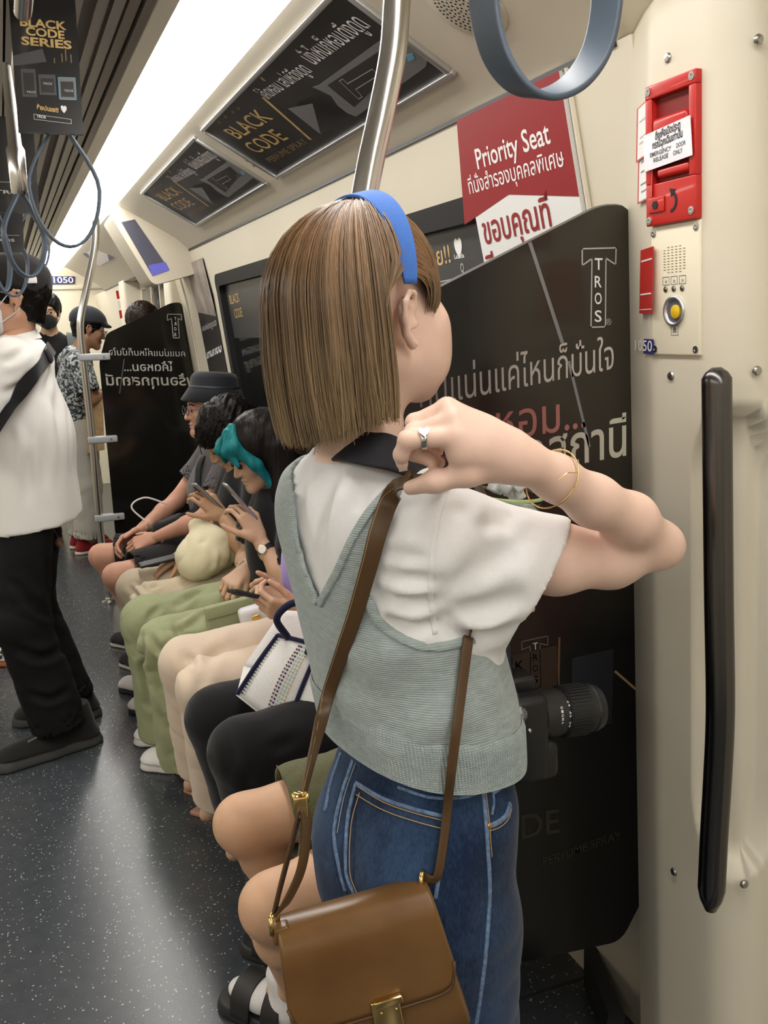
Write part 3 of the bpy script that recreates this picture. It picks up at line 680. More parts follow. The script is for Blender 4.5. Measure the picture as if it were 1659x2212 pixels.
# ---------- vertical handrail on the door pillar
hr = empty('door_handrail', (.83, .96, 1.0), 'dark bent steel handrail mounted on the door pillar', 'handrail')
def HX(px, py): return onX(px, py, .828)
hp = [HX(1548, 790), HX(1549, 900), HX(1551, 1100), HX(1553, 1300), HX(1556, 1480), HX(1555, 1580), HX(1549, 1700), HX(1543, 1800), HX(1535, 1965)]
hs = spline(hp, 60); rr = np.full(60, .0185); rr[0] = .006; rr[1] = .014; rr[-1] = .008; rr[-2] = .015
hs[0] = hs[1] + (hs[0] - hs[1])*.75
MB().tube(hs, rr, 20).build('rail', M_dsteel, hr, smooth=True)
for p in (hs[9], hs[-9]): MB().tube([p, p + A(.036, .036, 0)], .008, 10).build('standoff', M_dsteel, hr)
# ---------- emergency door release box
M_red = mat('red_enamel', (.52, .016, .012), .35, coat=.3)
M_redd = mat('dark_red_recess', (.20, .006, .005), .5)
PN = unit(A(-1, 0, -.04)); PO = A(.86, 0, 1.5)
def PP(px, py, off=0.0): return onP(px, py, PO + PN*off, PN)
PU = unit(A(0, -1, 0)); PV = np.cross(PU, PN); PV = PV if PV[2] > 0 else -PV
def pbox(e, name, px0, py0, px1, py1, d0, d1, m, bev=.002):
    a = PP(px0, py0); b = PP(px1, py1); c = (a + b)/2; w = abs(np.dot(b - a, PU))/2; h = abs(np.dot(b - a, PV))/2
    return MB().obox(c + PN*(d0 + d1)/2, np.array([PU, PV, PN]), A(w, h, (d1 - d0)/2), bev).build(name, m, e)
e = empty('emergency_release_box', PP(1462, 330), 'red emergency door release box with white paper notice', 'release box')
# plate built round the recess so that the handle well is really hollow
for (a, b) in (((1408, 176), (1515, 192)), ((1410, 400), (1517, 480)), ((1408, 192), (1424, 400)), ((1504, 160), (1516, 400))):
    pass
u0, u1 = PP(1407, 330), PP(1516, 330); W_ = np.dot(u1 - u0, PU); zt = PP(1462, 168); zb = PP(1465, 480); Hh = np.dot(zt - zb, PV); O0 = u0 + PV*(np.dot(zb - u0, PV))
def RB(u, v): return O0 + PU*W_*u + PV*Hh*v
def rbox(name, u0, v0, u1, v1, d0, d1, m, bev=.0015, par=None):
    c = RB((u0 + u1)/2, (v0 + v1)/2); return MB().obox(c + PN*(d0 + d1)/2, np.array([PU, PV, PN]), A(W_*(u1 - u0)/2, Hh*(v1 - v0)/2, (d1 - d0)/2), bev).build(name, m, par or e)
rbox('plate_top', 0, .905, 1, 1, -.004, .010, M_red); rbox('plate_bottom', 0, 0, 1, .30, -.004, .010, M_red)
rbox('plate_side', 0, .30, .13, .905, -.004, .010, M_red); rbox('plate_side', .87, .30, 1, .905, -.004, .010, M_red)
rbox('recess_back', .02, .28, .98, .92, -.004, .0005, M_redd, 0)
rbox('pull_handle', .16, .62, .84, .76, .0, .012, M_red, .006); rbox('lower_lug', .24, .335, .86, .40, .0, .011, M_red, .004)
rbox('lock_tile', .08, .09, .40, .20, .010, .0125, M_red)
lk = RB(.23, .145) + PN*.0125; MB().lathe(lk, PN, [(0, .006), (.0012, .006), (.0013, .002)], 6).build('key_socket', M_black, e)
ar = [RB(.50 + .13*math.sin(t), .15 + .07*(-math.cos(t))) + PN*.0106 for t in np.linspace(.15, 2.5, 10)]
v, f = ribbon_geo(ar, PN, .004, .0006); MB().add(v, f).build('turn_arrow', M_black, e)
tip = ar[-1]; d = unit(ar[-1] - ar[-2]); s = np.cross(d, PN); quad_on(e, [tip + d*.010, tip + s*.006, tip - s*.006], PN, M_black, .0004, 'arrow_head')
for u, v_ in ((.07, .96), (.93, .96), (.07, .04), (.92, .06)):
    MB().lathe(RB(u, v_) + PN*.010, PN, [(0, .0055), (.001, .0055), (.0012, .0025), (.0005, .002)], 12).build('screw', M_screw, e)
M_paper = mat('paper_label', (.80, .79, .84), .4, coat=.3)
pa = [RB(.02, .40), RB(.98, .43), RB(.94, .70), RB(.0, .66)]
quad_on(e, [p + PN*.0135 for p in pa], PN, M_paper, .0, 'paper_notice', .0008)
def rt(t, u0, v0, u1, v1, h, m, bold=.012): text_on(e, t, RB(u0, v0) + PN*.0137, RB(u1, v1) + PN*.0137, PV, h, m, PN, bold, off=.0004)
rt('ดึงเพื่อเปิดประตู', .26, .605, .76, .635, .0095, M_black, .02); rt('กรณีฉุกเฉินเท่านั้น', .20, .545, .80, .572, .0095, M_black, .02)
rt('EMERGENCY', .15, .492, .58, .505, .0058, M_dgrey, .01); rt('DOOR', .68, .508, .86, .514, .0058, M_dgrey, .01); rt('RELEASE', .22, .450, .52, .460, .0058, M_dgrey, .01); rt('ONLY', .62, .462, .80, .468, .0058, M_dgrey, .01)
# ---------- passenger intercom plate
e = empty('intercom_plate', PP(1465, 620), 'cream intercom plate with yellow push button below the red box', 'intercom')
O0 = PP(1412, 700); u1 = PP(1517, 700); W_ = np.dot(u1 - O0, PU); zt = PP(1465, 482); zb = PP(1465, 768); Hh = np.dot(zt - zb, PV); O0 = O0 + PV*np.dot(zb - O0, PV)
M_plate = mat('intercom_plate_paint', (.83, .77, .60), .38)
rbox('plate', 0, 0, 1, 1, -.002, .004, M_plate, .003)
for u, v_ in ((.07, .95), (.93, .95), (.08, .05), (.92, .05)): MB().lathe(RB(u, v_) + PN*.004, PN, [(0, .005), (.001, .005), (.0012, .0025), (.0004, .002)], 12).build('screw', M_screw, e)
sl = MB()
for r in range(10):
    w = .20 if 0 < r < 9 else .12
    for c in range(6 if 0 < r < 9 else 4):
        n_ = 6 if 0 < r < 9 else 4; u = .5 - w + 2*w*c/(n_ - 1); p = RB(u, .64 + .021*r) + PN*.0042; sl.add([p + PU*.0022 + PV*.0006, p - PU*.0022 + PV*.0006, p - PU*.0022 - PV*.0006, p + PU*.0022 - PV*.0006], [(0, 1, 2, 3)])
prep(sl.build('speaker_slots', M_goldd, e), kind='stuff')
for i in range(3):
    c = [RB(.26 + .17*i + a, .548 + b) + PN*.004 for a, b in ((0, 0), (.13, 0), (.13, .06), (0, .06))]; outline_on(e, c, .0008, PN, M_mgrey, .0004, name='pictogram')
    text_on(e, 'x»»'[i], RB(.30 + .17*i, .562) + PN*.004, RB(.355 + .17*i, .562) + PN*.004, PV, .006, M_mgrey, PN, .0, off=.0004, name='pictogram')
    MB().lathe(RB(.32 + .17*i, .515) + PN*.004, PN, [(0, .0042), (.001, .0042), (.0015, .003), (.002, .001)], 12).build('indicator', M_screw, e)
bc = RB(.50, .345) + PN*.004
MB().lathe(bc, PN, [(0, .021), (.003, .021), (.004, .0175), (.001, .0155), (-.001, .0150)], 28, cap=False).build('button_bezel', M_alu, e, smooth=True)
MB().lathe(bc, PN, [(.0002, .0158), (.0006, .001)], 24).build('button_well', mat('well_grey', (.12, .12, .16), .4), e)
MB().lathe(bc + PU*.004 - PV*.001, PN, [(.0004, .0092), (.003, .0092), (.004, .0075), (.0042, .001)], 20).build('push_button', mat('yellow_button', (.75, .50, .02), .35), e)
outline_on(e, [RB(u, v_) + PN*.004 for u, v_ in ((.43, .16), (.57, .16), (.57, .235), (.43, .235))], .0008, PN, M_mgrey, .0004, name='bell_pictogram')
quad_on(e, [RB(u, v_) + PN*.004 for u, v_ in ((.46, .18), (.54, .18), (.52, .222), (.48, .222))], PN, M_mgrey, .0004, 'bell_pictogram')
# ---------- stickers on the chamfer between screen and pillar face
SO = A(.872, 1.130, 1.4); SU = unit(A(.872 - .915, 1.13 - 1.228, 0)); SN = unit(np.cross(A(0, 0, 1), SU)); SN = SN if SN[0] < 0 else -SN
def sticker(name, px0, py0, px1, py1, m, label, cat, rim=None, lines=(), lm=None):
    off = .0015
    zc = onP((px0 + px1)/2, py0, SO, SN)[2] + .012
    def q(px, py): return onP(px, py, SO + A(PZ(zc), 0, 0) + SN*off, SN)
    a, b = q(px0, py0), q(px1, py1); U_ = SU; w = np.dot(b - a, U_); z0, z1 = b[2], a[2]
    P = lambda u, v_: a + U_*w*u + A(0, 0, (z0 - a[2])*(1 - v_))
    e = empty(name, P(.5, .5), label, cat)
    if rim: quad_on(e, [P(0, 0), P(1, 0), P(1, 1), P(0, 1)], SN, rim, .0002, 'border'); quad_on(e, [P(.12, .03), P(.88, .03), P(.88, .97), P(.12, .97)], SN, m, .0006, 'face')
    else: quad_on(e, [P(0, 0), P(1, 0), P(1, 1), P(0, 1)], SN, m, .0004, 'face')
    for v_, h, wd in lines: line_on(e, P(.5 - wd/2, v_), P(.5 + wd/2, v_), h, SN, lm, .001, 'text_line')
    return e, P
sticker('notice_sticker', 1376, 236, 1405, 330, M_white, 'upper white notice sticker with red rim left of the red box', 'sticker', M_red, [(.7, .002, .5), (.4, .002, .4), (.3, .002, .5)], M_pale)
sticker('notice_sticker', 1379, 335, 1408, 425, M_white, 'lower white notice sticker with red rim and small print', 'sticker', M_red, [(.8, .003, .5), (.6, .002, .5), (.35, .002, .5), (.2, .002, .4)], M_mgrey)
sticker('warning_sticker', 1384, 541, 1409, 676, M_red, 'plain red warning sticker beside the intercom plate', 'sticker', None, [(.82, .002, .8), (.30, .002, .8), (.06, .001, .9)], M_white)
e, P = sticker('number_sticker', 1391, 732, 1411, 766, M_blue, 'small blue carriage number sticker below the red one', 'sticker')
text_on(e, '1050', P(-.9, .2), P(.95, .2), ZF, .016, M_white, SN, .01, off=.0012)
# ---------- priority seat sign on the wall above the window
WT = unit(A(xw(1.82) - xw(1.59), 0, .23)); WN = unit(np.cross(A(0, -1, 0), WT)); WN = WN if WN[0] < 0 else -WN; WO = A(xw(1.82), 0, 1.82)
def WQ(px, py, off=.011): return onP(px, py, WO + WN*off, WN)
e = empty('priority_seat_sign', WQ(1120, 400), 'large red and white Priority Seat sign on the wall', 'sign')
a, b = WQ(990, 272), WQ(1249, 176); zt = 1.815; ya, yb = a[1], WQ(1252, 425)[1]
def SG(u, v_): z = zt - .50*(1 - v_); return WO + WT*((z - 1.82)/WT[2]) + A(0, ya + (yb - ya)*u, 0) + WN*.011
SGI = lambda px, py: WQ(px, py, .011)
M_sred = mat('sign_red', (.30, .014, .022), .35); M_swh = mat('sign_white', (.83, .83, .82), .35)
quad_on(e, [SG(0, 0), SG(1, 0), SG(1, 1), SG(0, 1)], WN, M_swh, .0008, 'sign_board', .009)
quad_on(e, [SGI(1005, 485), SGI(1100, 420), SGI(1252, 424), SG(1, 1), SG(0, 1)], WN, M_sred, .0014, 'red_field')
def wt(t, a, b, h, m, bold=.01): text_on(e, t, SGI(*a), SGI(*b), WT, h, m, WN, bold, off=.002)
wt('Priority Seat', (1034, 365), (1192, 308), .038, M_white, .012); wt('ที่นั่งสำรองบุคคลพิเศษ', (1017, 419), (1222, 357), .030, M_white, .006)
wt('ขอบคุณที่', (1050, 527), (1194, 487), .052, M_sred, .012); wt('เสียสละที่นั่ง', (1050, 610), (1250, 560), .052, M_sred, .012)
# ---------- window advert bands
def WG(px, py, off=-.0): return onP(px, py, WO2 + WN2*off, WN2)
WT2 = unit(A(xw(1.6) - xw(1.3), 0, .3)); WN2 = unit(np.cross(A(0, -1, 0), WT2)); WN2 = WN2 if WN2[0] < 0 else -WN2; WO2 = A(xw(1.6) + .018, 0, 1.6)
for k, (y0, y1, lb) in enumerate(((2.91, 1.66, 'dark advert band across the near window pane'), (4.14, 2.99, 'dark advert band across the far window pane'))):
    e = empty('window_advert', A(xw(1.5), (y0 + y1)/2, 1.55), lb, 'advert', 'window adverts'); dyk = 1.17*k
    def G(u, v_): return WO2 + WT2*((-.20 + .235*v_)/WT2[2]) + A(0, y0 + (y1 - y0)*u, 0)
    def WGk(px, py): return onP(px, py, WO2, WN2) + A(0, dyk, 0)
    quad_on(e, [G(0, 0), G(1, 0), G(1, 1), G(0, 1)], WN2, mat('window_band_print', (.045, .045, .048), .3), .0004, 'printed_band')
    for ya_, yb_ in ((611, 598), (636, 628)): line_on(e, WGk(930, ya_ + 2), WGk(1003, yb_), .0025, WN2, M_pale, .001)
    def gt(t, a, b, h, m, bold=.012): text_on(e, t, WGk(*a), WGk(*b), WT2, h, m, WN2, bold, off=.0012)
    gt('ช้อปเลย!!', (880, 591), (975, 566), .040, M_gold, .012); gt('♥', (985, 552), (1001, 549), .030, M_white, .02); gt('Lazada', (983, 559), (1004, 556), .010, M_white); gt('Q', (997, 588), (1004, 587), .020, M_pale)
    text_on(e, 'BLACK', G(.04, .62), G(.20, .64), WT2, .040, M_gold, WN2, .0, off=.0012); text_on(e, 'CODE', G(.08, .36), G(.20, .38), WT2, .040, M_gold, WN2, .0, off=.0012)
# ---------- poster on the wall pier beyond the window
e = empty('wall_poster', A(xw(1.3), 4.6, 1.3), 'tall dark poster on the wall pier beside the bucket hat man', 'poster')
def PQ(px, py, off=.004):
    d = ray(px, py); t = 4.5
    for _ in range(12): p = CAM + d*t; t *= (xw(p[2]) - off)/p[0]
    return CAM + d*t
def pq(poly): return [PQ(*p) for p in poly]
yA, yB = PQ(415, 620)[1], PQ(455, 620)[1]
def PG(u, z, off=.004): return A(xw(z) - off, yA + (yB - yA)*u, z)
quad_on(e, [PG(0, .95), PG(1, .95), PG(1, 1.1), PG(1, 1.59), PG(1, 1.76), PG(0, 1.76), PG(0, 1.59), PG(0, 1.1)], A(-1, 0, 0), M_ink, .001, 'poster_sheet')
quad_on(e, [PG(0, 1.53), PG(1, 1.50), PG(1, 1.76), PG(0, 1.76)], A(-1, 0, 0), mat('poster_photo', (.34, .29, .26), .4, noise=(9, .5)), .003, 'poster_photo')
text_on(e, 'โค้ดหอม', PG(.04, 1.30), PG(.96, 1.34), ZF, .075, M_white, A(-1, 0, 0), .015, off=.0045)
text_on(e, 'เสน่ห์ดึงดูดใจ', PG(.10, 1.435), PG(.95, 1.46), ZF, .03, M_pale, A(-1, 0, 0), .0, off=.0045)
# ---------- information display box hung under the cove
e = empty('display_box', onY(340, 520, 4.66), 'cream slanted passenger display box with dark screen under cove', 'display')
yb_ = 4.58; y2 = 4.92
fr = [(240, 468), (250, 452), (292, 425), (300, 428), (433, 503), (420, 592), (337, 615), (325, 608)]
fr2 = [(onY(p[0], p[1], yb_)[0], onY(p[0], p[1], yb_)[2]) for p in fr]
MB().prism(rounded(fr2, .012, 4), (0, yb_, 0), (1, 0, 0), (0, 0, 1), (0, 1, 0), 0, y2 - yb_).build('housing', M_cream, e)
scp = [(onY(*p, yb_)[0], onY(*p, yb_)[2]) for p in ((262, 480), (291, 474), (366, 583), (329, 596))]
MB().prism(scp, (0, yb_, 0), (1, 0, 0), (0, 0, 1), (0, 1, 0), -.003, .01).build('display_screen', mat('display_glass', (.11, .11, .15), .15), e)
bl = [(onY(*p, yb_)[0], onY(*p, yb_)[2]) for p in ((320, 573), (357, 566), (366, 583), (329, 596))]
MB().prism(bl, (0, yb_, 0), (1, 0, 0), (0, 0, 1), (0, 1, 0), -.0042, .0).build('status_bar', mat('display_blue', (.10, .10, .45), .2, emit=((.2, .2, .7), .3)), e)
# ---------- blue and white sticker on the far cove, number plate on the end wall, stickers on far pillar
p0 = [CP(*p, .003) for p in ((178, 548), (208, 540), (248, 556), (215, 575))]
e = empty('cove_sticker', p0[0], 'white and blue sticker on the cove near the far pole', 'sticker'); quad_on(e, p0, CN, M_paper, .0, 'sticker_sheet')
quad_on(e, [CP(*p, .003) for p in ((178, 548), (186, 546), (198, 555), (192, 558))], CN, M_blue, .001, 'blue_corner'); quad_on(e, [CP(*p, .003) for p in ((232, 549), (248, 556), (236, 563))], CN, M_blue, .001, 'blue_corner')
def EP(px, py): return onY(px, py, Y1 - .014)
e = empty('number_plate', EP(126, 605), 'blue plate with carriage number 1050 on the end wall', 'number plate')
quad_on(e, [EP(91, 614), EP(161, 613), EP(161, 597), EP(91, 597)], SY, M_blue, .004, 'plate', .004)
text_on(e, '1050', EP(116, 611), EP(159, 611), ZF, .056, M_white, SY, .02, off=.0046)
for y in (600, 609): line_on(e, EP(95, y), EP(112 if y == 600 else 106, y), .006, SY, M_pale, .0046)
e = empty('door_notice', EP(167, 690), 'small blue notice on the end wall behind the floral shirt man', 'sign')
quad_on(e, [EP(163, 704), EP(176, 704), EP(176, 679), EP(163, 679)], SY, M_blue, .004, 'notice_sheet'); quad_on(e, [EP(170, 694), EP(175, 694), EP(175, 684), EP(170, 684)], SY, M_white, .0046, 'notice_mark')
e = empty('door_sticker', onY(257, 660, 7.09), 'red and white warning strip on the far door pillar', 'sticker')
q = [onY(*p, 7.098) for p in ((250, 628), (256, 628), (265, 690), (260, 692))]
for i in range(3):
    l = lambda t: q[0] + (q[3] - q[0])*t; r_ = lambda t: q[1] + (q[2] - q[1])*t
    quad_on(e, [l(i/3 + .28), r_(i/3 + .28), r_(i/3), l(i/3)], SY, M_red if i != 1 else M_white, .002, 'strip_piece')
# ---------- overhead rail, hanging straps and strap adverts
rail_x = .12
e = empty('overhead_rail', (rail_x, 4, 1.985), 'steel overhead rail running along the carriage with strap hangers', 'rail')
MB().tube([(rail_x - .02, 1.2, 2.0), (rail_x - .02, 9.2, 2.0)], .016, 14).build('tube', M_steel, e, smooth=True)
for y in (1.6, 3.3, 5.0, 6.7, 8.4): MB().tube([(rail_x - .02, y, 2.0), (rail_x - .02, y, 2.09)], .012, 10).build('rail_bracket', M_steel, e)
M_strap = mat('grey_blue_strap', (.085, .112, .150), .42)
def loop_pts(c, ax, hw, h, n=40):
    """hanging strap loop: narrow neck at the top, round below; c bottom centre, ax = width direction"""
    P = []
    for t in np.linspace(0, 1, n):
        a = -math.pi/2 + 2*math.pi*t
        x = math.cos(a + math.pi); y = math.sin(a)
        zz = (y + 1)/2; w = hw*(1 if zz < .45 else max(.12, 1 - ((zz - .45)/.55)**1.5*.95))
        s = math.sin(2*math.pi*t)
        P.append(np.asarray(c) + np.asarray(ax)*w*math.sin(2*math.pi*t)*(1 if True else s) + A(0, 0, h*(1 - math.cos(2*math.pi*t))/2))
    return np.array(P)
def strap(y, zb, label, hw=.062, h=.20, rot=20, x=rail_x - .02, r=.0075, ztop=1.985):
    e = empty('hanging_strap', (x, y, zb), label, 'strap handle', 'hanging straps')
    ax = A(math.cos(math.radians(rot)), math.sin(math.radians(rot)), 0)
    P = loop_pts((x, y, zb), ax, hw, h); nn = np.cross(np.gradient(P, axis=0), np.cross(ax, ZF)); v, f = ribbon_geo(P, nn, .013, .0055); MB().add(v, f).build('loop', M_strap, e, smooth=True)
    MB().lathe((x, y, zb + h - .015), (0, 0, 1), [(0, .012), (.01, .017), (.09, .019), (.10, .014), (ztop - zb - h + .015, .010)], 16).build('chrome_sleeve', M_steel, e)
    return e
def bx(px, py, Y): return onY(px, py, Y)
def strap_at(px, py, Y, label, hw, h, rot): p = onY(px, py, Y); return strap(Y, p[2], label, hw, h, rot, x=p[0])
strap_at(152, 533, 1.95, 'large grey strap loop hanging under the nearest black board', .066, .24, 8)
strap_at(62, 598, 2.2, 'thin grey strap loop lower left of the nearest loop', .055, .185, 40)
strap_at(30, 640, 3.0, 'third grey strap loop above the black cap', .06, .22, 35)
strap_at(75, 592, 3.6, 'small far strap loop over the light strip end', .06, .22, 10)
strap_at(8, 630, 2.7, 'strap loop cut by the left picture edge', .06, .22, 65)
def strap_board(pts, Y, label, full):
    q = [onY(*p, Y) for p in pts]; e = empty('strap_advert', sum(q)/4, label, 'advert', 'strap advert boards')
    v = [p + SY*.006 for p in q] + [p - SY*.006 for p in q]
    MB().add(v, [(0, 1, 2, 3), (7, 6, 5, 4)] + [(i, 4 + i, 4 + (i + 1) % 4, (i + 1) % 4) for i in range(4)]).build('board', mat('board_black_print', (.022, .021, .021), .22, coat=.3), e)
    def B(u, v_): a = q[3] + (q[2] - q[3])*u; b = q[0] + (q[1] - q[0])*u; return a + (b - a)*v_*(.80 if full else 1) + SY*.006
    if full:
        up = unit(q[0] - q[3])
        for t, v_, u0, u1 in (('BLACK', .835, .14, .84), ('CODE', .765, .22, .80), ('SERIES', .69, .14, .90)): text_on(e, t, B(u0, v_), B(u1, v_ - .028), up, .014, M_gold, SY, .03, off=.0006)
        for u, a, b in ((.62, .55, .59), (.74, .56, .625), (.80, .57, .66), (.88, .555, .62)): line_on(e, B(u, a), B(u, b), .0016, SY, M_goldd, .0006)
        for u0, u1, va, vb, m in ((.10, .32, .28, .50, M_dgrey), (.36, .62, .30, .46, M_dgrey), (.66, .92, .27, .44, M_mgrey)):
            quad_on(e, [B(u0, va), B(u1, va), B(u1, vb), B(u0, vb)], SY, m, .0003, 'bottle_picture'); quad_on(e, [B(u0 + .03, va + .02), B(u1 - .03, va + .02), B(u1 - .03, vb - .03), B(u0 + .03, vb - .03)], SY, M_ink, .0005, 'bottle_label')
        for u, v_ in ((.16, .31), (.42, .38), (.74, .33)): text_on(e, 'TROS', B(u, v_), B(u + .14, v_), up, .004, M_pale, SY, .02, off=.0008)
        outline_on(e, [B(u, v_) for u, v_ in ((.66, .27), (.92, .27), (.92, .44), (.66, .44))], .0012, SY, M_lblue, .0008)
        quad_on(e, [B(.0, .60), B(.45, .66), B(.50, .56), B(.0, .52)], SY, M_dgrey, .0003)
        text_on(e, 'ช้อปเลย!!', B(.30, .185), B(.63, .165), up, .008, M_gold, SY, .03, off=.0006); text_on(e, '♥', B(.67, .175), B(.76, .17), up, .009, M_white, SY, .02, off=.0006)
        outline_on(e, [B(u, v_) for u, v_ in ((.25, .145), (.82, .115), (.82, .08), (.25, .105))], .001, SY, M_pale, .0006); text_on(e, 'TROS', B(.29, .12), B(.43, .113), up, .005, M_white, SY, .02, off=.0006)
    else:
        text_on(e, 'TROS', B(.3, .2), B(.8, .2), ZF, .008, M_pale, SY, .02, off=.0008); line_on(e, B(.1, .32), B(.9, .32), .001, SY, M_pale, .0008)
strap_board([(14, -60), (158, -60), (180, 292), (40, 286)], 1.92, 'nearest hanging black board reading BLACK CODE SERIES', True)
strap_board([(-60, 250), (70, 255), (86, 462), (-50, 458)], 2.48, 'second black hanging board partly cut by the picture edge', False)
strap_board([(-50, 430), (48, 432), (52, 545), (-46, 545)], 2.95, 'third dark hanging board low at the left edge', False)
# ---------- big grey strap ring close to the lens, on the cross rail by the door
e = empty('hanging_strap', K(1182, 60, .86), 'big grey blue strap ring hanging close by at the top right', 'strap handle', 'hanging straps')
ps = [(1058, -260), (1045, -120), (1047, 20), (1072, 120), (1120, 185), (1178, 205), (1240, 178), (1288, 110), (1310, 10), (1312, -120), (1300, -260)]
base = [K(px, py, .86 + (.018 if px > 1180 else -.012)*abs(px - 1180)/130) for px, py in ps]
P = spline(base, 60); ctr = (P[20] + P[40])/2; axw = unit(.75*VF - .66*UF + .28*ZF); v, f = ribbon_geo(P, np.cross(np.gradient(P, axis=0), axw), .030, .0065); MB().add(v, f).build('loop', M_strap, e, smooth=True)
top = (P[0] + P[-1])/2
MB().tube([P[0], P[0]*.7 + top*.3 + ZF*.05, top + ZF*.09], .010, 12).build('strap_tail', M_strap, e); MB().tube([P[-1], P[-1]*.7 + top*.3 + ZF*.05, top + ZF*.09], .010, 12).build('strap_tail', M_strap, e)
MB().lathe(top + ZF*.08, (0, 0, 1), [(0, .014), (.02, .018), (.10, .018), (2.04 - top[2] - .08, .012)], 16).build('chrome_sleeve', M_steel, e)
rz = 2.045
e = empty('cross_rail', (top[0], top[1], rz), 'steel cross rail over the doorway holding the strap ring', 'rail'); MB().tube([(top[0] - .5, top[1], rz), (top[0] + .16, top[1], rz)], .015, 14).build('tube', M_steel, e, smooth=True)
# ---------- bench seats under the window
M_seat = mat('blue_grey_seat', (.035, .045, .09), .4, noise=(20, .2))
seat0 = None
for i in range(8):
    y = 1.52 + .475*i
    if y > 4.80: break
    lb = ['bench seat under the green shorts passenger', 'bench seat under the black trousers passenger', 'bench seat under the cream trousers passenger', 'bench seat under the green cargo passenger', 'bench seat under the beige trousers passenger', 'bench seat under the bucket hat man', 'empty bench seat next to the far black screen', ''][i]
    e = empty('bench_seat', (.8, y, .40), lb, 'seat', 'moulded bench seats')
    if seat0 is None:
        a = MB().prism(rounded([(.50, .36), (.50, .405), (.54, .425), (.90, .395), (.96, .45), (1.0, .45), (1.0, .33), (.55, .33)], .015, 4), (0, y - .225, 0), (1, 0, 0), (0, 0, 1), (0, 1, 0), 0, .45).build('seat_pan', M_seat, e)
        b = MB().prism(rounded([(.95, .44), (.915, .80), (.93, .85), (.99, .85), (1.0, .80), (1.005, .44)], .015, 4), (0, y - .22, 0), (1, 0, 0), (0, 0, 1), (0, 1, 0), 0, .44).build('seat_back', M_seat, e)
        c = MB().box((.62, y - .02, .20), (1.0, y + .02, .34)).build('seat_bracket', M_dsteel, e); seat0 = (a, b, c)
    else:
        for s in seat0:
            c = s.copy(); COL.objects.link(c); c.parent = e
# ============================================================ people: shared builders
def skin_nodes(nt, b, N, L, co):
    n = N('ShaderNodeTexNoise'); n.inputs['Scale'].default_value = 14; L(co((1, 1, 1)), n.inputs['Vector'])
def skin(name, c): return mat(name, c, .48, sss=.12, spec=.4, noise=(18, .07))
SK_light = skin('skin_light', (.72, .47, .34)); SK_pink = skin('skin_rosy', (.60, .32, .22)); SK_tan = skin('skin_tan', (.50, .29, .17)); SK_mid = skin('skin_medium', (.58, .36, .235)); SK_brown = skin('skin_brown', (.36, .19, .11))
def hairmat(name, c, rough=.42): return mat(name, c, rough, spec=.16, noise=(60, .35, (1, 1, .12)), bump=(120, .5, .004, (1, 1, .10)))
H_black = hairmat('hair_black', (.006, .0045, .004)); H_dbrown = hairmat('hair_dark_brown', (.018, .010, .0065)); H_teal = hairmat('hair_teal', (.010, .16, .17))
def cloth(name, c, rough=.85, b=.25, nz=.10, sheen=.15): return mat(name, c, rough, spec=.25, noise=(160, nz*.4), bump=(420, b, .0015), sheen=sheen)
def headR(fwd, up=(0, 0, 1)):
    f = unit(fwd); r = unit(np.cross(f, up)); return np.array([r, f, np.cross(r, f)])
def head_add(S, c, R, s=1.0, ear=True, k=.012):
    L = lambda x, y, z: np.asarray(c) + s*(R[0]*x + R[1]*y + R[2]*z)
    S.ell(L(0, -.014, .042), A(.074, .094, .084)*s, R, k); S.ell(L(0, .036, -.022), A(.060, .060, .082)*s, R, .03*s)
    for q in (-1, 1): S.cone(L(q*.047, .0, -.050), L(q*.014, .074, -.094), .021*s, .017*s, .025*s); S.ell(L(q*.040, .064, -.018), A(.024, .022, .024)*s, R, .02*s)
    S.ell(L(0, .080, -.092), A(.019, .016, .017)*s, R, .02*s)
    S.cone(L(-.030, .082, .026), L(.030, .082, .026), .013*s, .013*s, .02*s)
    S.cone(L(0, .092, .014), L(0, .110, -.026), .0075*s, .0105*s, .010*s); 
    for q in (-1, 1): S.ell(L(q*.010, .101, -.029), A(.008, .009, .007)*s, R, .006*s); S.ell(L(q*.031, .100, .006), A(.015, .010, .010)*s, R, .010*s, 's'); S.ell(L(q*.031, .083, .005), A(.0125, .0125, .011)*s, R, .004*s)
    S.ell(L(0, .094, -.054), A(.020, .009, .0055)*s, R, .006*s); S.ell(L(0, .092, -.066), A(.017, .009, .0065)*s, R, .006*s); S.ell(L(0, .106, -.0597), A(.022, .012, .0016)*s, R, .002*s, 's')
    if ear:
        for q in (-1, 1):
            pts = [L(q*.072, .006, -.018), L(q*.078, .008, .006), L(q*.084, -.004, .026), L(q*.088, -.020, .024), L(q*.087, -.026, .004), L(q*.080, -.016, -.018), L(q*.076, -.004, -.032)]
            S.chain(pts, [.004*s, .0045*s, .0048*s, .005*s, .005*s, .0055*s, .0065*s], .004*s); S.ell(L(q*.077, -.010, .002), A(.005, .014, .024)*s, R, .006*s)
    return L
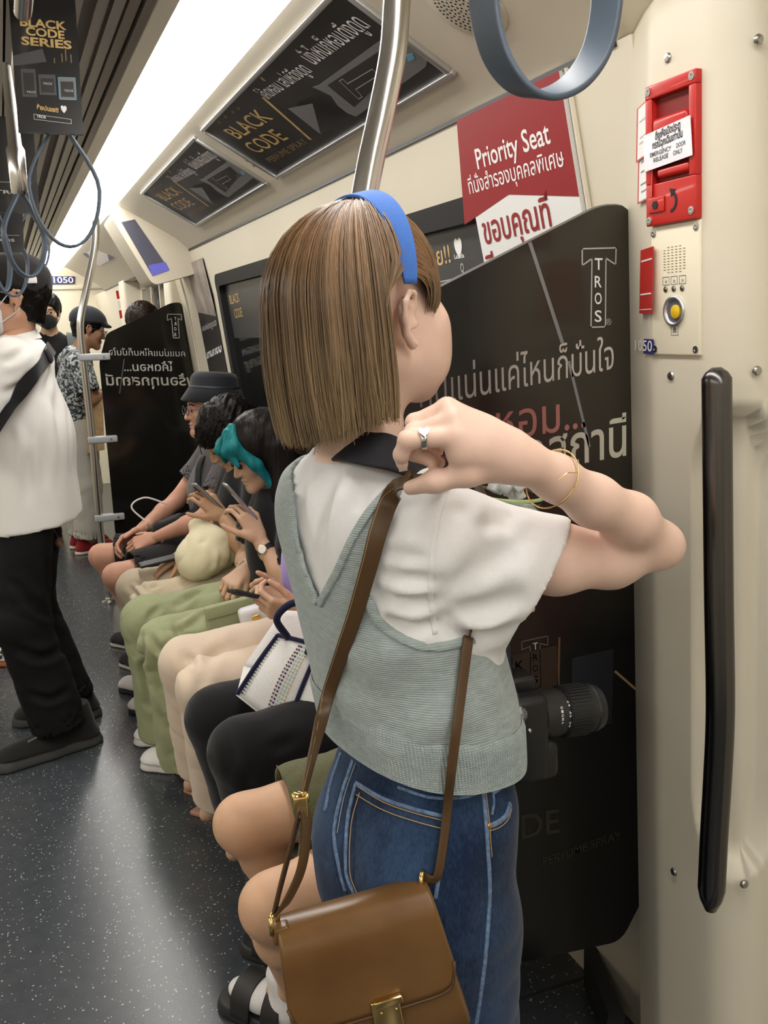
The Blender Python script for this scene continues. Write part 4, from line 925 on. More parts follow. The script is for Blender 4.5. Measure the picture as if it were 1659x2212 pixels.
def hand_add(S, w, d, n, side=1, curl=(20, 30, 20), thumb=(.62, .70, .25), s=1.0, spread=0.0, thick=1.0):
    """w wrist, d towards knuckles, n where the palm faces, side picks the thumb side"""
    w = np.asarray(w, float); d = unit(d); n = unit(np.asarray(n, float) - d*np.dot(n, d)); t = np.cross(n, d)*side
    S.cone(w - d*.02*s, w + d*.02*s, .021*s, .022*s, .012, (n, .72))
    kn = []
    for i, (a, b) in enumerate(((.086, .032), (.089, .011), (.085, -.011), (.077, -.031))):
        p = w + (d*a + t*b)*s; kn.append(p); S.cone(w + (d*.018 + t*b*.55)*s, p, .0125*s, .0105*s, .014*s)
    ln = ((.040, .024, .019), (.044, .027, .020), (.041, .025, .019), (.032, .019, .017)); r = (.0088, .0080, .0070, .0060)
    tips = []
    for i in range(4):
        cu = curl[i] if isinstance(curl[0], (tuple, list)) else curl; ang = 0; p = kn[i]; a0 = (1.5 - i)*spread
        dd = unit(d + t*math.tan(math.radians(a0))); q = .9 if i == 3 else 1
        for j in range(3):
            ang += math.radians(cu[j]); v = dd*math.cos(ang) + n*math.sin(ang); e = p + v*ln[i][j]*s; S.cone(p, e, r[j]*s*q*thick, r[j + 1]*s*q*thick, .004*s); p = e
        tips.append(p)
    b = w + (d*.022 + t*.024 + n*.004)*s; v = unit(d*thumb[0] + t*thumb[1] + n*thumb[2]); m = b + v*.040*s; S.cone(b, m, .0145*s, .0105*s, .012*s)
    v2 = unit(v + d*.35 + n*.15); m2 = m + v2*.031*s; S.cone(m, m2, .0098*s, .0088*s, .004*s); v3 = unit(v2 + d*.25); S.cone(m2, m2 + v3*.025*s, .0088*s, .0065*s, .004*s)
    return kn, tips
def cutcone(S, a, b, ra, rb, k=.01, cut='b', flat=None, bell=0):
    """cone with open flat ends (sleeve or trouser leg), hollowed a little at the cut"""
    a = np.asarray(a, float); b = np.asarray(b, float); m = max(ra, rb) + k + 3*S.h; w, X, Y, Z = S.win(np.minimum(a, b) - m, np.maximum(a, b) + m)
    if 0 in S.d[w].shape: return
    ab = b - a; L = np.linalg.norm(ab); u = ab/L; x, y, z = X - a[0], Y - a[1], Z - a[2]; s = x*u[0] + y*u[1] + z*u[2]; t = np.clip(s/L, 0, 1)
    rad = np.sqrt(np.maximum(x*x + y*y + z*z - s*s, 0)); r = ra + (rb - ra)*t + bell*np.maximum(0, t - .6)**2; d = rad - r
    if 'b' in cut:
        d = np.maximum(d, s - L); hol = np.maximum(rad - (r - .010), np.maximum((L - .05) - s, s - L - .03)); 
    else: d = np.where(s > L, np.sqrt((x - ab[0])**2 + (y - ab[1])**2 + (z - ab[2])**2) - rb, d)
    if 'a' in cut: d = np.maximum(d, -s)
    else: d = np.where(s < 0, np.sqrt(x*x + y*y + z*z) - ra, d)
    S.put(w, d, k)
    if 'b' in cut: S.put(w, hol, .004, 's')
def bbox(pts, m): P = np.array([np.asarray(p, float) for p in pts]); return P.min(0) - m, P.max(0) + m
def wrinkle(V, F, amp, sc, seed, st=(1, 1, 1), oct=2):
    N = vnormals(V, F); return V + N*(fbm(V*np.array(st), sc, seed, oct)*amp)[:, None]
def crease(V, F, amp, sc, seed, st=(1, 1, 1), Dn=None):
    """sharp-valleyed cloth creases: ridged noise along the normals"""
    N = vnormals(V, F); n = np.abs(fbm(V*np.array(st), sc, seed, 1)); m = .5 + .5*np.clip(fbm(V, sc*.45, seed + 31, 1)*1.5, -1, 1)
    return V + N*(amp*(np.minimum(n, .8)**.8 - .42)*(.35 + .65*m))[:, None]
def folds(V, F, lines):
    """ridged creases: (p0, p1, width, height) raise/lower the surface near a 3D segment"""
    N = vnormals(V, F); D = np.zeros(len(V))
    for a, b, w, h in lines:
        a = np.asarray(a, float); b = np.asarray(b, float); ab = b - a; t = np.clip(((V - a) @ ab)/np.dot(ab, ab), 0, 1); q = np.linalg.norm(V - a - t[:, None]*ab, axis=1)/w
        D += h*np.exp(-q*q)*np.sin(np.pi*np.clip(t, .02, .98))**.5
    return V + N*D[:, None]
def tree_of(o):
    off = np.zeros(3); q = o
    while q is not None: off += np.array(q.location); q = q.parent
    return BVHTree.FromPolygons([Vector(np.array(v.co) + off) for v in o.data.vertices], [list(p.vertices) for p in o.data.polygons])
def hit(px, py, tree, off=0.0):
    d = unit(ray(px, py)); h = tree.ray_cast(Vector(CAM), Vector(d))
    if h[0] is None: return None, None
    n = np.array(h[1]); n = n if np.dot(n, d) < 0 else -n; return np.array(h[0]) + n*off, n
def pxfolds(V, F, items):
    """creases laid on the visible surface: ([(x, y) ...], width, height)"""
    T_ = bvh(V, F); N = vnormals(V, F); D = np.zeros(len(V))
    for pts, w, h in items:
        P = [hit(a, b, T_)[0] for a, b in (spline(np.array(pts, float), 10) if len(pts) > 2 else np.linspace(pts[0], pts[1], 8))]; P = [p for p in P if p is not None]
        if len(P) < 3: continue
        best = np.full(len(V), 1e9); tt = np.zeros(len(V)); n = len(P) - 1
        for i in range(n):
            a, b = P[i], P[i + 1]; ab = b - a; t = np.clip(((V - a) @ ab)/(ab @ ab + 1e-12), 0, 1); q = np.linalg.norm(V - a - t[:, None]*ab, axis=1); m = q < best; best[m] = q[m]; tt[m] = (i + t[m])/n
        q = best/w; D += h*(np.exp(-q*q) - .45*np.exp(-((q - 1.7)/.9)**2))*np.sin(np.pi*np.clip(tt, .01, .99))**.6
    return V + N*D[:, None]
class J(dict):
    __getattr__ = dict.__getitem__
def mk_body(root, j, m, res=.010, hands=(), name='body', scale=1.0):
    s = scale; g = []
    pts = [j.pel, j.chest, j.neck] + list(j.sh) + list(j.el) + list(j.wr) + list(j.hip) + list(j.kn) + list(j.an) + list(j.toe)
    lo, hi = bbox(pts, .14); S = SDF(lo, hi, res)
    fx = unit(np.cross(np.asarray(j.sh[0]) - np.asarray(j.sh[1]), ZF))
    S.cone(j.pel, j.chest, .125*s, .125*s, .05, (fx, .72)); S.cone(j.chest, (np.asarray(j.sh[0]) + j.sh[1])/2, .13*s, .10*s, .05, (fx, .72))
    for i in (0, 1):
        S.cone(j.sh[i], (np.asarray(j.neck)*.6 + np.asarray(j.chest)*.4), .05*s, .07*s, .04); S.chain([j.sh[i], j.el[i], np.asarray(j.el[i])*.65 + np.asarray(j.wr[i])*.35, j.wr[i]], [.047*s, .036*s, .037*s, .024*s], .02)
        S.chain([j.hip[i], j.kn[i]], [.088*s, .051*s], .04); kn, an = np.asarray(j.kn[i]), np.asarray(j.an[i]); back = unit(np.asarray(j.toe[i]) - an)
        S.chain([kn, kn*.68 + an*.32 - back*.012, an], [.048*s, .050*s, .031*s], .03); S.cone(an, an*.6 + np.asarray(j.toe[i])*.4 - ZF*.01, .031*s, .026*s, .02)
    nb = np.asarray(j.head) - j.hR[2]*.055*s - j.hR[1]*.012*s
    S.cone(j.neck, nb, .056*s, .050*s, .03); g.append(S.mesh())
    lo, hi = bbox([j.head], .15*s); S = SDF(lo, hi, .0042); head_add(S, j.head, j.hR, s); S.cone(np.asarray(j.neck)*.3 + nb*.7, nb, .052*s, .050*s, .03); g.append(S.mesh())
    for h in hands:
        w = np.asarray(h['w']); lo, hi = bbox([w, w + unit(h['d'])*.10], .11); S = SDF(lo, hi, .0033); kw = {k: v for k, v in h.items() if k not in ('w', 'd', 'n')}; S.cone(w, w - unit(h.get('arm', h['d']))*.05, .022, .026, .01); kw.pop('arm', None); hand_add(S, w, h['d'], h['n'], **kw); g.append(S.mesh())
    V, F = join_geo(g); return mesh_obj(name, V, F, m, root)
def mk_shirt(root, j, m, res=.009, sleeve=.6, loose=.016, hem=None, name='shirt', seed=1, amp=.004, long=False, r=1.0, neckcut=.055):
    pts = [j.pel, j.chest, j.neck] + list(j.sh) + list(j.el) + (list(j.wr) if long else []); lo, hi = bbox(pts, .19); S = SDF(lo, hi, res)
    fx = unit(np.cross(np.asarray(j.sh[0]) - np.asarray(j.sh[1]), ZF)); pel, ch = np.asarray(j.pel), np.asarray(j.chest)
    S.cone(pel, ch, .130*r + loose, .128*r + loose, .05, (fx, .76)); S.cone(ch, (np.asarray(j.sh[0]) + j.sh[1])/2, .13*r + loose, .10*r + loose*.5, .05, (fx, .72))
    for i in (0, 1): S.cone(j.sh[i], (np.asarray(j.neck)*.55 + ch*.45), .05*r + loose*.5, .068 + loose*.3, .04)
    if hem is not None: S.plane(A(0, 0, hem), A(0, 0, -1))
    for i in (0, 1):
        a, e = np.asarray(j.sh[i]), np.asarray(j.el[i])
        if long: cutcone(S, a, e, .050*r + loose, .040 + loose, .03, ''); cutcone(S, e, np.asarray(j.wr[i]), .040 + loose, .030 + loose*.8, .02)
        else: cutcone(S, a, a + (e - a)*sleeve, .052*r + loose, .050*r + loose, .03)
    S.cone(j.neck, np.asarray(j.head), neckcut, neckcut + .01, .006, op='s')
    V, F = S.mesh(); V = wrinkle(V, F, amp, 15, seed, (1, 1, .5)); V = crease(V, F, amp*1.6, 18, seed + 8, (1, 1, .6)); return mesh_obj(name, V, F, m, root)
def mk_trousers(root, j, m, res=.009, end=1.0, rk=.075, rh=.075, hem=.07, loose=.014, name='trousers', seed=2, amp=.004, short=None, lines=(), px=()):
    pts = [j.pel] + list(j.hip) + list(j.kn) + ([] if short else list(j.an)); lo, hi = bbox(pts, .16); S = SDF(lo, hi, res)
    fx = unit(np.cross(np.asarray(j.sh[0]) - np.asarray(j.sh[1]), ZF)); pel = np.asarray(j.pel)
    S.cone(pel + ZF*.06, pel - ZF*.01, .125 + loose, .13 + loose, .05, (fx, .8))
    for i in (0, 1):
        h, k, a = np.asarray(j.hip[i]), np.asarray(j.kn[i]), np.asarray(j.an[i])
        if short: cutcone(S, h, h + (k - h)*short, .088 + loose, rk, .03)
        else: S.cone(h, k, .086 + loose, rk, .04); cutcone(S, k, k + (a - k)*end, rk, hem, .025)
    V, F = S.mesh(); V = wrinkle(V, F, amp*1.3, 13, seed); V = crease(V, F, amp*2.0, 20, seed + 7, (.8, .8, 1.3)); V = crease(V, F, amp*.9, 38, seed + 9)
    if lines: V = folds(V, F, [(a, b, w*1.5, h*1.5) for a, b, w, h in lines])
    if px: V = pxfolds(V, F, px)
    return mesh_obj(name, V, F, m, root)
def mk_shoe(root, heel, toe, m, msole, name='shoe', w=.045, h=.075, sole=.028, tall=1.0):
    heel, toe = np.asarray(heel, float), np.asarray(toe, float); d = toe - heel; d[2] = 0; L = np.linalg.norm(d); d /= L; s = np.cross(ZF, d); z0 = heel[2]
    lo, hi = bbox([heel, toe, heel + ZF*.14], .07); S = SDF(lo, hi, .005)
    c = lambda t, x=0, z=0: heel + d*L*t + s*x + ZF*z
    S.chain([c(.13, 0, .030), c(.5, 0, .028), c(.86, .0, .026)], [w*.78, w*.86, w*.88], .02, (ZF, .55)); S.cone(c(.16, 0, .05), c(.20, 0, h*1.25*tall), w*.82, w*.72, .02); S.cone(c(.30, 0, h*.72), c(.85, 0, .030), w*.62, w*.70, .03)
    S.plane(c(0, 0, sole*.75), A(0, 0, -1)); S.plane(c(0, 0, h*1.25*tall + .012), A(0, 0, 1))
    V, F = S.mesh(); o = mesh_obj(name, V, F, m, root)
    S = SDF(lo, hi, .005); S.chain([c(.12), c(.5), c(.87)], [w*.86, w*.90, w*.98], .02); S.plane(c(0, 0, sole), A(0, 0, 1)); S.plane(c(0, 0, .001), A(0, 0, -1)); V, F = S.mesh(); mesh_obj('sole', V, F, msole, o)
    return o
def short_hair(root, c, R, m, s=1.0, thick=.016, front=.062, low=-.055, name='hair', seed=3, amp=.004, fringe=0.0, res=.0045):
    L = lambda x, y, z: np.asarray(c) + s*(R[0]*x + R[1]*y + R[2]*z); lo, hi = bbox([c], .17*s); S = SDF(lo, hi, res)
    S.ell(L(0, -.016, .044), A(.076 + thick, .096 + thick, .086 + thick)*s, R, 0); S.cone(L(0, -.042, .0), L(0, -.045, low + .02), .062*s, .048*s, .03)
    S.ell(L(0, .105 - fringe, -.035 - fringe*.3), A(.085, .075, .095)*s, R, .008, 's'); S.plane(L(0, -.05, low), -R[2]*.9 + R[1]*.35)
    for q in (-1, 1): S.ell(L(q*.09, .004, -.01), A(.03, .022, .036)*s, R, .006, 's')
    V, F = S.mesh(); V = wrinkle(V, F, amp, 60, seed, (1, 1, .5)); V = wrinkle(V, F, amp*.6, 160, seed + 2); return mesh_obj(name, V, F, m, root)
def glasses(root, c, R, s=1.0, m=None):
    L = lambda x, y, z: np.asarray(c) + s*(R[0]*x + R[1]*y + R[2]*z); m = m or M_black; b = MB()
    for q in (-1, 1):
        b.tube([L(q*.033 + .023*math.cos(t), .112, .004 + .018*math.sin(t)) for t in np.linspace(0, 2*math.pi, 17)], .0018*s, 6); b.tube([L(q*.056, .112, .008), L(q*.076, .09, .010), L(q*.082, .0, .012)], .0018*s, 6)
    b.tube([L(-.010, .112, .008), L(.010, .112, .008)], .0018*s, 6); return b.build('glasses', m, root, smooth=True)
def eyes(root, c, R, s=1.0, brow=M_black):
    L = lambda x, y, z: np.asarray(c) + s*(R[0]*x + R[1]*y + R[2]*z)
    for q in (-1, 1):
        b = MB(); b.sphere(L(q*.031, .0875, .005), .0095*s, 10, 8); b.build('eye', mat('eye_dark', (.03, .02, .015), .2), root, smooth=True)
        MB().tube([L(q*.014, .098, .028), L(q*.032, .099, .033), L(q*.05, .085, .027)], .0028*s, 6).build('eyebrow', brow, root, smooth=True)
def phone(name, c, up, nrm, label, m, mb, w=.072, h=.150, cat='phone', t=.009):
    """c centre, up long axis, nrm screen normal"""
    up = unit(up); n = unit(np.asarray(nrm, float) - up*np.dot(nrm, up)); s = np.cross(up, n); e = empty(name, c, label, cat, 'phones held by the seated passengers')
    MB().obox(c, np.array([s, up, n]), A(w/2, h/2, t/2), .0035).build('case', mb, e); MB().obox(np.asarray(c) + n*t/2, np.array([s, up, n]), A(w/2 - .004, h/2 - .005, .0005)).build('screen', m, e)
    MB().obox(np.asarray(c) - n*(t/2 + .001) + up*h*.33 + s*w*.2, np.array([s, up, n]), A(.012, .014, .0012), .001).build('camera_bump', M_darkp, e)
    return e
LEFT, RIGHT = A(0, -1, 0), A(0, 1, 0)
def seated(Y, knL, knR, anL, anR, lean=0.0, head=(.70, 1.09), hf=(-1, 0, -.25), sx=.80, sz=.93, hipz=.49, dy=.10, shw=.175, elL=None, elR=None, wrL=None, wrR=None, dyaw=0):
    """index 0 = left limb (nearer the camera), 1 = right"""
    j = J(); j.pel = A(.80, Y, hipz); j.chest = A(.80 + lean*.5, Y, hipz + .25); j.neck = A(sx - .01 + lean, Y, sz + .055)
    j.sh = [A(sx + lean + dyaw, Y - shw, sz), A(sx + lean - dyaw, Y + shw, sz)]; j.hip = [A(.77, Y - dy, hipz), A(.77, Y + dy, hipz)]; j.kn = [A(*knL), A(*knR)]; j.an = [A(*anL), A(*anR)]
    j.toe = [p + A(-.13, -.01, -.05) for p in j.an]
    j.el = [A(*(elL or (sx - .02, Y - shw - .04, sz - .27))), A(*(elR or (sx - .02, Y + shw + .04, sz - .27)))]; j.wr = [A(*(wrL or (sx - .24, Y - .10, sz - .28))), A(*(wrR or (sx - .24, Y + .10, sz - .28)))]
    j.head = A(head[0], Y, head[1]); j.hR = headR(hf); return j
# ============================================================ six seated passengers, far to near
M_screenon = mat('phone_screen', (.10, .10, .11), .12, emit=((.6, .65, .7), .12))
# ---- 1: man in bucket hat
G6 = 'seated passengers on the bench'
r = empty('person', (.80, 3.95, 0), 'seated man in black bucket hat, grey tee and black shorts', 'person', G6)
j = seated(3.95, (.335, 3.77, .475), (.315, 4.17, .475), (.47, 3.86, .09), (.46, 4.20, .09), head=(.805, 1.105), hf=(-1, -.05, -.02), sx=.85, sz=.92, elL=(.70, 3.70, .69), elR=(.66, 4.16, .69), wrL=(.51, 3.84, .60), wrR=(.47, 4.02, .60))
j.toe = [A(.38, 3.80, .05), A(.36, 4.22, .05)]
mk_body(r, j, SK_pink, hands=[dict(w=j.wr[0], d=A(-.9, .35, -.30), n=A(-.2, .6, -.75), side=1, curl=(25, 40, 25)), dict(w=j.wr[1], d=A(-.85, -.25, -.35), n=A(-.2, -.6, -.7), side=-1, curl=(25, 40, 25))])
mk_shirt(r, j, cloth('grey_tee', (.105, .098, .10)), sleeve=.62, hem=.46, seed=11); mk_trousers(r, j, cloth('black_shorts', (.014, .013, .014)), short=.86, rk=.092, seed=12, name='shorts')
for k, (h, t) in enumerate((((.475, 3.85, 0), (.27+.09, 4.06, 0)), ((.47, 4.22, 0), (.355, 4.36, 0)))): mk_shoe(r, h, t, cloth('black_canvas', (.015, .014, .014)), mat('off_white_rubber', (.62, .58, .52), .6), h=.055, sole=.026, w=.042)
c, R = j.head, j.hR; L = lambda x, y, z: c + R[0]*x + R[1]*y + R[2]*z
short_hair(r, c, R, mat('hair_grey_short', (.10, .075, .06), .6), thick=.004, low=-.06, seed=3)
hb = MB(); hb.lathe(L(0, -.018, .068), unit(R[2] - R[1]*.10), [(-.032, .138), (-.030, .141), (.022, .108), (.028, .105), (.065, .100), (.083, .088), (.090, .060), (.091, .001)], 40, cap=False); hb.lathe(L(0, -.018, .068), unit(R[2] - R[1]*.10), [(-.034, .138), (.016, .104)], 40, cap=False)
hat = hb.build('bucket_hat', cloth('hat_black', (.012, .014, .018), .75), r, smooth=True)
MB().lathe(L(0, -.018, .068), unit(R[2] - R[1]*.10), [(.024, .1085), (.030, .1085), (.032, .106)], 40, cap=False).build('hat_band', M_darkp, hat, smooth=True)
MB().tube(spline([L(-.088, .02, .02), L(-.075, .05, -.06), L(-.02, .07, -.125), L(-.01, .06, -.20), L(-.01, .055, -.27)], 24), .0022, 6).build('chin_cord', M_black, r); glasses(r, c, R, m=M_dgrey); eyes(r, c, R)
MB().tube([j.wr[0] + A(.03, -.012, .005) + .026*(A(0, 1, 0)*math.cos(t) + A(0.3, 0, .95)*math.sin(t)) for t in np.linspace(0, 2*math.pi, 20)], .0035, 6).build('bracelet', mat('bracelet_grey', (.5, .46, .42), .6), r)
MB().tube([j.wr[1] + A(.03, 0, .008) + .026*(A(0, 1, 0)*math.cos(t) + A(0.3, 0, .95)*math.sin(t)) for t in np.linspace(0, 2*math.pi, 20)], .002, 6).build('bracelet', mat('bracelet_gold', (.6, .4, .15), .3, .9), r)
# sling strap and small black camera pouch on his lap
st = spline([L(.0, -.03, -.155) + A(.02, .05, 0), A(.735, 3.90, .90), A(.70, 3.85, .78), A(.675, 3.82, .70), A(.60, 3.86, .66)], 30); v, f = ribbon_geo(st, A(-1, -.5, .3), .035, .004)
e = empty('sling_bag', (.58, 3.88, .63), 'small black sling bag on the lap of the bucket hat man', 'bag'); MB().add(v, f).build('strap', cloth('webbing_black', (.012, .012, .013)), e, smooth=True)
S = SDF(A(.47, 3.76, .55), A(.72, 4.0, .74), .006); S.box(A(.585, 3.89, .635), A(.065, .05, .032), headR(A(-1, .2, -.35))[[1, 0, 2]], .02, 0); S.ell(A(.53, 3.89, .63), A(.025, .03, .025), None, .02); V, F = S.mesh(); mesh_obj('pouch', V, F, cloth('pouch_black', (.016, .016, .017)), e); MB().box((.57, 3.835, .645), (.62, 3.842, .65)).build('zip', M_alu, e)
MB().tube(spline([A(.52, 4.02, .62), A(.45, 4.05, .70), A(.51, 4.06, .735), A(.60, 4.05, .70)], 24), .004, 8).build('charging_cable', mat('cable_white', (.75, .73, .70), .5), None, label='white cable looping over the wrist of the bucket hat man', cat='cable')
# ---- 2: black haired man, beige trousers, bowed over his phone
r = empty('person', (.80, 3.42, 0), 'seated person with tousled black hair and beige trousers looking at phone', 'person', G6)
j = seated(3.42, (.405, 3.28, .485), (.38, 3.54, .475), (.44, 3.32, .09), (.42, 3.56, .09), head=(.765, 1.04), hf=(-1, 0, -.75), sx=.83, sz=.885, elL=(.745, 3.19, .645), elR=(.72, 3.64, .63), wrL=(.685, 3.30, .765), wrR=(.565, 3.50, .60))
mk_body(r, j, SK_tan, hands=[dict(w=j.wr[0], d=A(-.55, .25, .75), n=A(-.5, .6, .3), side=-1, curl=(30, 45, 30)), dict(w=j.wr[1], d=A(-.85, 0, -.45), n=A(-.4, 0, -.9), side=-1, curl=(12, 20, 12))])
mk_shirt(r, j, cloth('black_tee', (.010, .010, .011)), sleeve=.7, hem=.46, seed=21); mk_trousers(r, j, cloth('beige_trousers', (.56, .47, .34)), rk=.070, hem=.072, end=.97, seed=22, amp=.003, res=.007, px=[([(279, 1262), (296, 1290), (306, 1312)], .012, -.011), ([(287, 1254), (306, 1268), (322, 1284)], .010, -.008), ([(330, 1300), (322, 1330)], .010, -.009), ([(345, 1262), (322, 1272)], .010, -.008), ([(470, 1238), (420, 1248), (380, 1268)], .014, -.008)], lines=[(A(.42, 3.27, .42), A(.50, 3.30, .35), .012, -.006), (A(.40, 3.53, .44), A(.46, 3.55, .36), .012, -.006)])
c, R = j.head, j.hR; short_hair(r, c, R, H_black, thick=.028, low=-.075, fringe=.035, seed=31, amp=.006); eyes(r, c, R)
for (h, t) in (((.45, 3.60, 0), (.325, 3.75, 0)), ((.45, 3.40, 0), (.335, 3.50, 0))): mk_shoe(r, h, t, cloth('white_runner', (.62, .60, .57)), mat('runner_black_sole', (.02, .02, .02), .6), sole=.030)
phone('smartphone', A(.645, 3.335, .835), A(-.55, .05, .62), A(.65, .1, .55), 'silver edged phone held by the black haired person', M_screenon, mat('phone_silver', (.42, .42, .43), .3, .8))
phone('smartphone', A(.47, 3.475, .588), A(-.9, .0, -.12), A(0, 0, 1), 'black phone lying under a hand on beige trousers', M_darkp, M_black)
S = SDF(A(.46, 3.10, .52), A(.84, 3.56, .88), .007); S.ell(A(.63, 3.30, .645), A(.105, .10, .085), None, 0); S.ell(A(.58, 3.27, .62), A(.075, .08, .07), None, .03); S.cone(A(.66, 3.25, .70), A(.60, 3.36, .73), .035, .03, .03); V, F = S.mesh()
V = wrinkle(V, F, .012, 13, 5, (1.6, 1, .7)); V = folds(V, F, [(A(.60, 3.22, .72), A(.56, 3.24, .60), .012, -.010), (A(.64, 3.20, .70), A(.62, 3.20, .58), .012, .008), (A(.55, 3.28, .68), A(.53, 3.26, .58), .012, -.009), (A(.69, 3.22, .68), A(.70, 3.23, .58), .012, -.009), (A(.60, 3.28, .735), A(.68, 3.24, .71), .010, -.009)]); V = crease(V, F, .016, 16, 3); V = crease(V, F, .007, 34, 4); mesh_obj('tote_bag', V, F, cloth('cream_cotton', (.78, .70, .48)), None, label='crumpled pale yellow cotton bag on the beige trousers lap', cat='bag')
H_black2 = hairmat('hair_soft_black', (.010, .007, .006))
# ---- 3: woman with teal and black hair, green cargo trousers
r = empty('person', (.80, 2.97, 0), 'seated woman with teal front hair, black tee and sage cargo trousers', 'person', G6)
j = seated(2.97, (.385, 2.83, .475), (.365, 3.10, .475), (.43, 2.86, .10), (.40, 3.12, .10), head=(.755, 1.025), hf=(-1, -.12, -.42), sx=.84, sz=.87, elL=(.765, 2.74, .635), elR=(.73, 3.17, .63), wrL=(.698, 2.815, .775), wrR=(.69, 3.00, .635), shw=.16)
mk_body(r, j, SK_mid, hands=[dict(w=j.wr[0], d=A(-.30, .30, .85), n=A(-.4, .75, .15), side=-1, curl=(30, 42, 28)), dict(w=j.wr[1], d=A(-.75, -.5, -.35), n=A(-.3, 0, -1), side=-1, curl=(40, 50, 35), thumb=(.8, .4, .3))], scale=.93)
mk_shirt(r, j, cloth('black_tee', (.010, .010, .011)), sleeve=.8, hem=.46, seed=31, r=.93)
M_sage = cloth('sage_cotton', (.33, .355, .20)); mk_trousers(r, j, M_sage, rk=.082, hem=.102, end=1.10, seed=33, amp=.004, res=.006, px=[([(377, 1340), (391, 1372), (425, 1384)], .014, -.014), ([(319, 1366), (348, 1408), (364, 1388)], .012, -.013), ([(377, 1386), (384, 1432)], .012, -.012), ([(333, 1397), (341, 1484), (360, 1540)], .016, -.013), ([(305, 1357), (312, 1448), (330, 1545)], .016, -.012), ([(471, 1252), (413, 1289), (372, 1312)], .016, -.012), ([(365, 1430), (374, 1500), (385, 1560)], .014, -.010), ([(430, 1320), (400, 1345), (380, 1350)], .012, .010), ([(350, 1420), (372, 1450)], .010, -.010), ([(480, 1300), (440, 1330)], .012, -.009), ([(350, 1310), (330, 1325), (316, 1345)], .012, -.008)], lines=[(A(.36, 2.76, .40), A(.46, 2.78, .46), .014, -.010), (A(.34, 2.80, .33), A(.45, 2.77, .30), .016, .010), (A(.38, 2.78, .22), A(.46, 2.80, .28), .014, -.010), (A(.42, 2.77, .52), A(.60, 2.79, .50), .016, .008), (A(.37, 2.78, .46), A(.48, 2.80, .36), .012, -.012), (A(.36, 2.84, .36), A(.47, 2.79, .40), .012, -.009), (A(.36, 2.80, .26), A(.44, 2.78, .18), .012, -.008), (A(.35, 3.06, .44), A(.40, 3.04, .30), .012, -.010), (A(.34, 3.08, .30), A(.38, 3.05, .16), .014, -.010), (A(.5, 2.80, .56), A(.66, 2.84, .57), .012, -.008), (A(.45, 3.06, .56), A(.62, 3.04, .57), .012, -.009)])
pk = MB(); pk.obox(A(.585, 2.762, .545), headR(A(-1, -.05, -.10))[[1, 0, 2]], A(.085, .012, .060), .008); pko = pk.build('cargo_pocket', M_sage, r); MB().obox(A(.585, 2.752, .585), headR(A(-1, -.05, -.10))[[1, 0, 2]], A(.088, .008, .020), .005).build('pocket_flap', M_sage, pko)
mk_shoe(r, (.455, 2.90, 0), (.315, 3.0, 0), mat('white_leather', (.76, .75, .74), .45), mat('white_rubber', (.70, .68, .63), .55), w=.05, h=.08, sole=.034); mk_shoe(r, (.46, 3.14, 0), (.32, 3.20, 0), mat('white_leather', (.7, .7, .7)), mat('white_rubber', (.7, .7, .7)), w=.05, sole=.034)
c, R = j.head, j.hR; L = lambda x, y, z: c + R[0]*x + R[1]*y + R[2]*z; eyes(r, c, R)
S = SDF(A(.58, 2.74, .58), A(1.0, 3.18, 1.22), .006); S.ell(L(0, -.022, .046), A(.094, .120, .10), R, 0); S.cone(L(-.055, -.06, .0), A(.84, 2.87, .74), .060, .045, .03); S.cone(L(.055, -.06, .0), A(.85, 3.06, .75), .060, .05, .03); S.cone(L(0, -.085, 0), A(.88, 2.97, .70), .075, .06, .03); S.cone(L(-.07, -.025, .02), A(.80, 2.845, .66), .034, .022, .02)
S.ell(L(0, .11, -.05), A(.075, .075, .12), R, .01, 's'); V, F = S.mesh(); V = wrinkle(V, F, .005, 70, 8, (1, 1, .12)); mesh_obj('hair', V, F, H_black2, r)
S = SDF(A(.58, 2.80, .85), A(.90, 3.14, 1.22), .004)
for q in (-1, 1): S.chain([L(q*.012, .045, .128), L(q*.055, .085, .075), L(q*.084, .052, .0), L(q*.082, .030, -.085), L(q*.080, .020, -.13)], [.010, .020, .018, .013, .007], .02); S.chain([L(q*.005, .07, .118), L(q*.03, .108, .07), L(q*.06, .10, .02)], [.010, .015, .008], .015)
V, F = S.mesh(2); V = wrinkle(V, F, .0012, 160, 9, (1, 1, .12)); mesh_obj('teal_front_hair', V, F, H_teal, r)
wp = j.wr[0]*.80 + j.el[0]*.20; ax = unit(j.wr[0] - j.el[0]); u1 = unit(np.cross(ax, A(0, -1, .2))); u2 = np.cross(ax, u1)
w = MB().lathe(wp - ax*.008, ax, [(0, .0285), (.016, .0285)], 24, cap=False); wa = w.build('watch_strap', M_black, r); nrm = A(-.55, -.8, .15); nrm = unit(nrm - ax*np.dot(nrm, ax)); MB().lathe(wp + nrm*.028, nrm, [(0, .0155), (.005, .0155), (.006, .013), (.0062, .001)], 20).build('watch_face', mat('watch_gold', (.70, .52, .30), .25, .8), wa); MB().lathe(wp + nrm*.0344, nrm, [(0, .0125), (.0004, .012)], 20).build('watch_dial', M_white, wa)
br = MB(); wp = j.wr[1]; ax = unit(j.wr[1] - j.el[1]); u1 = unit(np.cross(ax, ZF)); u2 = np.cross(ax, u1)
for t in np.linspace(0, 2*math.pi, 17)[:-1]: br.sphere(wp - ax*.02 + .027*(u1*math.cos(t) + u2*math.sin(t)), .0048, 8, 6)
prep(br.build('pearl_bracelet', mat('pearl', (.75, .66, .52), .3), r, smooth=True), kind='stuff')
phone('smartphone', A(.655, 2.87, .895), A(-.52, .05, .70), A(.72, .0, .50), 'silver grey phone held up by the teal haired woman', M_screenon, mat('phone_silver', (.42, .42, .43)))
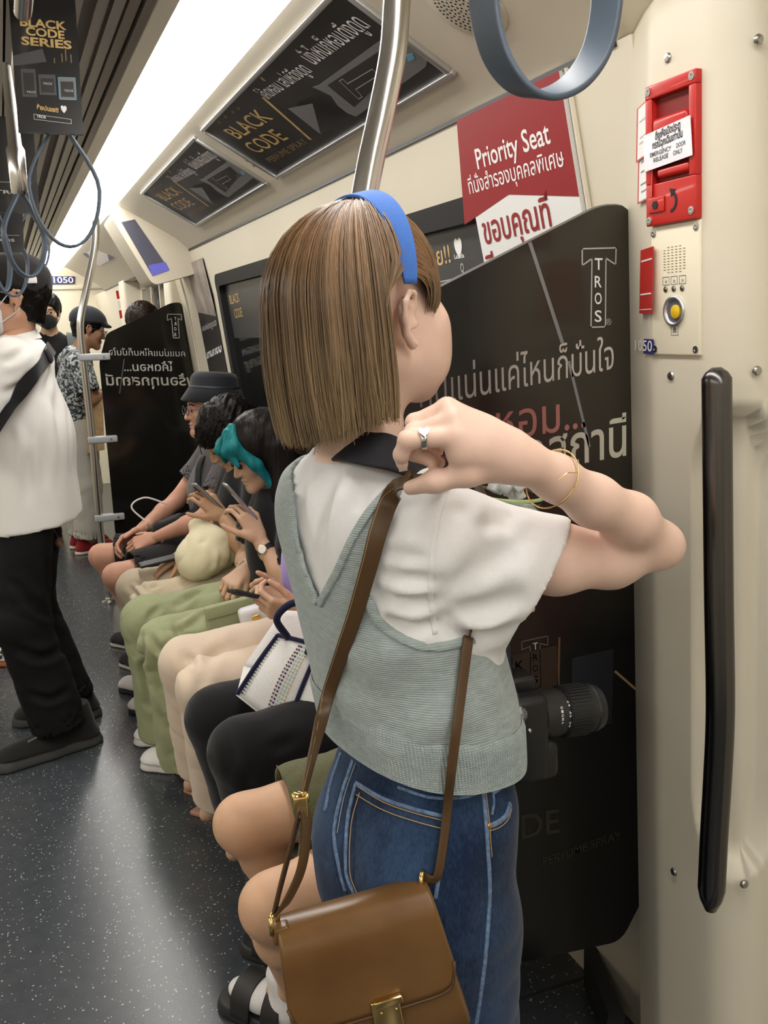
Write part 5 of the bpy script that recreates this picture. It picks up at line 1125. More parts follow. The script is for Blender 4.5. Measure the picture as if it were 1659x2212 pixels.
e = empty('small_handbag', (.62, 2.66, .56), 'small pale grey handbag with brass clasp beside the sage trousers', 'bag'); MB().obox(A(.66, 2.655, .565), headR(A(-1, .1, -.2))[[1, 0, 2]], A(.075, .028, .05), .015).build('pouch', mat('pale_leather', (.62, .61, .62), .4), e); MB().obox(A(.625, 2.622, .58), headR(A(-1, .1, -.2))[[1, 0, 2]], A(.012, .004, .010), .002).build('clasp', mat('brass', (.65, .42, .12), .3, 1), e)
# ---- 4: cream trousers, black phone
r = empty('person', (.80, 2.5, 0), 'seated person in cream trousers holding a black phone', 'person', G6)
j = seated(2.50, (.42, 2.385, .485), (.405, 2.60, .485), (.465, 2.50, .085), (.455, 2.70, .085), head=(.865, 1.07), hf=(-1, 0, -.5), sx=.885, sz=.89, elL=(.80, 2.27, .64), elR=(.78, 2.70, .64), wrL=(.70, 2.385, .655), wrR=(.70, 2.50, .66))
mk_body(r, j, SK_mid, hands=[dict(w=j.wr[0], d=A(-.9, .12, .20), n=A(.1, .75, .6), side=1, curl=(38, 55, 35), thumb=(.75, .5, .35), s=1.05), dict(w=j.wr[1], d=A(-.9, -.15, .15), n=A(.1, -.75, .6), side=-1, curl=(38, 55, 35), thumb=(.75, .5, .35), s=1.05)], scale=.95)
mk_shirt(r, j, cloth('lilac_tee', (.36, .27, .62)), sleeve=.85, hem=.46, seed=41, r=.95); mk_trousers(r, j, cloth('cream_trousers', (.70, .57, .44), nz=.05), rk=.076, hem=.088, end=.93, seed=43, amp=.002, res=.006, px=[([(391, 1400), (410, 1460), (420, 1530)], .018, -.009), ([(437, 1450), (430, 1510), (436, 1600)], .018, -.009), ([(405, 1412), (425, 1440)], .012, -.007), ([(470, 1480), (455, 1560), (462, 1640)], .016, -.007), ([(520, 1385), (470, 1410), (440, 1440)], .02, -.006)], lines=[(A(.42, 2.33, .44), A(.50, 2.34, .38), .018, -.006)])
short_hair(r, j.head, j.hR, H_dbrown, thick=.024, low=-.11, seed=44)
for (h, t) in (((.55, 2.56, 0), (.43, 2.765, 0)), ((.55, 2.46, 0), (.44, 2.60, 0))):
    h, t = A(*h), A(*t); sa = MB().obox((h + t)/2 + ZF*.008, headR(t - h)[[1, 0, 2]], A(.135, .042, .008), .006).build('sandal', mat('tan_sandal', (.42, .22, .15), .5), r)
    MB().tube(spline([(h*.3 + t*.7) + np.cross(ZF, unit(t - h))*x + ZF*z for x, z in ((-.045, .012), (-.03, .04), (.03, .04), (.045, .012))], 12), .006, 8).build('sandal_strap', mat('clear_strap', (.5, .36, .3), .2), sa)
    S = SDF(*bbox([h, t], .08), .005); d = unit(t - h); S.chain([h + d*.05 + ZF*.05, h*.3 + t*.7 + ZF*.03, t - d*.03 + ZF*.025], [.034, .030, .018], .02, (ZF, .7))
    for q in range(5): S.cone(t - d*.045 + np.cross(ZF, d)*(.026 - .013*q) + ZF*.024, t - d*(.004 + .005*abs(q - 1)) + np.cross(ZF, d)*(.028 - .014*q) + ZF*.02, .008, .0075, .004)
    S.cone(h + d*.05 + ZF*.05, h + d*.03 + ZF*.12, .034, .034, .02); V, F = S.mesh(); mesh_obj('foot', V, F, skin('skin_foot', (.36, .17, .12)), r)
phone('smartphone', A(.585, 2.44, .700), A(-.86, .0, .34), A(.33, .22, .9), 'black cased phone held above the cream trousers', mat('phone_screen_dim', (.02, .02, .022), .15), M_black, t=.012)
# ---- 5: black trousers, white and navy tote
r = empty('person', (.80, 2.08, 0), 'seated person in black trousers with a white tote on the lap', 'person', G6)
j = seated(2.08, (.425, 1.985, .47), (.41, 2.19, .475), (.50, 2.08, .09), (.49, 2.26, .09), head=(.87, 1.08), hf=(-1, 0, -.3), sx=.885, sz=.90, elL=(.83, 1.86, .66), wrL=(.82, 1.93, .60), wrR=(.80, 2.15, .60))
mk_body(r, j, SK_mid, hands=[dict(w=j.wr[0], d=A(-.8, .3, .1), n=A(0, .2, -1), side=1), dict(w=j.wr[1], d=A(-.9, -.1, -.1), n=A(0, 0, -1), side=-1)]); mk_shirt(r, j, cloth('coral_tee', (.72, .26, .20)), sleeve=.7, hem=.46, seed=51); mk_trousers(r, j, cloth('black_trousers', (.008, .008, .009)), rk=.080, hem=.075, end=.98, seed=52, amp=.002, px=[([(480, 1560), (500, 1620), (510, 1680)], .018, -.008), ([(540, 1650), (530, 1720)], .016, -.007), ([(640, 1600), (580, 1620)], .016, -.007)])
short_hair(r, j.head, j.hR, H_black, thick=.024, low=-.10, seed=53)
S = SDF(A(.36, 2.36, 0), A(.64, 2.72, .16), .005); S.chain([A(.55, 2.42, .05), A(.49, 2.55, .035), A(.455, 2.63, .025)], [.034, .032, .02], .02, (ZF, .7)); S.cone(A(.55, 2.42, .05), A(.55, 2.38, .12), .034, .034, .02)
e = empty('white_tote', (.56, 2.0, .5), 'white canvas tote with navy trim and stitched stripes on black trousers', 'bag')
# tote body: front face follows measured corners, thickness towards the wearer
q = [onY(600, 1372, 2.10), onY(512, 1500, 2.08), onY(615, 1583, 1.99), onY(690, 1395, 2.0)]; q2 = [onY(735, 1400, 1.86), onY(740, 1560, 1.83)]
TL, BL, BM, TM = q; TR, BR = TM + A(.14, -.10, .0), BM + A(.16, -.10, .02); back = A(.05, .13, .02)
def patch(name, a, b, c_, d_, m, bul, par, n=10):
    """bulging four-corner cloth panel, double sided thickness"""
    V = []; nn = unit(np.cross(b - a, d_ - a)); nn = nn if np.dot(nn, A(-.3, -1, .2)) > 0 else -nn
    for i in range(n + 1):
        for k in range(n + 1):
            u, w_ = i/n, k/n; p = a*(1 - u)*(1 - w_) + b*u*(1 - w_) + c_*u*w_ + d_*(1 - u)*w_; V.append(p + nn*bul*math.sin(math.pi*u)*math.sin(math.pi*w_))
    F = [(i*(n + 1) + k, (i + 1)*(n + 1) + k, (i + 1)*(n + 1) + k + 1, i*(n + 1) + k + 1) for i in range(n) for k in range(n)]
    m_ = len(V); V = V + [p - nn*.004 for p in V]; F = F + [tuple(x + m_ for x in f_[::-1]) for f_ in F]
    bd = [k for k in range(n + 1)] + [i*(n + 1) + n for i in range(1, n + 1)] + [n*(n + 1) + k for k in range(n - 1, -1, -1)] + [i*(n + 1) for i in range(n - 1, 0, -1)]
    F += [(bd[i], bd[(i + 1) % len(bd)], bd[(i + 1) % len(bd)] + m_, bd[i] + m_) for i in range(len(bd))]
    return mesh_obj(name, V, F, m, par), nn
M_canvas = mat('white_canvas', (.74, .72, .70), .85, bump=(500, .5, .002), noise=(300, .06)); M_navy = cloth('navy_binding', (.010, .012, .045))
_, tn = patch('front_panel', TL, BL, BM, TM, M_canvas, .018, e); patch('side_panel', TM, BM, BR, TR, M_canvas, .016, e); patch('back_panel', TL + back, BL + back, BM + back + A(.1, 0, 0), TM + back + A(.1, 0, 0), M_canvas, .0, e); patch('base_panel', BL, BL + back, BR + back, BM, M_canvas, .0, e, 4)
for a, b in ((TL, BL), (TM, BM), (TL, TM), (BM, BR)): MB().tube(spline([a, (a + b)/2 + tn*.004, b], 14), .0055, 8).build('binding', M_navy, e)
MB().tube(spline([TL*.75 + TM*.25, TL*.75 + TM*.25 + A(-.03, -.02, .06), TL*.6 + TM*.4 + A(0, -.03, .10), TL*.3 + TM*.7 + A(.02, -.03, .07), TL*.25 + TM*.75 + A(-.01, -.02, -.02)], 30), .009, 10).build('handle', M_navy, e, smooth=True)
cols = [('brown_thread', (.12, .06, .05)), ('navy_thread', (.02, .025, .16)), ('sand_thread', (.55, .44, .26)), ('mint_thread', (.25, .55, .52)), ('sand_thread', (.55, .44, .26))]
for i, (nm, cc) in enumerate(cols):
    for side in (0, 1):
        w_ = (.60 + .052*i) if side == 0 else (.055 + .02*i)
        if side and i > 3: continue
        P_ = []
        for u in np.linspace(.06, .95, 40): p = TL*(1 - u)*(1 - w_) + BL*u*(1 - w_) + BM*u*w_ + TM*(1 - u)*w_; P_.append(p + tn*(.018*math.sin(math.pi*u)*math.sin(math.pi*w_) + .0012))
        b = MB()
        for k in range(0, 39, 2): v, f = ribbon_geo([P_[k], (P_[k] + P_[k + 1])/2, P_[k + 1]], tn, .0045 if side == 0 else .002, .0012); b.add(v, f)
        prep(b.build('stitched_stripe', mat(nm, cc, .8), e), kind='stuff')
# ---- 6: green shorts, sandals and white socks
r = empty('person', (.80, 1.56, 0), 'nearest seated person in olive shorts, white socks and black sandals', 'person', G6)
j = seated(1.56, (.335, 1.42, .445), (.345, 1.67, .47), (.42, 1.62, .12), (.50, 1.80, .12), head=(.76, 1.10), hf=(-1, 0, -.2), sx=.82, sz=.92, wrL=(.68, 1.48, .64), wrR=(.68, 1.64, .64))
j.toe = [A(.35, 1.72, .05), A(.40, 1.86, .05)]
mk_body(r, j, skin('skin_warm', (.64, .39, .245)), res=.008, hands=[dict(w=j.wr[0], d=A(-.9, .2, -.3), n=A(0, 0, -1), side=1), dict(w=j.wr[1], d=A(-.9, -.2, -.3), n=A(0, 0, -1), side=-1)], scale=1.06)
M_olive = mat('olive_corduroy', (.135, .135, .060), .85, spec=.2, noise=(60, .12), sheen=.2)
def cord(nt, b, N, L, co):
    w_ = N('ShaderNodeTexWave'); L(co((1, 1, 1)), w_.inputs['Vector']); w_.inputs['Scale'].default_value = 95; w_.bands_direction = 'DIAGONAL'; bp = N('ShaderNodeBump'); bp.inputs['Strength'].default_value = .6; bp.inputs['Distance'].default_value = .002; L(w_.outputs[0], bp.inputs['Height']); L(bp.outputs[0], b.inputs['Normal'])
M_olive2 = mat('olive_rib', (.125, .128, .058), .85, spec=.2, sheen=.2, build=cord)
mk_trousers(r, j, M_olive2, short=.80, rk=.094, seed=62, name='shorts', res=.007); mk_shirt(r, j, cloth('purple_tee', (.19, .15, .42)), sleeve=.6, hem=.45, seed=61); short_hair(r, j.head, j.hR, H_black, thick=.02, low=-.08, seed=63)
M_sock = cloth('white_sock', (.72, .70, .70)); M_sandal = mat('black_sandal', (.022, .021, .021), .5)
for (h, t) in ((A(.44, 1.60, 0), A(.315, 1.785, 0)), (A(.53, 1.78, 0), A(.40, 1.95, 0))):
    d = unit(t - h); s_ = np.cross(ZF, d); S = SDF(*bbox([h, t, h + ZF*.16], .07), .004); S.chain([h + d*.05 + ZF*.06, h*.45 + t*.55 + ZF*.055, t - d*.035 + ZF*.042], [.040, .040, .028], .02, (ZF, .75)); S.cone(h + d*.045 + ZF*.06, h + d*.06 + ZF*.125, .040, .040, .02); V, F = S.mesh(); mesh_obj('sock', V, F, M_sock, r)
    S = SDF(*bbox([h, t], .08), .004); S.chain([h + d*.04, (h + t)/2, t - d*.035], [.048, .048, .054], .02); S.plane(ZF*.028, ZF); S.plane(ZF*.001, -ZF); V, F = S.mesh(); sd = mesh_obj('sandal', V, F, M_sandal, r)
    for tt, ww in ((.30, .045), (.66, .05)):
        p = h*(1 - tt) + t*tt; P_ = [p + s_*x + ZF*z for x, z in ((-.053, .02), (-.048, .06), (-.025, .098 - tt*.02), (0, .105 - tt*.02), (.025, .098 - tt*.02), (.048, .06), (.053, .02))]; v, f = ribbon_geo(spline(P_, 24), [q_ - p for q_ in spline(P_, 24)], ww, .004); MB().add(v, f).build('sandal_strap', M_sandal, sd, smooth=True)
    MB().obox(h*.55 + t*.45 - s_*.03 + ZF*.10, np.array([d, s_, ZF]), A(.012, .010, .004), .002).build('sandal_buckle', M_dsteel, sd)
# ============================================================ standing passengers at the far left
def standing(c, f, H=1.70, head_f=None, step=.10, wd=.10):
    """c floor point, f facing; index 0 left, 1 right"""
    f = unit(f); r_ = np.cross(f, ZF); c = A(*c); j = J(); P = lambda x, y, z: c + r_*x + f*y + ZF*z*H
    j.pel = P(0, 0, .53); j.chest = P(0, -.005, .68); j.neck = P(0, -.02, .835); j.sh = [P(-.185, -.02, .80), P(.185, -.02, .80)]; j.hip = [P(-.09, 0, .51), P(.09, 0, .51)]
    j.kn = [P(-wd, step*.5 + .02, .28), P(wd, -step*.5 + .02, .28)]; j.an = [P(-wd, step, .05), P(wd, -step, .05)]; j.toe = [p + f*.12 - ZF*.04 for p in j.an]
    j.el = [P(-.25, -.03, .62), P(.25, -.03, .62)]; j.wr = [P(-.24, .08, .48), P(.24, .08, .48)]; j.head = P(0, .02, .925); j.hR = headR(head_f if head_f is not None else f); j.P = P; return j
GS = 'standing passengers'
# ---- man in white shirt at the left edge
r = empty('person', (.03, 3.38, 0), 'standing man in white shirt, black cap, mask and black trousers', 'person', GS)
j = standing((.045, 3.40, 0), (-1, .22, 0), 1.70, step=.02, head_f=(-1, .05, 0)); P = j.P
j.kn = [A(-.03, 3.28, .48), A(.0, 3.52, .48)]; j.an = [A(.05, 3.26, .10), A(.10, 3.52, .10)]; j.toe = [A(-.1, 3.22, .05), A(-.02, 3.55, .05)]
j.el = [A(-.13, 3.13, 1.13), A(-.08, 3.66, 1.10)]; j.wr = [A(-.34, 3.16, 1.36), A(-.28, 3.62, 1.05)]; j.head = A(.058, 3.37, 1.555); j.neck = A(.055, 3.39, 1.42); j.sh = [A(.02, 3.21, 1.355), A(.09, 3.57, 1.345)]
mk_body(r, j, skin('skin_warm_tan', (.56, .31, .20)), hands=[dict(w=j.wr[0], d=A(0, 0, 1), n=A(0, 1, 0), side=1, curl=(60, 60, 40)), dict(w=j.wr[1], d=A(-1, 0, 0), n=A(0, -1, 0), side=1)])
M_wsh = cloth('white_shirt', (.80, .78, .74), nz=.03); j2 = J(j); j2.pel = j.pel - ZF*.0; 
S = SDF(A(-.42, 2.98, .74), A(.34, 3.85, 1.50), .009); S.cone(A(.045, 3.40, .70), A(.055, 3.40, 1.10), .200, .168, .05, (A(-1, .22, 0), .84)); S.cone(A(.055, 3.40, 1.10), A(.055, 3.39, 1.30), .165, .125, .06, (A(-1, .22, 0), .85))
for i in (0, 1): S.cone(j.sh[i], A(.06, 3.39, 1.36), .070, .075, .05)
S.plane(A(.05, 3.25, .795), A(0.1, .05, -1)); cutcone(S, j.sh[0] - ZF*.02, j.sh[0]*.2 + j.el[0]*.8, .062, .070, .08); cutcone(S, j.sh[1], j.sh[1]*.25 + j.el[1]*.75, .082, .085, .04); S.cone(j.neck + ZF*.02, j.head, .058, .066, .006, op='s')
V, F = S.mesh(); V = wrinkle(V, F, .004, 18, 4, (1, 1, .35)); V = pxfolds(V, F, [([(123, 846), (127, 924), (135, 1020)], .016, -.010), ([(93, 943), (96, 1059)], .016, -.009), ([(60, 748), (30, 772), (2, 784)], .014, -.013), ([(143, 866), (150, 930), (154, 990)], .012, -.008), ([(2, 850), (40, 835), (70, 800)], .014, -.012), ([(60, 980), (64, 1090)], .018, -.008), ([(30, 900), (45, 960), (40, 1050)], .016, .008), ([(110, 800), (100, 850)], .012, -.008)]); V = folds(V, F, [(A(.10, 3.25, 1.36), A(.16, 3.30, 1.15), .025, -.008), (A(.02, 3.22, 1.30), A(-.10, 3.22, 1.28), .03, -.012), (A(.19, 3.36, 1.15), A(.20, 3.36, .85), .02, -.006), (A(.12, 3.26, 1.2), A(.15, 3.27, .85), .025, .006)]); sh = mesh_obj('shirt', V, F, M_wsh, r)
T = bvh(V, F)
def project(pts, tree, off):
    """drop points (given from the side they face) on to a surface, keep normals"""
    P_, N_ = [], []
    for p in pts:
        h = tree.find_nearest(Vector(p)); q = np.array(h[0]); n = np.array(h[1]); d = np.asarray(p) - q
        if np.dot(n, d) < 0 and np.linalg.norm(d) > 1e-4: n = unit(d)
        P_.append(q + n*off); N_.append(n)
    return np.array(P_), np.array(N_)
pp, nn = [], []
for px, py in spline([(126, 733), (108, 752), (90, 780), (60, 822), (25, 868), (4, 896)], 34):
    h, n_ = hit(px, py, T, .005)
    if h is not None: pp.append(h); nn.append(n_)
pp = np.array(pp); nn = np.array(nn); pp = np.vstack([pp, pp[-1] + A(-.10, .0, -.14), pp[-1] + A(-.18, .06, -.26)]); nn = np.vstack([nn, nn[-1], nn[-1]])
for _ in range(4): pp[1:-1] = pp[1:-1]*.5 + (pp[:-2] + pp[2:])*.25; nn[1:-1] = nn[1:-1]*.5 + (nn[:-2] + nn[2:])*.25
pp = pp + nn*.004
v, f = ribbon_geo(pp, nn, .046, .004)
e = empty('shoulder_bag_strap', (.10, 3.3, 1.3), 'wide black bag strap crossing the back of the white shirt', 'bag strap'); MB().add(v, f).build('webbing', cloth('webbing_black', (.012, .012, .013)), e, smooth=True); q_ = pp[4]; MB().obox(q_ + nn[4]*.005, headR(pp[5] - pp[3], nn[4]), A(.026, .016, .005), .004).build('strap_adjuster', M_darkp, e)
v, f = ribbon_geo([j.neck + ZF*.012 + .068*(A(1, 0, 0)*math.cos(t) + A(0, 1, 0)*math.sin(t)) + ZF*.012*math.cos(t) for t in np.linspace(0, 2*math.pi, 33)], [A(math.cos(t), math.sin(t), .5) for t in np.linspace(0, 2*math.pi, 33)], .038, .004); MB().add(v, f).build('shirt_collar', M_wsh, sh, smooth=True)
mk_trousers(r, j, cloth('black_chinos', (.006, .006, .0065), sheen=.0), rk=.090, hem=.094, end=1.03, seed=71, amp=.004, loose=.0, px=[([(20, 1250), (90, 1320), (110, 1330)], .016, -.012), ([(30, 1400), (90, 1420), (140, 1400)], .016, -.012), ([(60, 1500), (110, 1510), (150, 1490)], .014, -.012), ([(100, 1180), (105, 1300)], .014, -.010)])
sh1 = mk_shoe(r, A(.185, 3.30, 0), A(-.17, 3.19, 0), cloth('black_mesh_shoe', (.013, .013, .012)), mat('black_foam_sole', (.045, .045, .042), .6), w=.062, h=.095, sole=.048, tall=1.25); mk_shoe(r, A(.20, 3.53, 0), A(-.09, 3.58, 0), cloth('black_mesh_shoe', (.01, .01, .01)), mat('black_foam_sole', (.02, .02, .02)), w=.06, h=.09, sole=.045)
shT = tree_of(sh1)
for k in range(3):
    P_ = [hit(60 + 15*k + t*30, 1604 - 18*k - t*16, shT, .001)[0] for t in np.linspace(0, 1, 6)]; P_ = [p for p in P_ if p is not None]
    if len(P_) > 2: MB().tube(P_, .0045, 6).build('shoe_stripe', mat('grey_stripe', (.12, .12, .10), .5), sh1)
c, R = j.head, j.hR; L = lambda x, y, z: c + R[0]*x + R[1]*y + R[2]*z; short_hair(r, c, R, H_black, thick=.012, low=-.075, seed=72); eyes(r, c, R)
S = SDF(*bbox([c], .22), .005); S.ell(L(0, -.012, .060), A(.094, .115, .095), R, 0); S.plane(L(0, 0, .040), -R[2] + R[1]*.30); V, F = S.mesh(); V = wrinkle(V, F, .002, 40, 5); cap = mesh_obj('cap', V, F, cloth('cap_black', (.020, .017, .016)), r)
S = SDF(*bbox([c], .24), .005); S.ell(L(0, .12, .062), A(.075, .085, .012), R, 0); V, F = S.mesh(); mesh_obj('cap_peak', V, F, cloth('cap_black', (.02, .02, .02)), cap)
MB().obox(L(-.086, -.062, .056), headR(R[1], R[2]), A(.004, .016, .010), .003).build('cap_patch', M_white, cap)
def mask(r, c, R, m):
    L = lambda x, y, z: c + R[0]*x + R[1]*y + R[2]*z; S = SDF(*bbox([c], .17), .004); S.ell(L(0, .052, -.052), A(.066, .068, .060), R, 0); S.cone(L(0, .105, -.02), L(0, .100, -.09), .018, .018, .03); S.plane(L(0, .04, 0), -R[1]); S.plane(L(0, 0, -.006), R[2]); V, F = S.mesh(); o = mesh_obj('face_mask', V, F, m, r)
    for q in (-1, 1): MB().tube(spline([L(q*.062, .045, -.02), L(q*.076, .01, .018), L(q*.083, -.018, .028)], 10), .0018, 6).build('ear_loop', m, o); MB().tube(spline([L(q*.060, .045, -.075), L(q*.075, .0, -.045), L(q*.080, -.018, -.028)], 10), .0018, 6).build('ear_loop', m, o)
mask(r, c, R, cloth('mask_white', (.72, .74, .76)))
MB().sphere(L(-.081, -.004, -.036), .0035, 8, 6).build('earring', M_steel, r, smooth=True)
e = empty('key_charm', onY(126, 1168, 3.35), 'small brown charm hanging from the black trousers pocket', 'charm'); c0 = onY(128, 1172, 3.40) + A(.0, 0, 0); MB().sphere(c0, .016, 10, 8, (1, .6, 1.2)).build('charm', mat('charm_brown', (.22, .12, .09), .5, noise=(60, .7)), e, smooth=True); MB().tube([c0 + ZF*.015, c0 + ZF*.06 - A(.02, 0, 0)], .002, 6).build('cord', M_steel, e)
# ---- man with glasses and black mask, facing the camera
r = empty('person', (.30, 7.15, 0), 'man with glasses and black face mask facing the camera', 'person', GS)
j = standing((.335, 7.15, 0), (0, -1, 0), 1.74, head_f=(-.15, -1, -.08)); mk_body(r, j, SK_mid, res=.012); mk_shirt(r, j, cloth('black_tee', (.01, .01, .011)), hem=.85, res=.011, seed=81); mk_trousers(r, j, cloth('black_chinos', (.006, .006, .007)), res=.012)
for i in (0, 1): mk_shoe(r, j.an[i]*A(1, 1, 0) + A(0, .08, 0), j.an[i]*A(1, 1, 0) + A(0, -.19, 0), M_darkp, M_darkp)
short_hair(r, j.head, j.hR, H_black, thick=.020, low=-.05, seed=82); glasses(r, j.head, j.hR); mask(r, j.head, j.hR, cloth('mask_black', (.012, .012, .013))); eyes(r, j.head, j.hR)
for q in (0, 1): pp = spline([j.sh[q]*.8 + j.neck*.2 + A(0, .06, .05), j.sh[q]*.75 + j.neck*.25 + A(0, -.05, .045), j.sh[q]*.75 + j.neck*.25 + A(0, -.125, -.08), j.sh[q]*.75 + j.neck*.25 + A(0, -.14, -.22)], 16); v, f = ribbon_geo(pp, A(0, -1, .4), .055, .008); MB().add(v, f).build('backpack_strap', cloth('strap_grey', (.10, .12, .12)), r, smooth=True)
# ---- man in floral shirt and dark cap
r = empty('person', (.42, 6.5, 0), 'man in black and white floral shirt, dark cap and grey trousers', 'person', GS)
j = standing((.40, 6.52, 0), (.85, .35, 0), 1.63, head_f=(.95, .1, -.28), step=.03); j.head = A(.545, 6.5, 1.475); j.neck = A(.48, 6.5, 1.33); j.sh = [A(.42, 6.68, 1.27), A(.45, 6.32, 1.27)]; j.chest = A(.43, 6.5, 1.08)
j.el = [A(.50, 6.72, 1.05), A(.50, 6.27, 1.03)]; j.wr = [A(.62, 6.55, 1.06), A(.62, 6.38, 1.06)]
mk_body(r, j, SK_brown, res=.011, hands=[dict(w=j.wr[1], d=A(.8, .3, .1), n=A(0, .8, .4), side=-1)])
def floral(nt, b, N, L, co):
    v = N('ShaderNodeTexNoise'); L(co((1, 1, 1)), v.inputs['Vector']); v.inputs['Scale'].default_value = 26; v.inputs['Detail'].default_value = 3; v.inputs['Distortion'].default_value = 1.8
    cr = N('ShaderNodeValToRGB'); cr.color_ramp.elements[0].position = .42; cr.color_ramp.elements[0].color = (.03, .035, .04, 1); cr.color_ramp.elements[1].position = .58; cr.color_ramp.elements[1].color = (.52, .53, .52, 1); e_ = cr.color_ramp.elements.new(.5); e_.color = (.16, .19, .21, 1); L(v.outputs[0], cr.inputs[0]); L(cr.outputs[0], b.inputs['Base Color'])
mk_shirt(r, j, mat('floral_print_cotton', (.3, .3, .3), .85, spec=.2, build=floral), sleeve=.8, hem=.80, loose=.03, seed=91, res=.010); mk_trousers(r, j, cloth('stone_trousers', (.40, .375, .33)), rk=.095, hem=.095, seed=92, res=.010, end=.96)
for i in (0, 1): d = unit(A(.85, .35, 0)); h = j.an[i]*A(1, 1, 0); mk_shoe(r, h - d*.09, h + d*.18, cloth('red_suede', (.22, .012, .012)), mat('cream_rubber', (.6, .52, .42), .6), w=.05)
short_hair(r, j.head, j.hR, H_black, thick=.010, low=-.055, seed=93); glasses(r, j.head, j.hR); c, R = j.head, j.hR; L = lambda x, y, z: c + R[0]*x + R[1]*y + R[2]*z
S = SDF(*bbox([c], .22), .006); S.ell(L(0, -.012, .062), A(.10, .122, .095), R, 0); S.plane(L(0, 0, .048), -R[2] + R[1]*.20); S.ell(L(0, .095, .055), A(.070, .050, .014), R, .02); V, F = S.mesh(); mesh_obj('cap', V, F, cloth('cap_navy', (.022, .024, .030)), r)
e = empty('paper_bag', onY(205, 925, 6.33), 'brown paper bag held by the floral shirt man', 'bag'); bq = [onY(*p, 6.28) for p in ((187, 868), (222, 862), (226, 972), (190, 978))]; V = [p + A(0, d_, 0) for d_ in (0, .10) for p in bq]; MB().add(V, [(0, 3, 2, 1), (4, 5, 6, 7), (0, 4, 7, 3), (1, 2, 6, 5), (3, 7, 6, 2)]).build('bag_body', mat('kraft_paper', (.42, .28, .14), .8, noise=(30, .15)), e)
MB().tube(spline([bq[0] + A(.03, .02, 0), bq[0] + A(.05, .03, .09), bq[1] + A(-.03, .03, .09), bq[1] + A(-.02, .02, 0)], 14), .004, 6).build('bag_handle', mat('kraft_paper'), e)
# ---- person behind the far screen: only the hair shows over the edge
r = empty('person', (.86, 5.75, 0), 'person standing behind the far black screen, only dark hair visible', 'person', GS)
j = standing((.80, 5.75, 0), (-.3, 1, 0), 1.60); mk_body(r, j, SK_mid, res=.014); mk_shirt(r, j, cloth('black_tee', (.01, .01, .011)), hem=.8, res=.013); mk_trousers(r, j, cloth('black_chinos', (.006, .006, .007)), res=.014); short_hair(r, j.head, j.hR, H_dbrown, thick=.022, low=-.09, seed=95)
for i in (0, 1): f_ = unit(A(-.3, 1, 0)); h = j.an[i]*A(1, 1, 0); mk_shoe(r, h - f_*.08, h + f_*.19, M_darkp, M_darkp)
# ---- passenger left of the frame: one patterned sneaker reaches into view
r = empty('person', (-.35, 4.35, 0), 'passenger beyond the left edge, only a patterned sneaker in view', 'person', GS)
j = standing((-.36, 4.45, 0), (1, -.25, 0), 1.66); mk_body(r, j, SK_tan, res=.014); mk_shirt(r, j, cloth('grey_tee', (.1, .1, .1)), hem=.8, res=.013); mk_trousers(r, j, cloth('black_chinos', (.006, .006, .007)), res=.014); short_hair(r, j.head, j.hR, H_black, thick=.016, seed=97)
def patt(nt, b, N, L, co):
    v = N('ShaderNodeTexNoise'); L(co((1, 1, 1)), v.inputs['Vector']); v.inputs['Scale'].default_value = 48; cr = N('ShaderNodeValToRGB'); cr.color_ramp.elements[0].position = .47; cr.color_ramp.elements[0].color = (.015, .015, .015, 1); cr.color_ramp.elements[1].position = .53; cr.color_ramp.elements[1].color = (.6, .57, .5, 1); L(v.outputs[0], cr.inputs[0]); L(cr.outputs[0], b.inputs['Base Color'])
M_patt = mat('patterned_knit', (.4, .4, .4), .8, build=patt); M_or = mat('orange_sole', (.42, .12, .03), .6)
mk_shoe(r, A(-.37, 4.42, 0), A(-.075, 4.30, 0), M_patt, M_or, w=.055, h=.09, sole=.035); mk_shoe(r, A(-.42, 4.68, 0), A(-.15, 4.62, 0), M_patt, M_or, w=.055, h=.09, sole=.035)
# ============================================================ the standing woman in the sage knit vest
W = empty('person', K(900, 1700, 1.08)*A(1, 1, 0), 'young woman with light brown bob, blue headband and sage knit vest', 'person')
B_ = math.radians(55); bf = math.sin(B_)*UF + math.cos(B_)*VF; br = math.cos(B_)*UF - math.sin(B_)*VF
BANG = math.atan2(br[1], br[0])
def pix(P):
    c = (np.asarray(P) - CAM) @ CM; return CX + FOC*c[..., 0]/c[..., 2], CY + FOC*c[..., 1]/c[..., 2]
def row(y, l, r, V, rho=.68, grow=0.0):
    a, b = K(l, y, V), K(r, y, V); c = (a + b)/2; hw = abs(np.dot(b - a, UF))/2 + grow; q = hw/math.sqrt(math.cos(B_)**2 + (rho*math.sin(B_))**2); return (c[2], c[0], c[1], q, q*rho, BANG)
TR = [(1720, 724, 1094, 1.082), (1660, 728, 1092, 1.085), (1600, 722, 1090, 1.09), (1500, 702, 1082, 1.10), (1400, 678, 1056, 1.105), (1300, 654, 1028, 1.11), (1200, 632, 1006, 1.115), (1120, 620, 988, 1.12), (1060, 624, 955, 1.125), (1015, 642, 905, 1.13), (980, 690, 862, 1.13)]
rows = [row(*t) for t in TR]
def rows_at(z): r = np.array(sorted(rows)); return [float(smooth_interp(np.array([z]), r[:, 0], r[:, i])[0]) for i in range(1, 6)]
_rc = {}
def rows_cache(z):
    q = round(z, 3)
    if q not in _rc: _rc[q] = rows_at(q)
    return _rc[q]
SHR, SHL = K(945, 1146, 1.02), K(690, 1075, 1.22); ELB = K(1418, 1176, 1.06); WRI = K(1118, 990, .93)
c0 = K(784, 990, 1.13)                                       # base of the neck
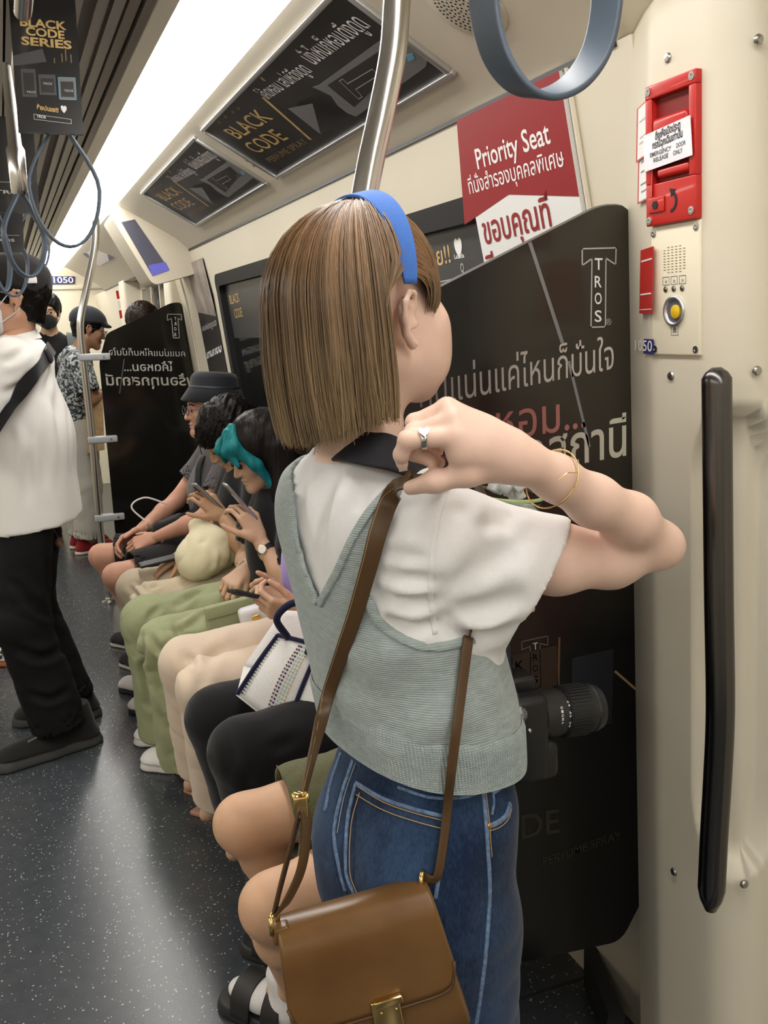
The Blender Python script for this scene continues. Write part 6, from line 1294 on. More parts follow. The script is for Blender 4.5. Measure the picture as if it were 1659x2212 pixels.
# ---------- head frame
Ah = math.radians(42); hf_ = unit(math.cos(Ah)*UF + math.sin(Ah)*VF + ZF*.10); HR = headR(hf_); hs = .97
HC = K(884, 684, 1.06) - HR[0]*.080*hs
HL = lambda x, y, z: HC + hs*(HR[0]*x + HR[1]*y + HR[2]*z)
SKW = skin('skin_fair', (.76, .53, .43))
geo = []
S = SDF(*bbox([HC], .155), .0034)
head_add(S, HC, HR, hs, ear=False)
for q in (-1, 1): S.ell(HL(q*.046, .054, -.026), A(.026, .036, .044)*hs, HR, .02); S.ell(HL(q*.036, .060, -.064), A(.026, .030, .028)*hs, HR, .03)   # full cheeks and jaw
for q in (-1, 1):                                                                                     # ears: rim, bowl and lobe
    E_ = lambda x, y, z: HL(q*(.076 + (x - .076)*.9), y*.85 - .001, z*.80)
    pts = [E_(.073, .010, -.006), E_(.080, .014, .014), E_(.087, .008, .032), E_(.094, -.008, .036), E_(.096, -.019, .022), E_(.093, -.020, .0), E_(.086, -.012, -.024), E_(.081, .002, -.040)]
    S.chain(pts, [.0034, .0036, .0036, .0038, .0040, .0042, .0050, .0066], .003); S.ell(E_(.081, -.006, .003), A(.0035, .013, .021), HR, .005); S.cone(E_(.082, .004, .012), E_(.088, -.008, .018), .003, .0026, .003); S.ell(E_(.080, .010, -.012), A(.005, .005, .006), HR, .004)
S.cone(HL(0, -.02, -.05), c0 + ZF*.01, .050, .052, .03); geo.append(S.mesh())
S = SDF(*bbox([c0 - ZF*.10, SHR, SHL, HC], .12), .006); S.cone(HL(0, -.02, -.07), c0 - ZF*.03, .050, .056, .03); S.cone(c0 - ZF*.05, SHR*.8 + c0*.2 - ZF*.02, .05, .035, .05); S.cone(c0 - ZF*.05, SHL*.8 + c0*.2 - ZF*.02, .05, .035, .05); S.plane(HL(0, 0, -.06), HR[2]); geo.append(S.mesh())
# ---------- raised right arm and hand
kn = [K(984, 944, .905), K(980, 908, .916), K(966, 882, .932), K(962, 886, .952)]
fing = [[kn[0], K(880, 950, .902), K(866, 982, .908), K(869, 1004, .918)], [kn[1], K(893, 934, .918), K(892, 980, .930), K(935, 998, .932)], [kn[2], K(895, 912, .936), K(900, 965, .948), K(950, 1000, .945)], [kn[3], K(908, 912, .956), K(915, 955, .966), K(948, 975, .962)]]
th = [K(1080, 1008, .926), K(1012, 1024, .914), K(940, 1040, .918), K(886, 1054, .934)]
lo, hi = bbox([SHR, ELB, WRI] + [p for f in fing for p in f] + th, .055); S = SDF(lo, hi, .0027)
S.chain([SHR, K(1200, 1207, 1.03), K(1320, 1207, 1.05), ELB], [.043, .0385, .0315, .0265], .02); S.ell(K(1443, 1184, 1.07), A(.016, .016, .017), None, .025)
S.chain([ELB, K(1362, 1122, 1.02), K(1282, 1082, .985), K(1202, 1033, .955), WRI], [.0265, .0285, .0268, .0228, .0205], .015)
hn = unit(np.cross(kn[0] - WRI, kn[2] - WRI))
S.cone(WRI, (kn[1] + WRI)/2, .0225, .024, .02, (hn, .75))
for k_, (kk, dv) in enumerate(zip(kn, (-.010, -.002, .006, .012))):
    b = WRI*.82 + kk*.18; S.cone(b, kk, .0165, .0118, .014)
S.cone(WRI*.6 + th[0]*.4, kn[0]*.55 + th[1]*.45, .018, .015, .016)
rr = [(.0108, .0086, .0078, .0062), (.0106, .0086, .0078, .0062), (.0100, .0082, .0075, .0060), (.0090, .0074, .0066, .0055)]
for f, r_ in zip(fing, rr):
    S.chain(f, r_, .0035); S.ell(f[1], A(1, 1, 1)*(r_[1] + .0008), None, .004)
S.chain(th, [.0145, .0118, .0106, .0078], .010)
geo.append(S.mesh())
# ---------- left arm, bent up in front and hidden by the body, hand round the drink
CUP = K(1100, 1076, 1.20); ELL = SHL + bf*.14 - ZF*.22 + br*.02; WRL = CUP - ZF*.12 - bf*.095 - br*.045
S = SDF(*bbox([SHL, ELL, WRL, CUP - ZF*.1], .13), .0045); S.chain([SHL, ELL, WRL], [.045, .035, .024], .02)
kd = unit(np.cross(ZF, CUP - WRL)); hand_add(S, WRL, bf, br, side=-1, curl=(35, 45, 30), thumb=(.6, .7, .3)); geo.append(S.mesh())
V, F = join_geo(geo); body = mesh_obj('body', V, F, SKW, W)
# nails on thumb and index
M_nail = mat('nail', (.80, .55, .47), .25)
for f, t in ((fing[0], -1),):
    d = unit(f[3] - f[2]); n = unit(-VF + ZF*(.2) - d*np.dot(-VF, d)); MB().obox(f[3] + n*.0062 - d*.001, np.array([d, np.cross(n, d), n]), A(.0052, .0045, .0008), .0007).build('nail', M_nail, W)
# ---------- ring and bracelet
M_silver = mat('silver', (.62, .61, .60), .22, 1.0); M_gold2 = mat('fine_gold', (.80, .52, .22), .25, 1.0)
rc = fing[0][0]*.33 + fing[0][1]*.67; ax = unit(fing[0][1] - fing[0][0]); rg = MB(); rg.lathe(rc - ax*.0030, ax, [(0, .0104), (.0006, .0108), (.0054, .0108), (.006, .0104), (.006, .0092), (0, .0092)], 28, cap=False); ro = rg.build('finger_ring', M_silver, W, smooth=False)
nt_ = unit(-VF*.8 + ZF*.75); nt_ = unit(nt_ - ax*np.dot(nt_, ax)); sd_ = np.cross(nt_, ax)
hp_ = [(0, -.0062), (.0046, -.0010), (.0056, .0024), (.0036, .0048), (0, .0030), (-.0036, .0048), (-.0056, .0024), (-.0046, -.0010)]
MB().prism(hp_, rc + nt_*.0108, -ax, -sd_, nt_, 0, .0016).build('ring_heart', M_silver, ro)
bc_ = K(1192, 1034, .950); ax = unit(K(1240, 1066, .97) - K(1150, 1010, .94)); e1 = unit(np.cross(ax, VF)); e2 = np.cross(ax, e1)
MB().tube([bc_ + (e1*math.cos(t) + e2*math.sin(t))*.0325 + ax*.004*math.sin(t*1.0) for t in np.linspace(0, 2*math.pi, 40)], .0009, 6).build('bracelet', M_gold2, W, smooth=True)
ch = spline([bc_ - VF*.031 + ZF*.003, K(1225, 1022, .922), K(1240, 1021, .925), K(1247, 1020, .928)], 14); MB().tube(ch, .0005, 5).build('bracelet_chain', M_gold2, W)
# ---------- white T-shirt
M_tee = cloth('white_cotton_tee', (.80, .79, .79), .8, .2, .03)
lo, hi = bbox([K(600, 1700, 1.2), K(1260, 1100, .92), SHL + br*(-.12), K(900, 950, 1.0), K(1100, 1400, 1.25)], .09); S = SDF(lo, hi, .0045)
S.loft(rows, k=.01, off=.002)
S.cone(c0 - ZF*.055, SHR - ZF*.012, .060, .055, .05); S.cone(c0 - ZF*.055, SHL - ZF*.012, .060, .040, .05)
S.plane(A(0, 0, K(930, 1690, .985)[2] + .03), -ZF)
# wide sleeve with slanted opening
sa, sb = K(935, 1200, 1.025), K(1156, 1256, 1.03); w, X, Y, Z = S.win(np.minimum(sa, sb) - .16, np.maximum(sa, sb) + .16)
ab = sb - sa; Ls = np.linalg.norm(ab); u = ab/Ls; on = unit(UF*.86 - ZF*.50 - VF*.02); x, y, z = X - sa[0], Y - sa[1], Z - sa[2]; s_ = x*u[0] + y*u[1] + z*u[2]; t = np.clip(s_/Ls, 0, 1)
upv = unit(ZF - u*np.dot(ZF, u)); hv = x*upv[0] + y*upv[1] + z*upv[2]; sdv = np.cross(u, upv); sv = x*sdv[0] + y*sdv[1] + z*sdv[2]; ra = .074 + .008*t; rb = .058 + .006*t
q_ = np.sqrt((hv/ra)**2 + (sv/rb)**2); dsl = (q_ - 1)*rb; dsl = np.maximum(dsl, -s_ - .03); op = (X - sb[0])*on[0] + (Y - sb[1])*on[1] + (Z - sb[2])*on[2]
S.put(w, np.maximum(dsl, op), .035); S.put(w, np.maximum(np.maximum((q_ - 1)*rb + .016, op - .03), -op - .040), .003, 's')
cutcone(S, SHL, SHL + (ELL - SHL)*.65, .048, .056, .03)
ntop = HL(0, -.02, -.07); S.cone(c0 - ZF*.01 + bf*.008, ntop + ZF*.05, .062, .064, .004, op='s')
V, F = S.mesh()
V = pxfolds(V, F, [([(953, 1342), (1040, 1312), (1135, 1268)], .014, -.010), ([(945, 1352), (1010, 1372), (1085, 1368)], .012, -.008), ([(955, 1318), (1020, 1240), (1110, 1175)], .018, -.010), ([(985, 1350), (1070, 1340), (1120, 1318)], .010, .006), ([(1072, 1098), (1062, 1125), (1040, 1150)], .010, -.009), ([(1102, 1104), (1094, 1130), (1080, 1150)], .009, -.008), ([(1000, 1085), (985, 1120)], .010, -.006),
    ([(815, 1238), (880, 1250), (948, 1252)], .009, -.010), ([(812, 1284), (880, 1300), (945, 1298)], .010, -.011), ([(828, 1332), (890, 1350), (952, 1342)], .010, -.011), ([(820, 1200), (880, 1205), (930, 1215)], .009, -.006), ([(720, 1010), (695, 1100), (680, 1220)], .014, -.009), ([(760, 1030), (725, 1110), (700, 1190)], .014, .006), ([(660, 1010), (652, 1090), (662, 1180)], .010, -.006), ([(800, 1040), (770, 1110)], .012, -.006), ([(1160, 1150), (1140, 1220), (1120, 1300)], .020, .006)])
V = wrinkle(V, F, .0022, 30, 3); V = crease(V, F, .0055, 24, 12, (1, 1, .7)); V = relax(V, F, .5); tee = mesh_obj('t_shirt', V, F, M_tee, W); TT = bvh(V, F); TV, TF = V, F
def surf_line(pts, tree, off=.001, n=40, fall=None):
    P, N = [], []
    for px, py in spline(np.array(pts, float), n):
        p, nn_ = hit(px, py, tree, off)
        if p is not None: P.append(p); N.append(nn_)
    return np.array(P), np.array(N)
# ribbed collar round the neck
cen = c0 - ZF*.012 + bf*.008; nrm_c = unit(ntop - c0); e1 = unit(np.cross(nrm_c, VF)); e2 = np.cross(nrm_c, e1); ring = [cen + (e1*math.cos(t) + e2*math.sin(t))*.066 - ZF*(.004 + .006*math.sin(t)) for t in np.linspace(0, 2*math.pi, 61)]
v, f = ribbon_geo(ring, [unit(p - cen) + nrm_c*.9 for p in ring], .024, .005); MB().add(v, f).build('collar_rib', M_tee, tee, smooth=True)
P_, N_ = surf_line([(962, 1062), (945, 1120), (935, 1200), (930, 1280), (940, 1370)], TT, .0002, 30)
v, f = ribbon_geo(P_, N_, .006, .0016); MB().add(v, f).build('sleeve_seam', M_tee, tee, smooth=True)
# ---------- knit vest
def knit(nt, b, N, L, co):
    w1 = N('ShaderNodeTexWave'); L(co((1, 1, 1)), w1.inputs['Vector']); w1.inputs['Scale'].default_value = 120; w1.bands_direction = 'Z'; w1.inputs['Distortion'].default_value = 1.5; w1.inputs['Detail'].default_value = 2; w1.inputs['Detail Scale'].default_value = 3
    n = N('ShaderNodeTexNoise'); L(co((1, 1, .25)), n.inputs['Vector']); n.inputs['Scale'].default_value = 260; n.inputs['Detail'].default_value = 3
    ad = N('ShaderNodeMath'); ad.operation = 'MULTIPLY_ADD'; L(n.outputs[0], ad.inputs[0]); ad.inputs[1].default_value = .8; L(w1.outputs[0], ad.inputs[2])
    bp = N('ShaderNodeBump'); bp.inputs['Strength'].default_value = .45; bp.inputs['Distance'].default_value = .0015; L(ad.outputs[0], bp.inputs['Height']); L(bp.outputs[0], b.inputs['Normal'])
    n2 = N('ShaderNodeTexNoise'); L(co((1, 1, 2.5)), n2.inputs['Vector']); n2.inputs['Scale'].default_value = 70; n2.inputs['Detail'].default_value = 5
    cr = N('ShaderNodeValToRGB'); cr.color_ramp.elements[0].position = .3; cr.color_ramp.elements[0].color = (.305, .358, .350, 1); cr.color_ramp.elements[1].position = .72; cr.color_ramp.elements[1].color = (.395, .455, .445, 1); L(n2.outputs[0], cr.inputs[0]); L(cr.outputs[0], b.inputs['Base Color'])
M_knit = mat('sage_knit', (.33, .41, .39), .9, spec=.15, sheen=.35, build=knit)
def poly_sd(px, py, poly):
    P = np.array(poly, float); d = np.full(px.shape, 1e12); s = np.ones(px.shape)
    for i in range(len(P)):
        a, b = P[i], P[i - 1]; ex, ey = b - a; wx, wy = px - a[0], py - a[1]; t = np.clip((wx*ex + wy*ey)/(ex*ex + ey*ey), 0, 1); d = np.minimum(d, (wx - ex*t)**2 + (wy - ey*t)**2)
        c1 = py >= a[1]; c2 = py < b[1]; c3 = ex*wy > ey*wx; fl_ = (c1 & c2 & c3) | (~c1 & ~c2 & ~c3); s = np.where(fl_, -s, s)
    return s*np.sqrt(d)
cutA = spline([(628, 930), (634, 1050), (643, 1150), (662, 1226), (690, 1298)], 14).tolist() + spline([(690, 1298), (724, 1228), (753, 1165), (790, 1104), (836, 1050), (880, 1000), (870, 930)], 18)[1:].tolist() + [(750, 890)]
cutB = spline([(905, 1000), (872, 1060), (838, 1120), (812, 1190), (800, 1262), (816, 1318), (852, 1358), (905, 1386), (955, 1388), (1005, 1376), (1080, 1372)], 30).tolist() + [(1350, 1372), (1350, 900), (905, 900)]
HP3 = [K(724, 1574, 1.10), K(930, 1682, .985), K(1088, 1622, 1.07)]
HN = unit(np.cross(HP3[1] - HP3[0], HP3[2] - HP3[0])); HN = HN if HN[2] > 0 else -HN
HO = HP3[1]
def hemz(x, y): return HO[2] - (HN[0]*(x - HO[0]) + HN[1]*(y - HO[1]))/HN[2]
HEM = HO[2]; print('hem', HEM, HN)
vrows = [(z, x, y, a + .0090, b + .0100, an) for z, x, y, a, b, an in rows]
lo, hi = bbox([K(590, 1720, 1.1), K(1130, 1720, 1.1), K(640, 960, 1.2), K(900, 960, 1.0)], .10); S = SDF(lo, hi, .0042)
S.loft(vrows, k=0); S.cone(c0 - ZF*.055, SHR - ZF*.012, .066, .058, .05); S.cone(c0 - ZF*.055, SHL - ZF*.012, .066, .044, .05)
d0 = S.d.copy(); S.plane(HO + HN*.008, -HN)
I = np.argwhere(np.abs(S.d) < .05); P = S.lo + I*S.h; px, py = pix(P); back = (P - rows_at(1.2)[0]*0) @ VF
sdA = poly_sd(px, py, cutA)*1.1/2000; sdB = poly_sd(px, py, cutB)*1.05/2000; dv = S.d[I[:, 0], I[:, 1], I[:, 2]]; near = (back - 1.135)
cut = np.minimum(np.maximum(sdA, near), np.maximum(sdB, near - .02)); S.d[I[:, 0], I[:, 1], I[:, 2]] = np.maximum(dv, -cut)
S.cone(c0 - ZF*.02, HL(0, -.02, -.07) + ZF*.04, .085, .09, .004, op='s'); cutv = SHL - ZF*.06; S.cone(cutv, cutv - br*.1 + bf*.02, .075, .08, .004, op='s')
V, F = S.mesh(); V = pxfolds(V, F, [([(745, 1395), (800, 1440), (880, 1455)], .022, .007), ([(780, 1370), (840, 1405), (920, 1412)], .016, .005), ([(880, 1590), (960, 1560), (1040, 1510)], .022, .006), ([(760, 1560), (830, 1615), (900, 1645)], .022, .006), ([(1030, 1440), (1060, 1480), (1075, 1540)], .016, .005), ([(720, 1500), (770, 1520), (840, 1520)], .02, .005), ([(800, 1480), (870, 1500), (960, 1480)], .022, -.0025)]); V = wrinkle(V, F, .002, 16, 9); vest = mesh_obj('knit_vest', V, F, M_knit, W); VT = bvh(V, F)
# rolled rib edges of neck and armhole
def rib_edge(poly, rng, r_, name):
    P_, N_ = surf_line(poly, VT, .001, 60)
    if len(P_) > 3: v, f = ribbon_geo(P_, N_, r_*2.2, .005); MB().add(v, f).build(name, M_knit, vest, smooth=True)
rib_edge([(631, 1065), (637, 1150), (656, 1228), (686, 1303)], 0, .004, 'neck_rib'); rib_edge([(692, 1304), (731, 1232), (761, 1168), (798, 1108), (838, 1062)], 0, .0045, 'neck_rib')
rib_edge([(846, 1100), (804, 1185), (792, 1262), (808, 1324), (847, 1366), (903, 1394), (957, 1396), (1008, 1384), (1070, 1382)], 0, .0045, 'armhole_rib')
# ribbed hem band with real ribs
n_a = 1400; Vh = []; zz = np.linspace(0, .055, 8)
for k_, dz in enumerate(zz):
    for t in np.linspace(0, 2*math.pi, n_a, endpoint=False):
        z = HEM + dz
        for _ in range(2):
            cx, cy, a, b, an = rows_cache(z); a += .0120 - .003*(k_ == 7); b += .0130 - .003*(k_ == 7); cs, sn = math.cos(t), math.sin(t); p = 2.4; rr_ = (abs(cs)**p + abs(sn)**p)**(-1/p); g = 1 + .007*math.sin(t*190)*(1 if 0 < k_ < 7 else .2); X_ = a*rr_*cs*g; Y_ = b*rr_*sn*g; x, y = cx + X_*math.cos(an) - Y_*math.sin(an), cy + X_*math.sin(an) + Y_*math.cos(an); z = hemz(x, y) + dz
        Vh.append((x, y, z))
Fh = np.array([(k_*n_a + i, k_*n_a + (i + 1) % n_a, (k_ + 1)*n_a + (i + 1) % n_a, (k_ + 1)*n_a + i) for k_ in range(7) for i in range(n_a)])
mesh_obj('hem_rib', np.array(Vh), Fh, M_knit, vest)
# ---------- jeans
def denim(nt, b, N, L, co):
    n = N('ShaderNodeTexNoise'); L(co((1, 1, .5)), n.inputs['Vector']); n.inputs['Scale'].default_value = 9; n.inputs['Detail'].default_value = 6; n.inputs['Roughness'].default_value = .65
    n2 = N('ShaderNodeTexNoise'); L(co((1, 1, .35)), n2.inputs['Vector']); n2.inputs['Scale'].default_value = 320; n2.inputs['Detail'].default_value = 2
    m = N('ShaderNodeMath'); m.operation = 'MULTIPLY_ADD'; L(n2.outputs[0], m.inputs[0]); m.inputs[1].default_value = .35; L(n.outputs[0], m.inputs[2])
    cr = N('ShaderNodeValToRGB'); cr.color_ramp.elements[0].position = .52; cr.color_ramp.elements[0].color = (.007, .018, .050, 1); cr.color_ramp.elements[1].position = .92; cr.color_ramp.elements[1].color = (.040, .078, .155, 1); L(m.outputs[0], cr.inputs[0]); L(cr.outputs[0], b.inputs['Base Color'])
    bp = N('ShaderNodeBump'); bp.inputs['Strength'].default_value = .35; bp.inputs['Distance'].default_value = .001; L(n2.outputs[0], bp.inputs['Height']); L(bp.outputs[0], b.inputs['Normal'])
M_denim = mat('blue_denim', (.03, .07, .17), .85, spec=.15, sheen=.15, build=denim); M_denl = mat('worn_denim_edge', (.13, .20, .33), .85, noise=(200, .4)); M_thread = mat('tan_thread', (.40, .27, .13), .7); M_thr2 = mat('pale_thread', (.36, .36, .36), .7)
jr = [row(1540, 735, 1074, 1.09, .70), row(1620, 742, 1078, 1.083, .70), row(1690, 722, 1092, 1.08, .70), row(1780, 708, 1092, 1.078, .72), row(1870, 712, 1092, 1.076, .74), row(1950, 732, 1100, 1.075, .76), row(2040, 770, 1090, 1.07, .78), row(2120, 820, 1075, 1.07, .8)]
pc = A(*[np.mean([q[i] for q in jr[2:6]]) for i in (1, 2)], 0)
S = SDF(A(pc[0] - .26, pc[1] - .26, .02), A(pc[0] + .26, pc[1] + .26, HEM + .16), .0055); S.loft(jr, k=0)
hpR, hpL = pc + br*.058 - bf*.005 + ZF*.70, pc - br*.058 + ZF*.70; knR, knL = pc + br*.066 + bf*.015 + ZF*.40, pc - br*.072 + bf*.02 + ZF*.40; anR, anL = pc + br*.075 + ZF*.06, pc - br*.08 + bf*.01 + ZF*.06
S.cone(hpR, knR, .083, .074, .03); S.cone(hpL, knL, .083, .074, .03); cutcone(S, knR, anR, .074, .084, .03); cutcone(S, knL, anL, .074, .084, .03)
S.cone(pc - bf*.040 + br*.050 + ZF*.765, pc - bf*.038 + br*.050 + ZF*.72, .068, .066, .05); S.cone(pc - bf*.040 - br*.050 + ZF*.765, pc - bf*.038 - br*.050 + ZF*.72, .068, .066, .05)
S.plane(HO + HN*.03, HN); V, F = S.mesh(); V = wrinkle(V, F, .0025, 20, 6); V = crease(V, F, .0035, 22, 14); V = folds(V, F, [(K(1000, 1960, .97), K(1080, 1900, .98), .012, -.004), (K(990, 2010, .97), K(1085, 1990, .98), .014, .004), (K(1000, 2080, .97), K(1090, 2050, .98), .014, -.004)]); jeans = mesh_obj('jeans', V, F, M_denim, W); JT = bvh(V, F)
def seam(pts, w_, th_, m, name, off=.0006, n=40, par=None):
    P_, N_ = surf_line(pts, JT, off, n)
    if len(P_) > 3: v, f = ribbon_geo(P_, N_, w_, th_); return MB().add(v, f).build(name, m, par or jeans, smooth=True)
def patch_on(corners, m, name, off=.0016, n=22):
    """cloth patch laid on the jeans; corners TL, TR, BR, BL in picture order"""
    q = [np.array(c_, float) for c_ in corners]; V = []; ok = True
    for i in range(n + 1):
        for k_ in range(n + 1):
            u_, w_ = k_/n, i/n; p = (q[0]*(1 - u_) + q[1]*u_)*(1 - w_) + (q[3]*(1 - u_) + q[2]*u_)*w_; h, nn_ = hit(p[0], p[1], JT, off)
            if h is None: return None
            V.append(h)
    return mesh_obj(name, V, np.array([(i*(n + 1) + k_, i*(n + 1) + k_ + 1, (i + 1)*(n + 1) + k_ + 1, (i + 1)*(n + 1) + k_) for i in range(n) for k_ in range(n)])[:, ::-1], m, jeans)
pkt = patch_on([(772, 1690), (964, 1764), (938, 1990), (768, 1962)], M_denim, 'back_pocket')
for pts in ([(772, 1690), (830, 1724), (900, 1748), (964, 1764)], [(772, 1692), (754, 1770), (751, 1880), (768, 1930)], [(964, 1766), (955, 1850), (940, 1940)]): seam(pts, .0045, .0030, M_denl, 'pocket_edge', .0022)
for d_ in (8, 26): seam([(776 - (3 if d_ > 20 else 0), 1690 + d_), (832, 1724 + d_), (900, 1748 + d_), (960, 1764 + d_)], .0012, .0008, M_thread, 'stitch_line', .0030)
seam([(781, 1712), (763, 1780), (760, 1880), (776, 1930)], .0012, .0008, M_thread, 'stitch_line', .0030)
seam([(738, 1625), (716, 1690), (703, 1752)], .0050, .0030, M_denl, 'back_seam'); seam([(764, 1642), (738, 1720), (723, 1800), (735, 1880), (748, 1925)], .0055, .0030, M_denl, 'yoke_seam'); seam([(771, 1648), (746, 1722), (731, 1800)], .0010, .0008, M_thr2, 'stitch_line', .0022)
seam([(1040, 1690), (1048, 1760), (1054, 1850), (1057, 1930), (1050, 2040), (1040, 2130), (1028, 2211)], .0048, .0030, M_denl, 'side_seam', n=60); seam([(1046, 1700), (1054, 1770), (1060, 1850)], .0010, .0008, M_thread, 'stitch_line', .0022)
seam([(1101, 1735), (1093, 1760), (1075, 1776), (1052, 1786)], .0060, .0030, M_denl, 'front_pocket_edge'); seam([(1103, 1747), (1095, 1770), (1078, 1786), (1056, 1794)], .0011, .0008, M_thread, 'stitch_line', .0016)
seam([(1060, 1690), (1066, 1730), (1062, 1760)], .003, .002, M_denl, 'belt_loop'); seam([(860, 1700), (930, 1722), (1000, 1722), (1041, 1708)], .0035, .0025, M_denl, 'waistband_edge')
seam([(1062, 1712), (1080, 1700), (1098, 1684)], .006, .003, M_denl, 'front_belt_loop')
for q in ((1055, 1783), (1072, 1694)):
    h, n_ = hit(*q, JT, .002)
    if h is not None: MB().lathe(h, n_, [(0, .0035), (.001, .0035), (.0018, .002), (.002, .0005)], 12).build('rivet', mat('copper_rivet', (.55, .33, .15), .35, 1), jeans)
for a_, d_ in ((anR, bf), (anL, bf)): h_ = a_*A(1, 1, 0); mk_shoe(W, h_ - d_*.08, h_ + d_*.16, mat('white_leather', (.7, .7, .7)), mat('white_rubber', (.7, .7, .7)), w=.042)
# ---------- hair: solid bob plus strands
def hair_col(nt, b, N, L, co):
    at = N('ShaderNodeAttribute'); at.attribute_name = 'col'; L(at.outputs['Color'], b.inputs['Base Color'])
M_hairw = mat('ash_brown_hair', (.25, .15, .08), .36, spec=.45, build=hair_col)
def hull(phi, t):
    """point on the bob: phi from the back (0) to her right (+), t 0 crown .. 1 hem (in head space, metres)"""
    pr = math.radians(phi); top = A(0, .012, .128); 
    cph, sph = math.cos(pr), math.sin(pr)
    ax_, ay = .094, (.118 if cph > 0 else .100)
    if t < .45:
        th_ = t/.45*math.pi/2; R_ = math.sin(th_)**.92; z = .018 + .120*math.cos(th_); x, y = ax_*R_*sph, -ay*R_*cph
        y += .012*(1 - R_)
        return A(x, y - .008*R_, z)
    s_ = (t - .45)/.55; z_hem = -.116 + .012*sph - .012*max(0, cph) - .003*math.sin(pr*3); z = .018 + (z_hem - .018)*s_
    g = 1 + .035*math.sin(s_*math.pi*.9) - .05*s_*s_; return A(ax_*g*sph, (-ay*cph*g - .008), z)
def tuck(phi, t):
    """hair in front of the right ear is swept back behind it"""
    if phi > 74:
        k_ = np.clip((t - .30)/.16, 0, 1); k_ = k_*k_*(3 - 2*k_); return phi*(1 - k_) + (74 - (phi - 74)*.18)*k_
    return phi
rg_ = np.random.default_rng(5)
def nz(a, b, c=0.0): return mnoise.noise(Vector((a, b, c)))
def clump(phi, t): return .0060*nz(phi*.055, t*1.1, 1.5)*min(1, t*3) + .0042*nz(phi*.16, t*1.6, 7.7)*min(1, t*2.5) + .0016*nz(phi*.5, t*2, 3.1)
def hcol(phi, t, rnd):
    root, mid, tip = np.array([.190, .096, .042]), np.array([.165, .103, .053]), np.array([.285, .200, .110])
    c = root*(1 - t/.5) + mid*(t/.5) if t < .5 else mid*(1 - (t - .5)/.5) + tip*((t - .5)/.5)
    g = 1 + .75*nz(phi*.11, t*.9, 4.2)*(.35 + .65*t) + .45*nz(phi*.45, t*1.3, 9.9) + .34*rnd; return np.clip(c*max(.35, g), 0, 1)
phs = np.linspace(-150, 98, 180); ts = np.linspace(.02, 1, 44); Vb = []; Cb = []
for p_ in phs:
    for t in ts:
        q = hull(tuck(p_, t), t); rdir = unit(A(q[0], q[1], .02 + (.1 if t < .3 else 0))); Vb.append(HL(*(q + rdir*(clump(p_, t) - .006*(1 + (t > .9)*3*(t - .9)*4))))); Cb.append(hcol(p_, t, -.15))
nT = len(ts); Fb = np.array([(i*nT + k_, i*nT + k_ + 1, (i + 1)*nT + k_ + 1, (i + 1)*nT + k_) for i in range(len(phs) - 1) for k_ in range(nT - 1)])
Vb = np.array(Vb); inner = HC + (Vb - HC)*.86; nb = len(Vb); bd = [i*nT + nT - 1 for i in range(len(phs))]
Fb2 = np.concatenate([Fb, Fb[:, ::-1] + nb, np.array([(bd[i], bd[i] + nb, bd[i + 1] + nb, bd[i + 1]) for i in range(len(bd) - 1)])])
hair = mesh_obj('hair', np.concatenate([Vb, inner]), Fb2, M_hairw, W, col=np.array(Cb + [c*.5 for c in Cb]))
def strands(paths, cols, widths, name, par):
    Vs, Fs, Cs = [], [], []; n0 = 0
    for P_, C_, w_ in zip(paths, cols, widths):
        m_ = len(P_); T_ = np.gradient(P_, axis=0); out = P_ - HC; out[:, 2] *= .2; sd = np.cross(T_, out); sd /= np.linalg.norm(sd, axis=1)[:, None] + 1e-9; out /= np.linalg.norm(out, axis=1)[:, None] + 1e-9
        tw = w_*np.linspace(1, .25, m_)[:, None]*np.minimum(1, np.linspace(.3, 3, m_))[:, None]; Vs += [P_ - sd*tw, P_ + out*tw*.7, P_ + sd*tw]; Cs += [C_, C_, C_]
        a = np.arange(m_ - 1) + n0; Fs.append(np.stack([a, a + m_, a + m_ + 1, a + 1], 1)); Fs.append(np.stack([a + m_, a + 2*m_, a + 2*m_ + 1, a + m_ + 1], 1)); n0 += 3*m_
    return prep(mesh_obj(name, np.concatenate(Vs), np.concatenate(Fs), M_hairw, par, col=np.concatenate(Cs)), kind='stuff')
paths, cols, wds = [], [], []
for i in range(5600):
    p0 = rg_.uniform(-130, 97); t0 = rg_.uniform(.02, .12) if rg_.random() < .75 else rg_.uniform(.1, .5); te = 1 + rg_.normal()*.018 - (.05*rg_.random() if rg_.random() < .15 else 0); lift = rg_.uniform(-.003, .0035) + (.004 if rg_.random() < .05 else 0); dr = rg_.normal()*5.0; rnd = rg_.normal()*.5; P_ = []; C_ = []
    for t in np.linspace(t0, te, 16):
        p_ = tuck(p0 + dr*(t - .3)**2*np.sign(t - .3), min(t, 1)); q = hull(p_, t); rdir = unit(A(q[0], q[1], .02 + (.1 if t < .3 else 0))); P_.append(HL(*(q + rdir*(clump(p0, min(t, 1)) + lift*(.4 + t))))); C_.append(hcol(p0, min(t, 1), rnd))
    paths.append(np.array(P_)); cols.append(np.array(C_)); wds.append(rg_.uniform(.0005, .0013))
strands(paths, cols, wds, 'hair_strands', hair)
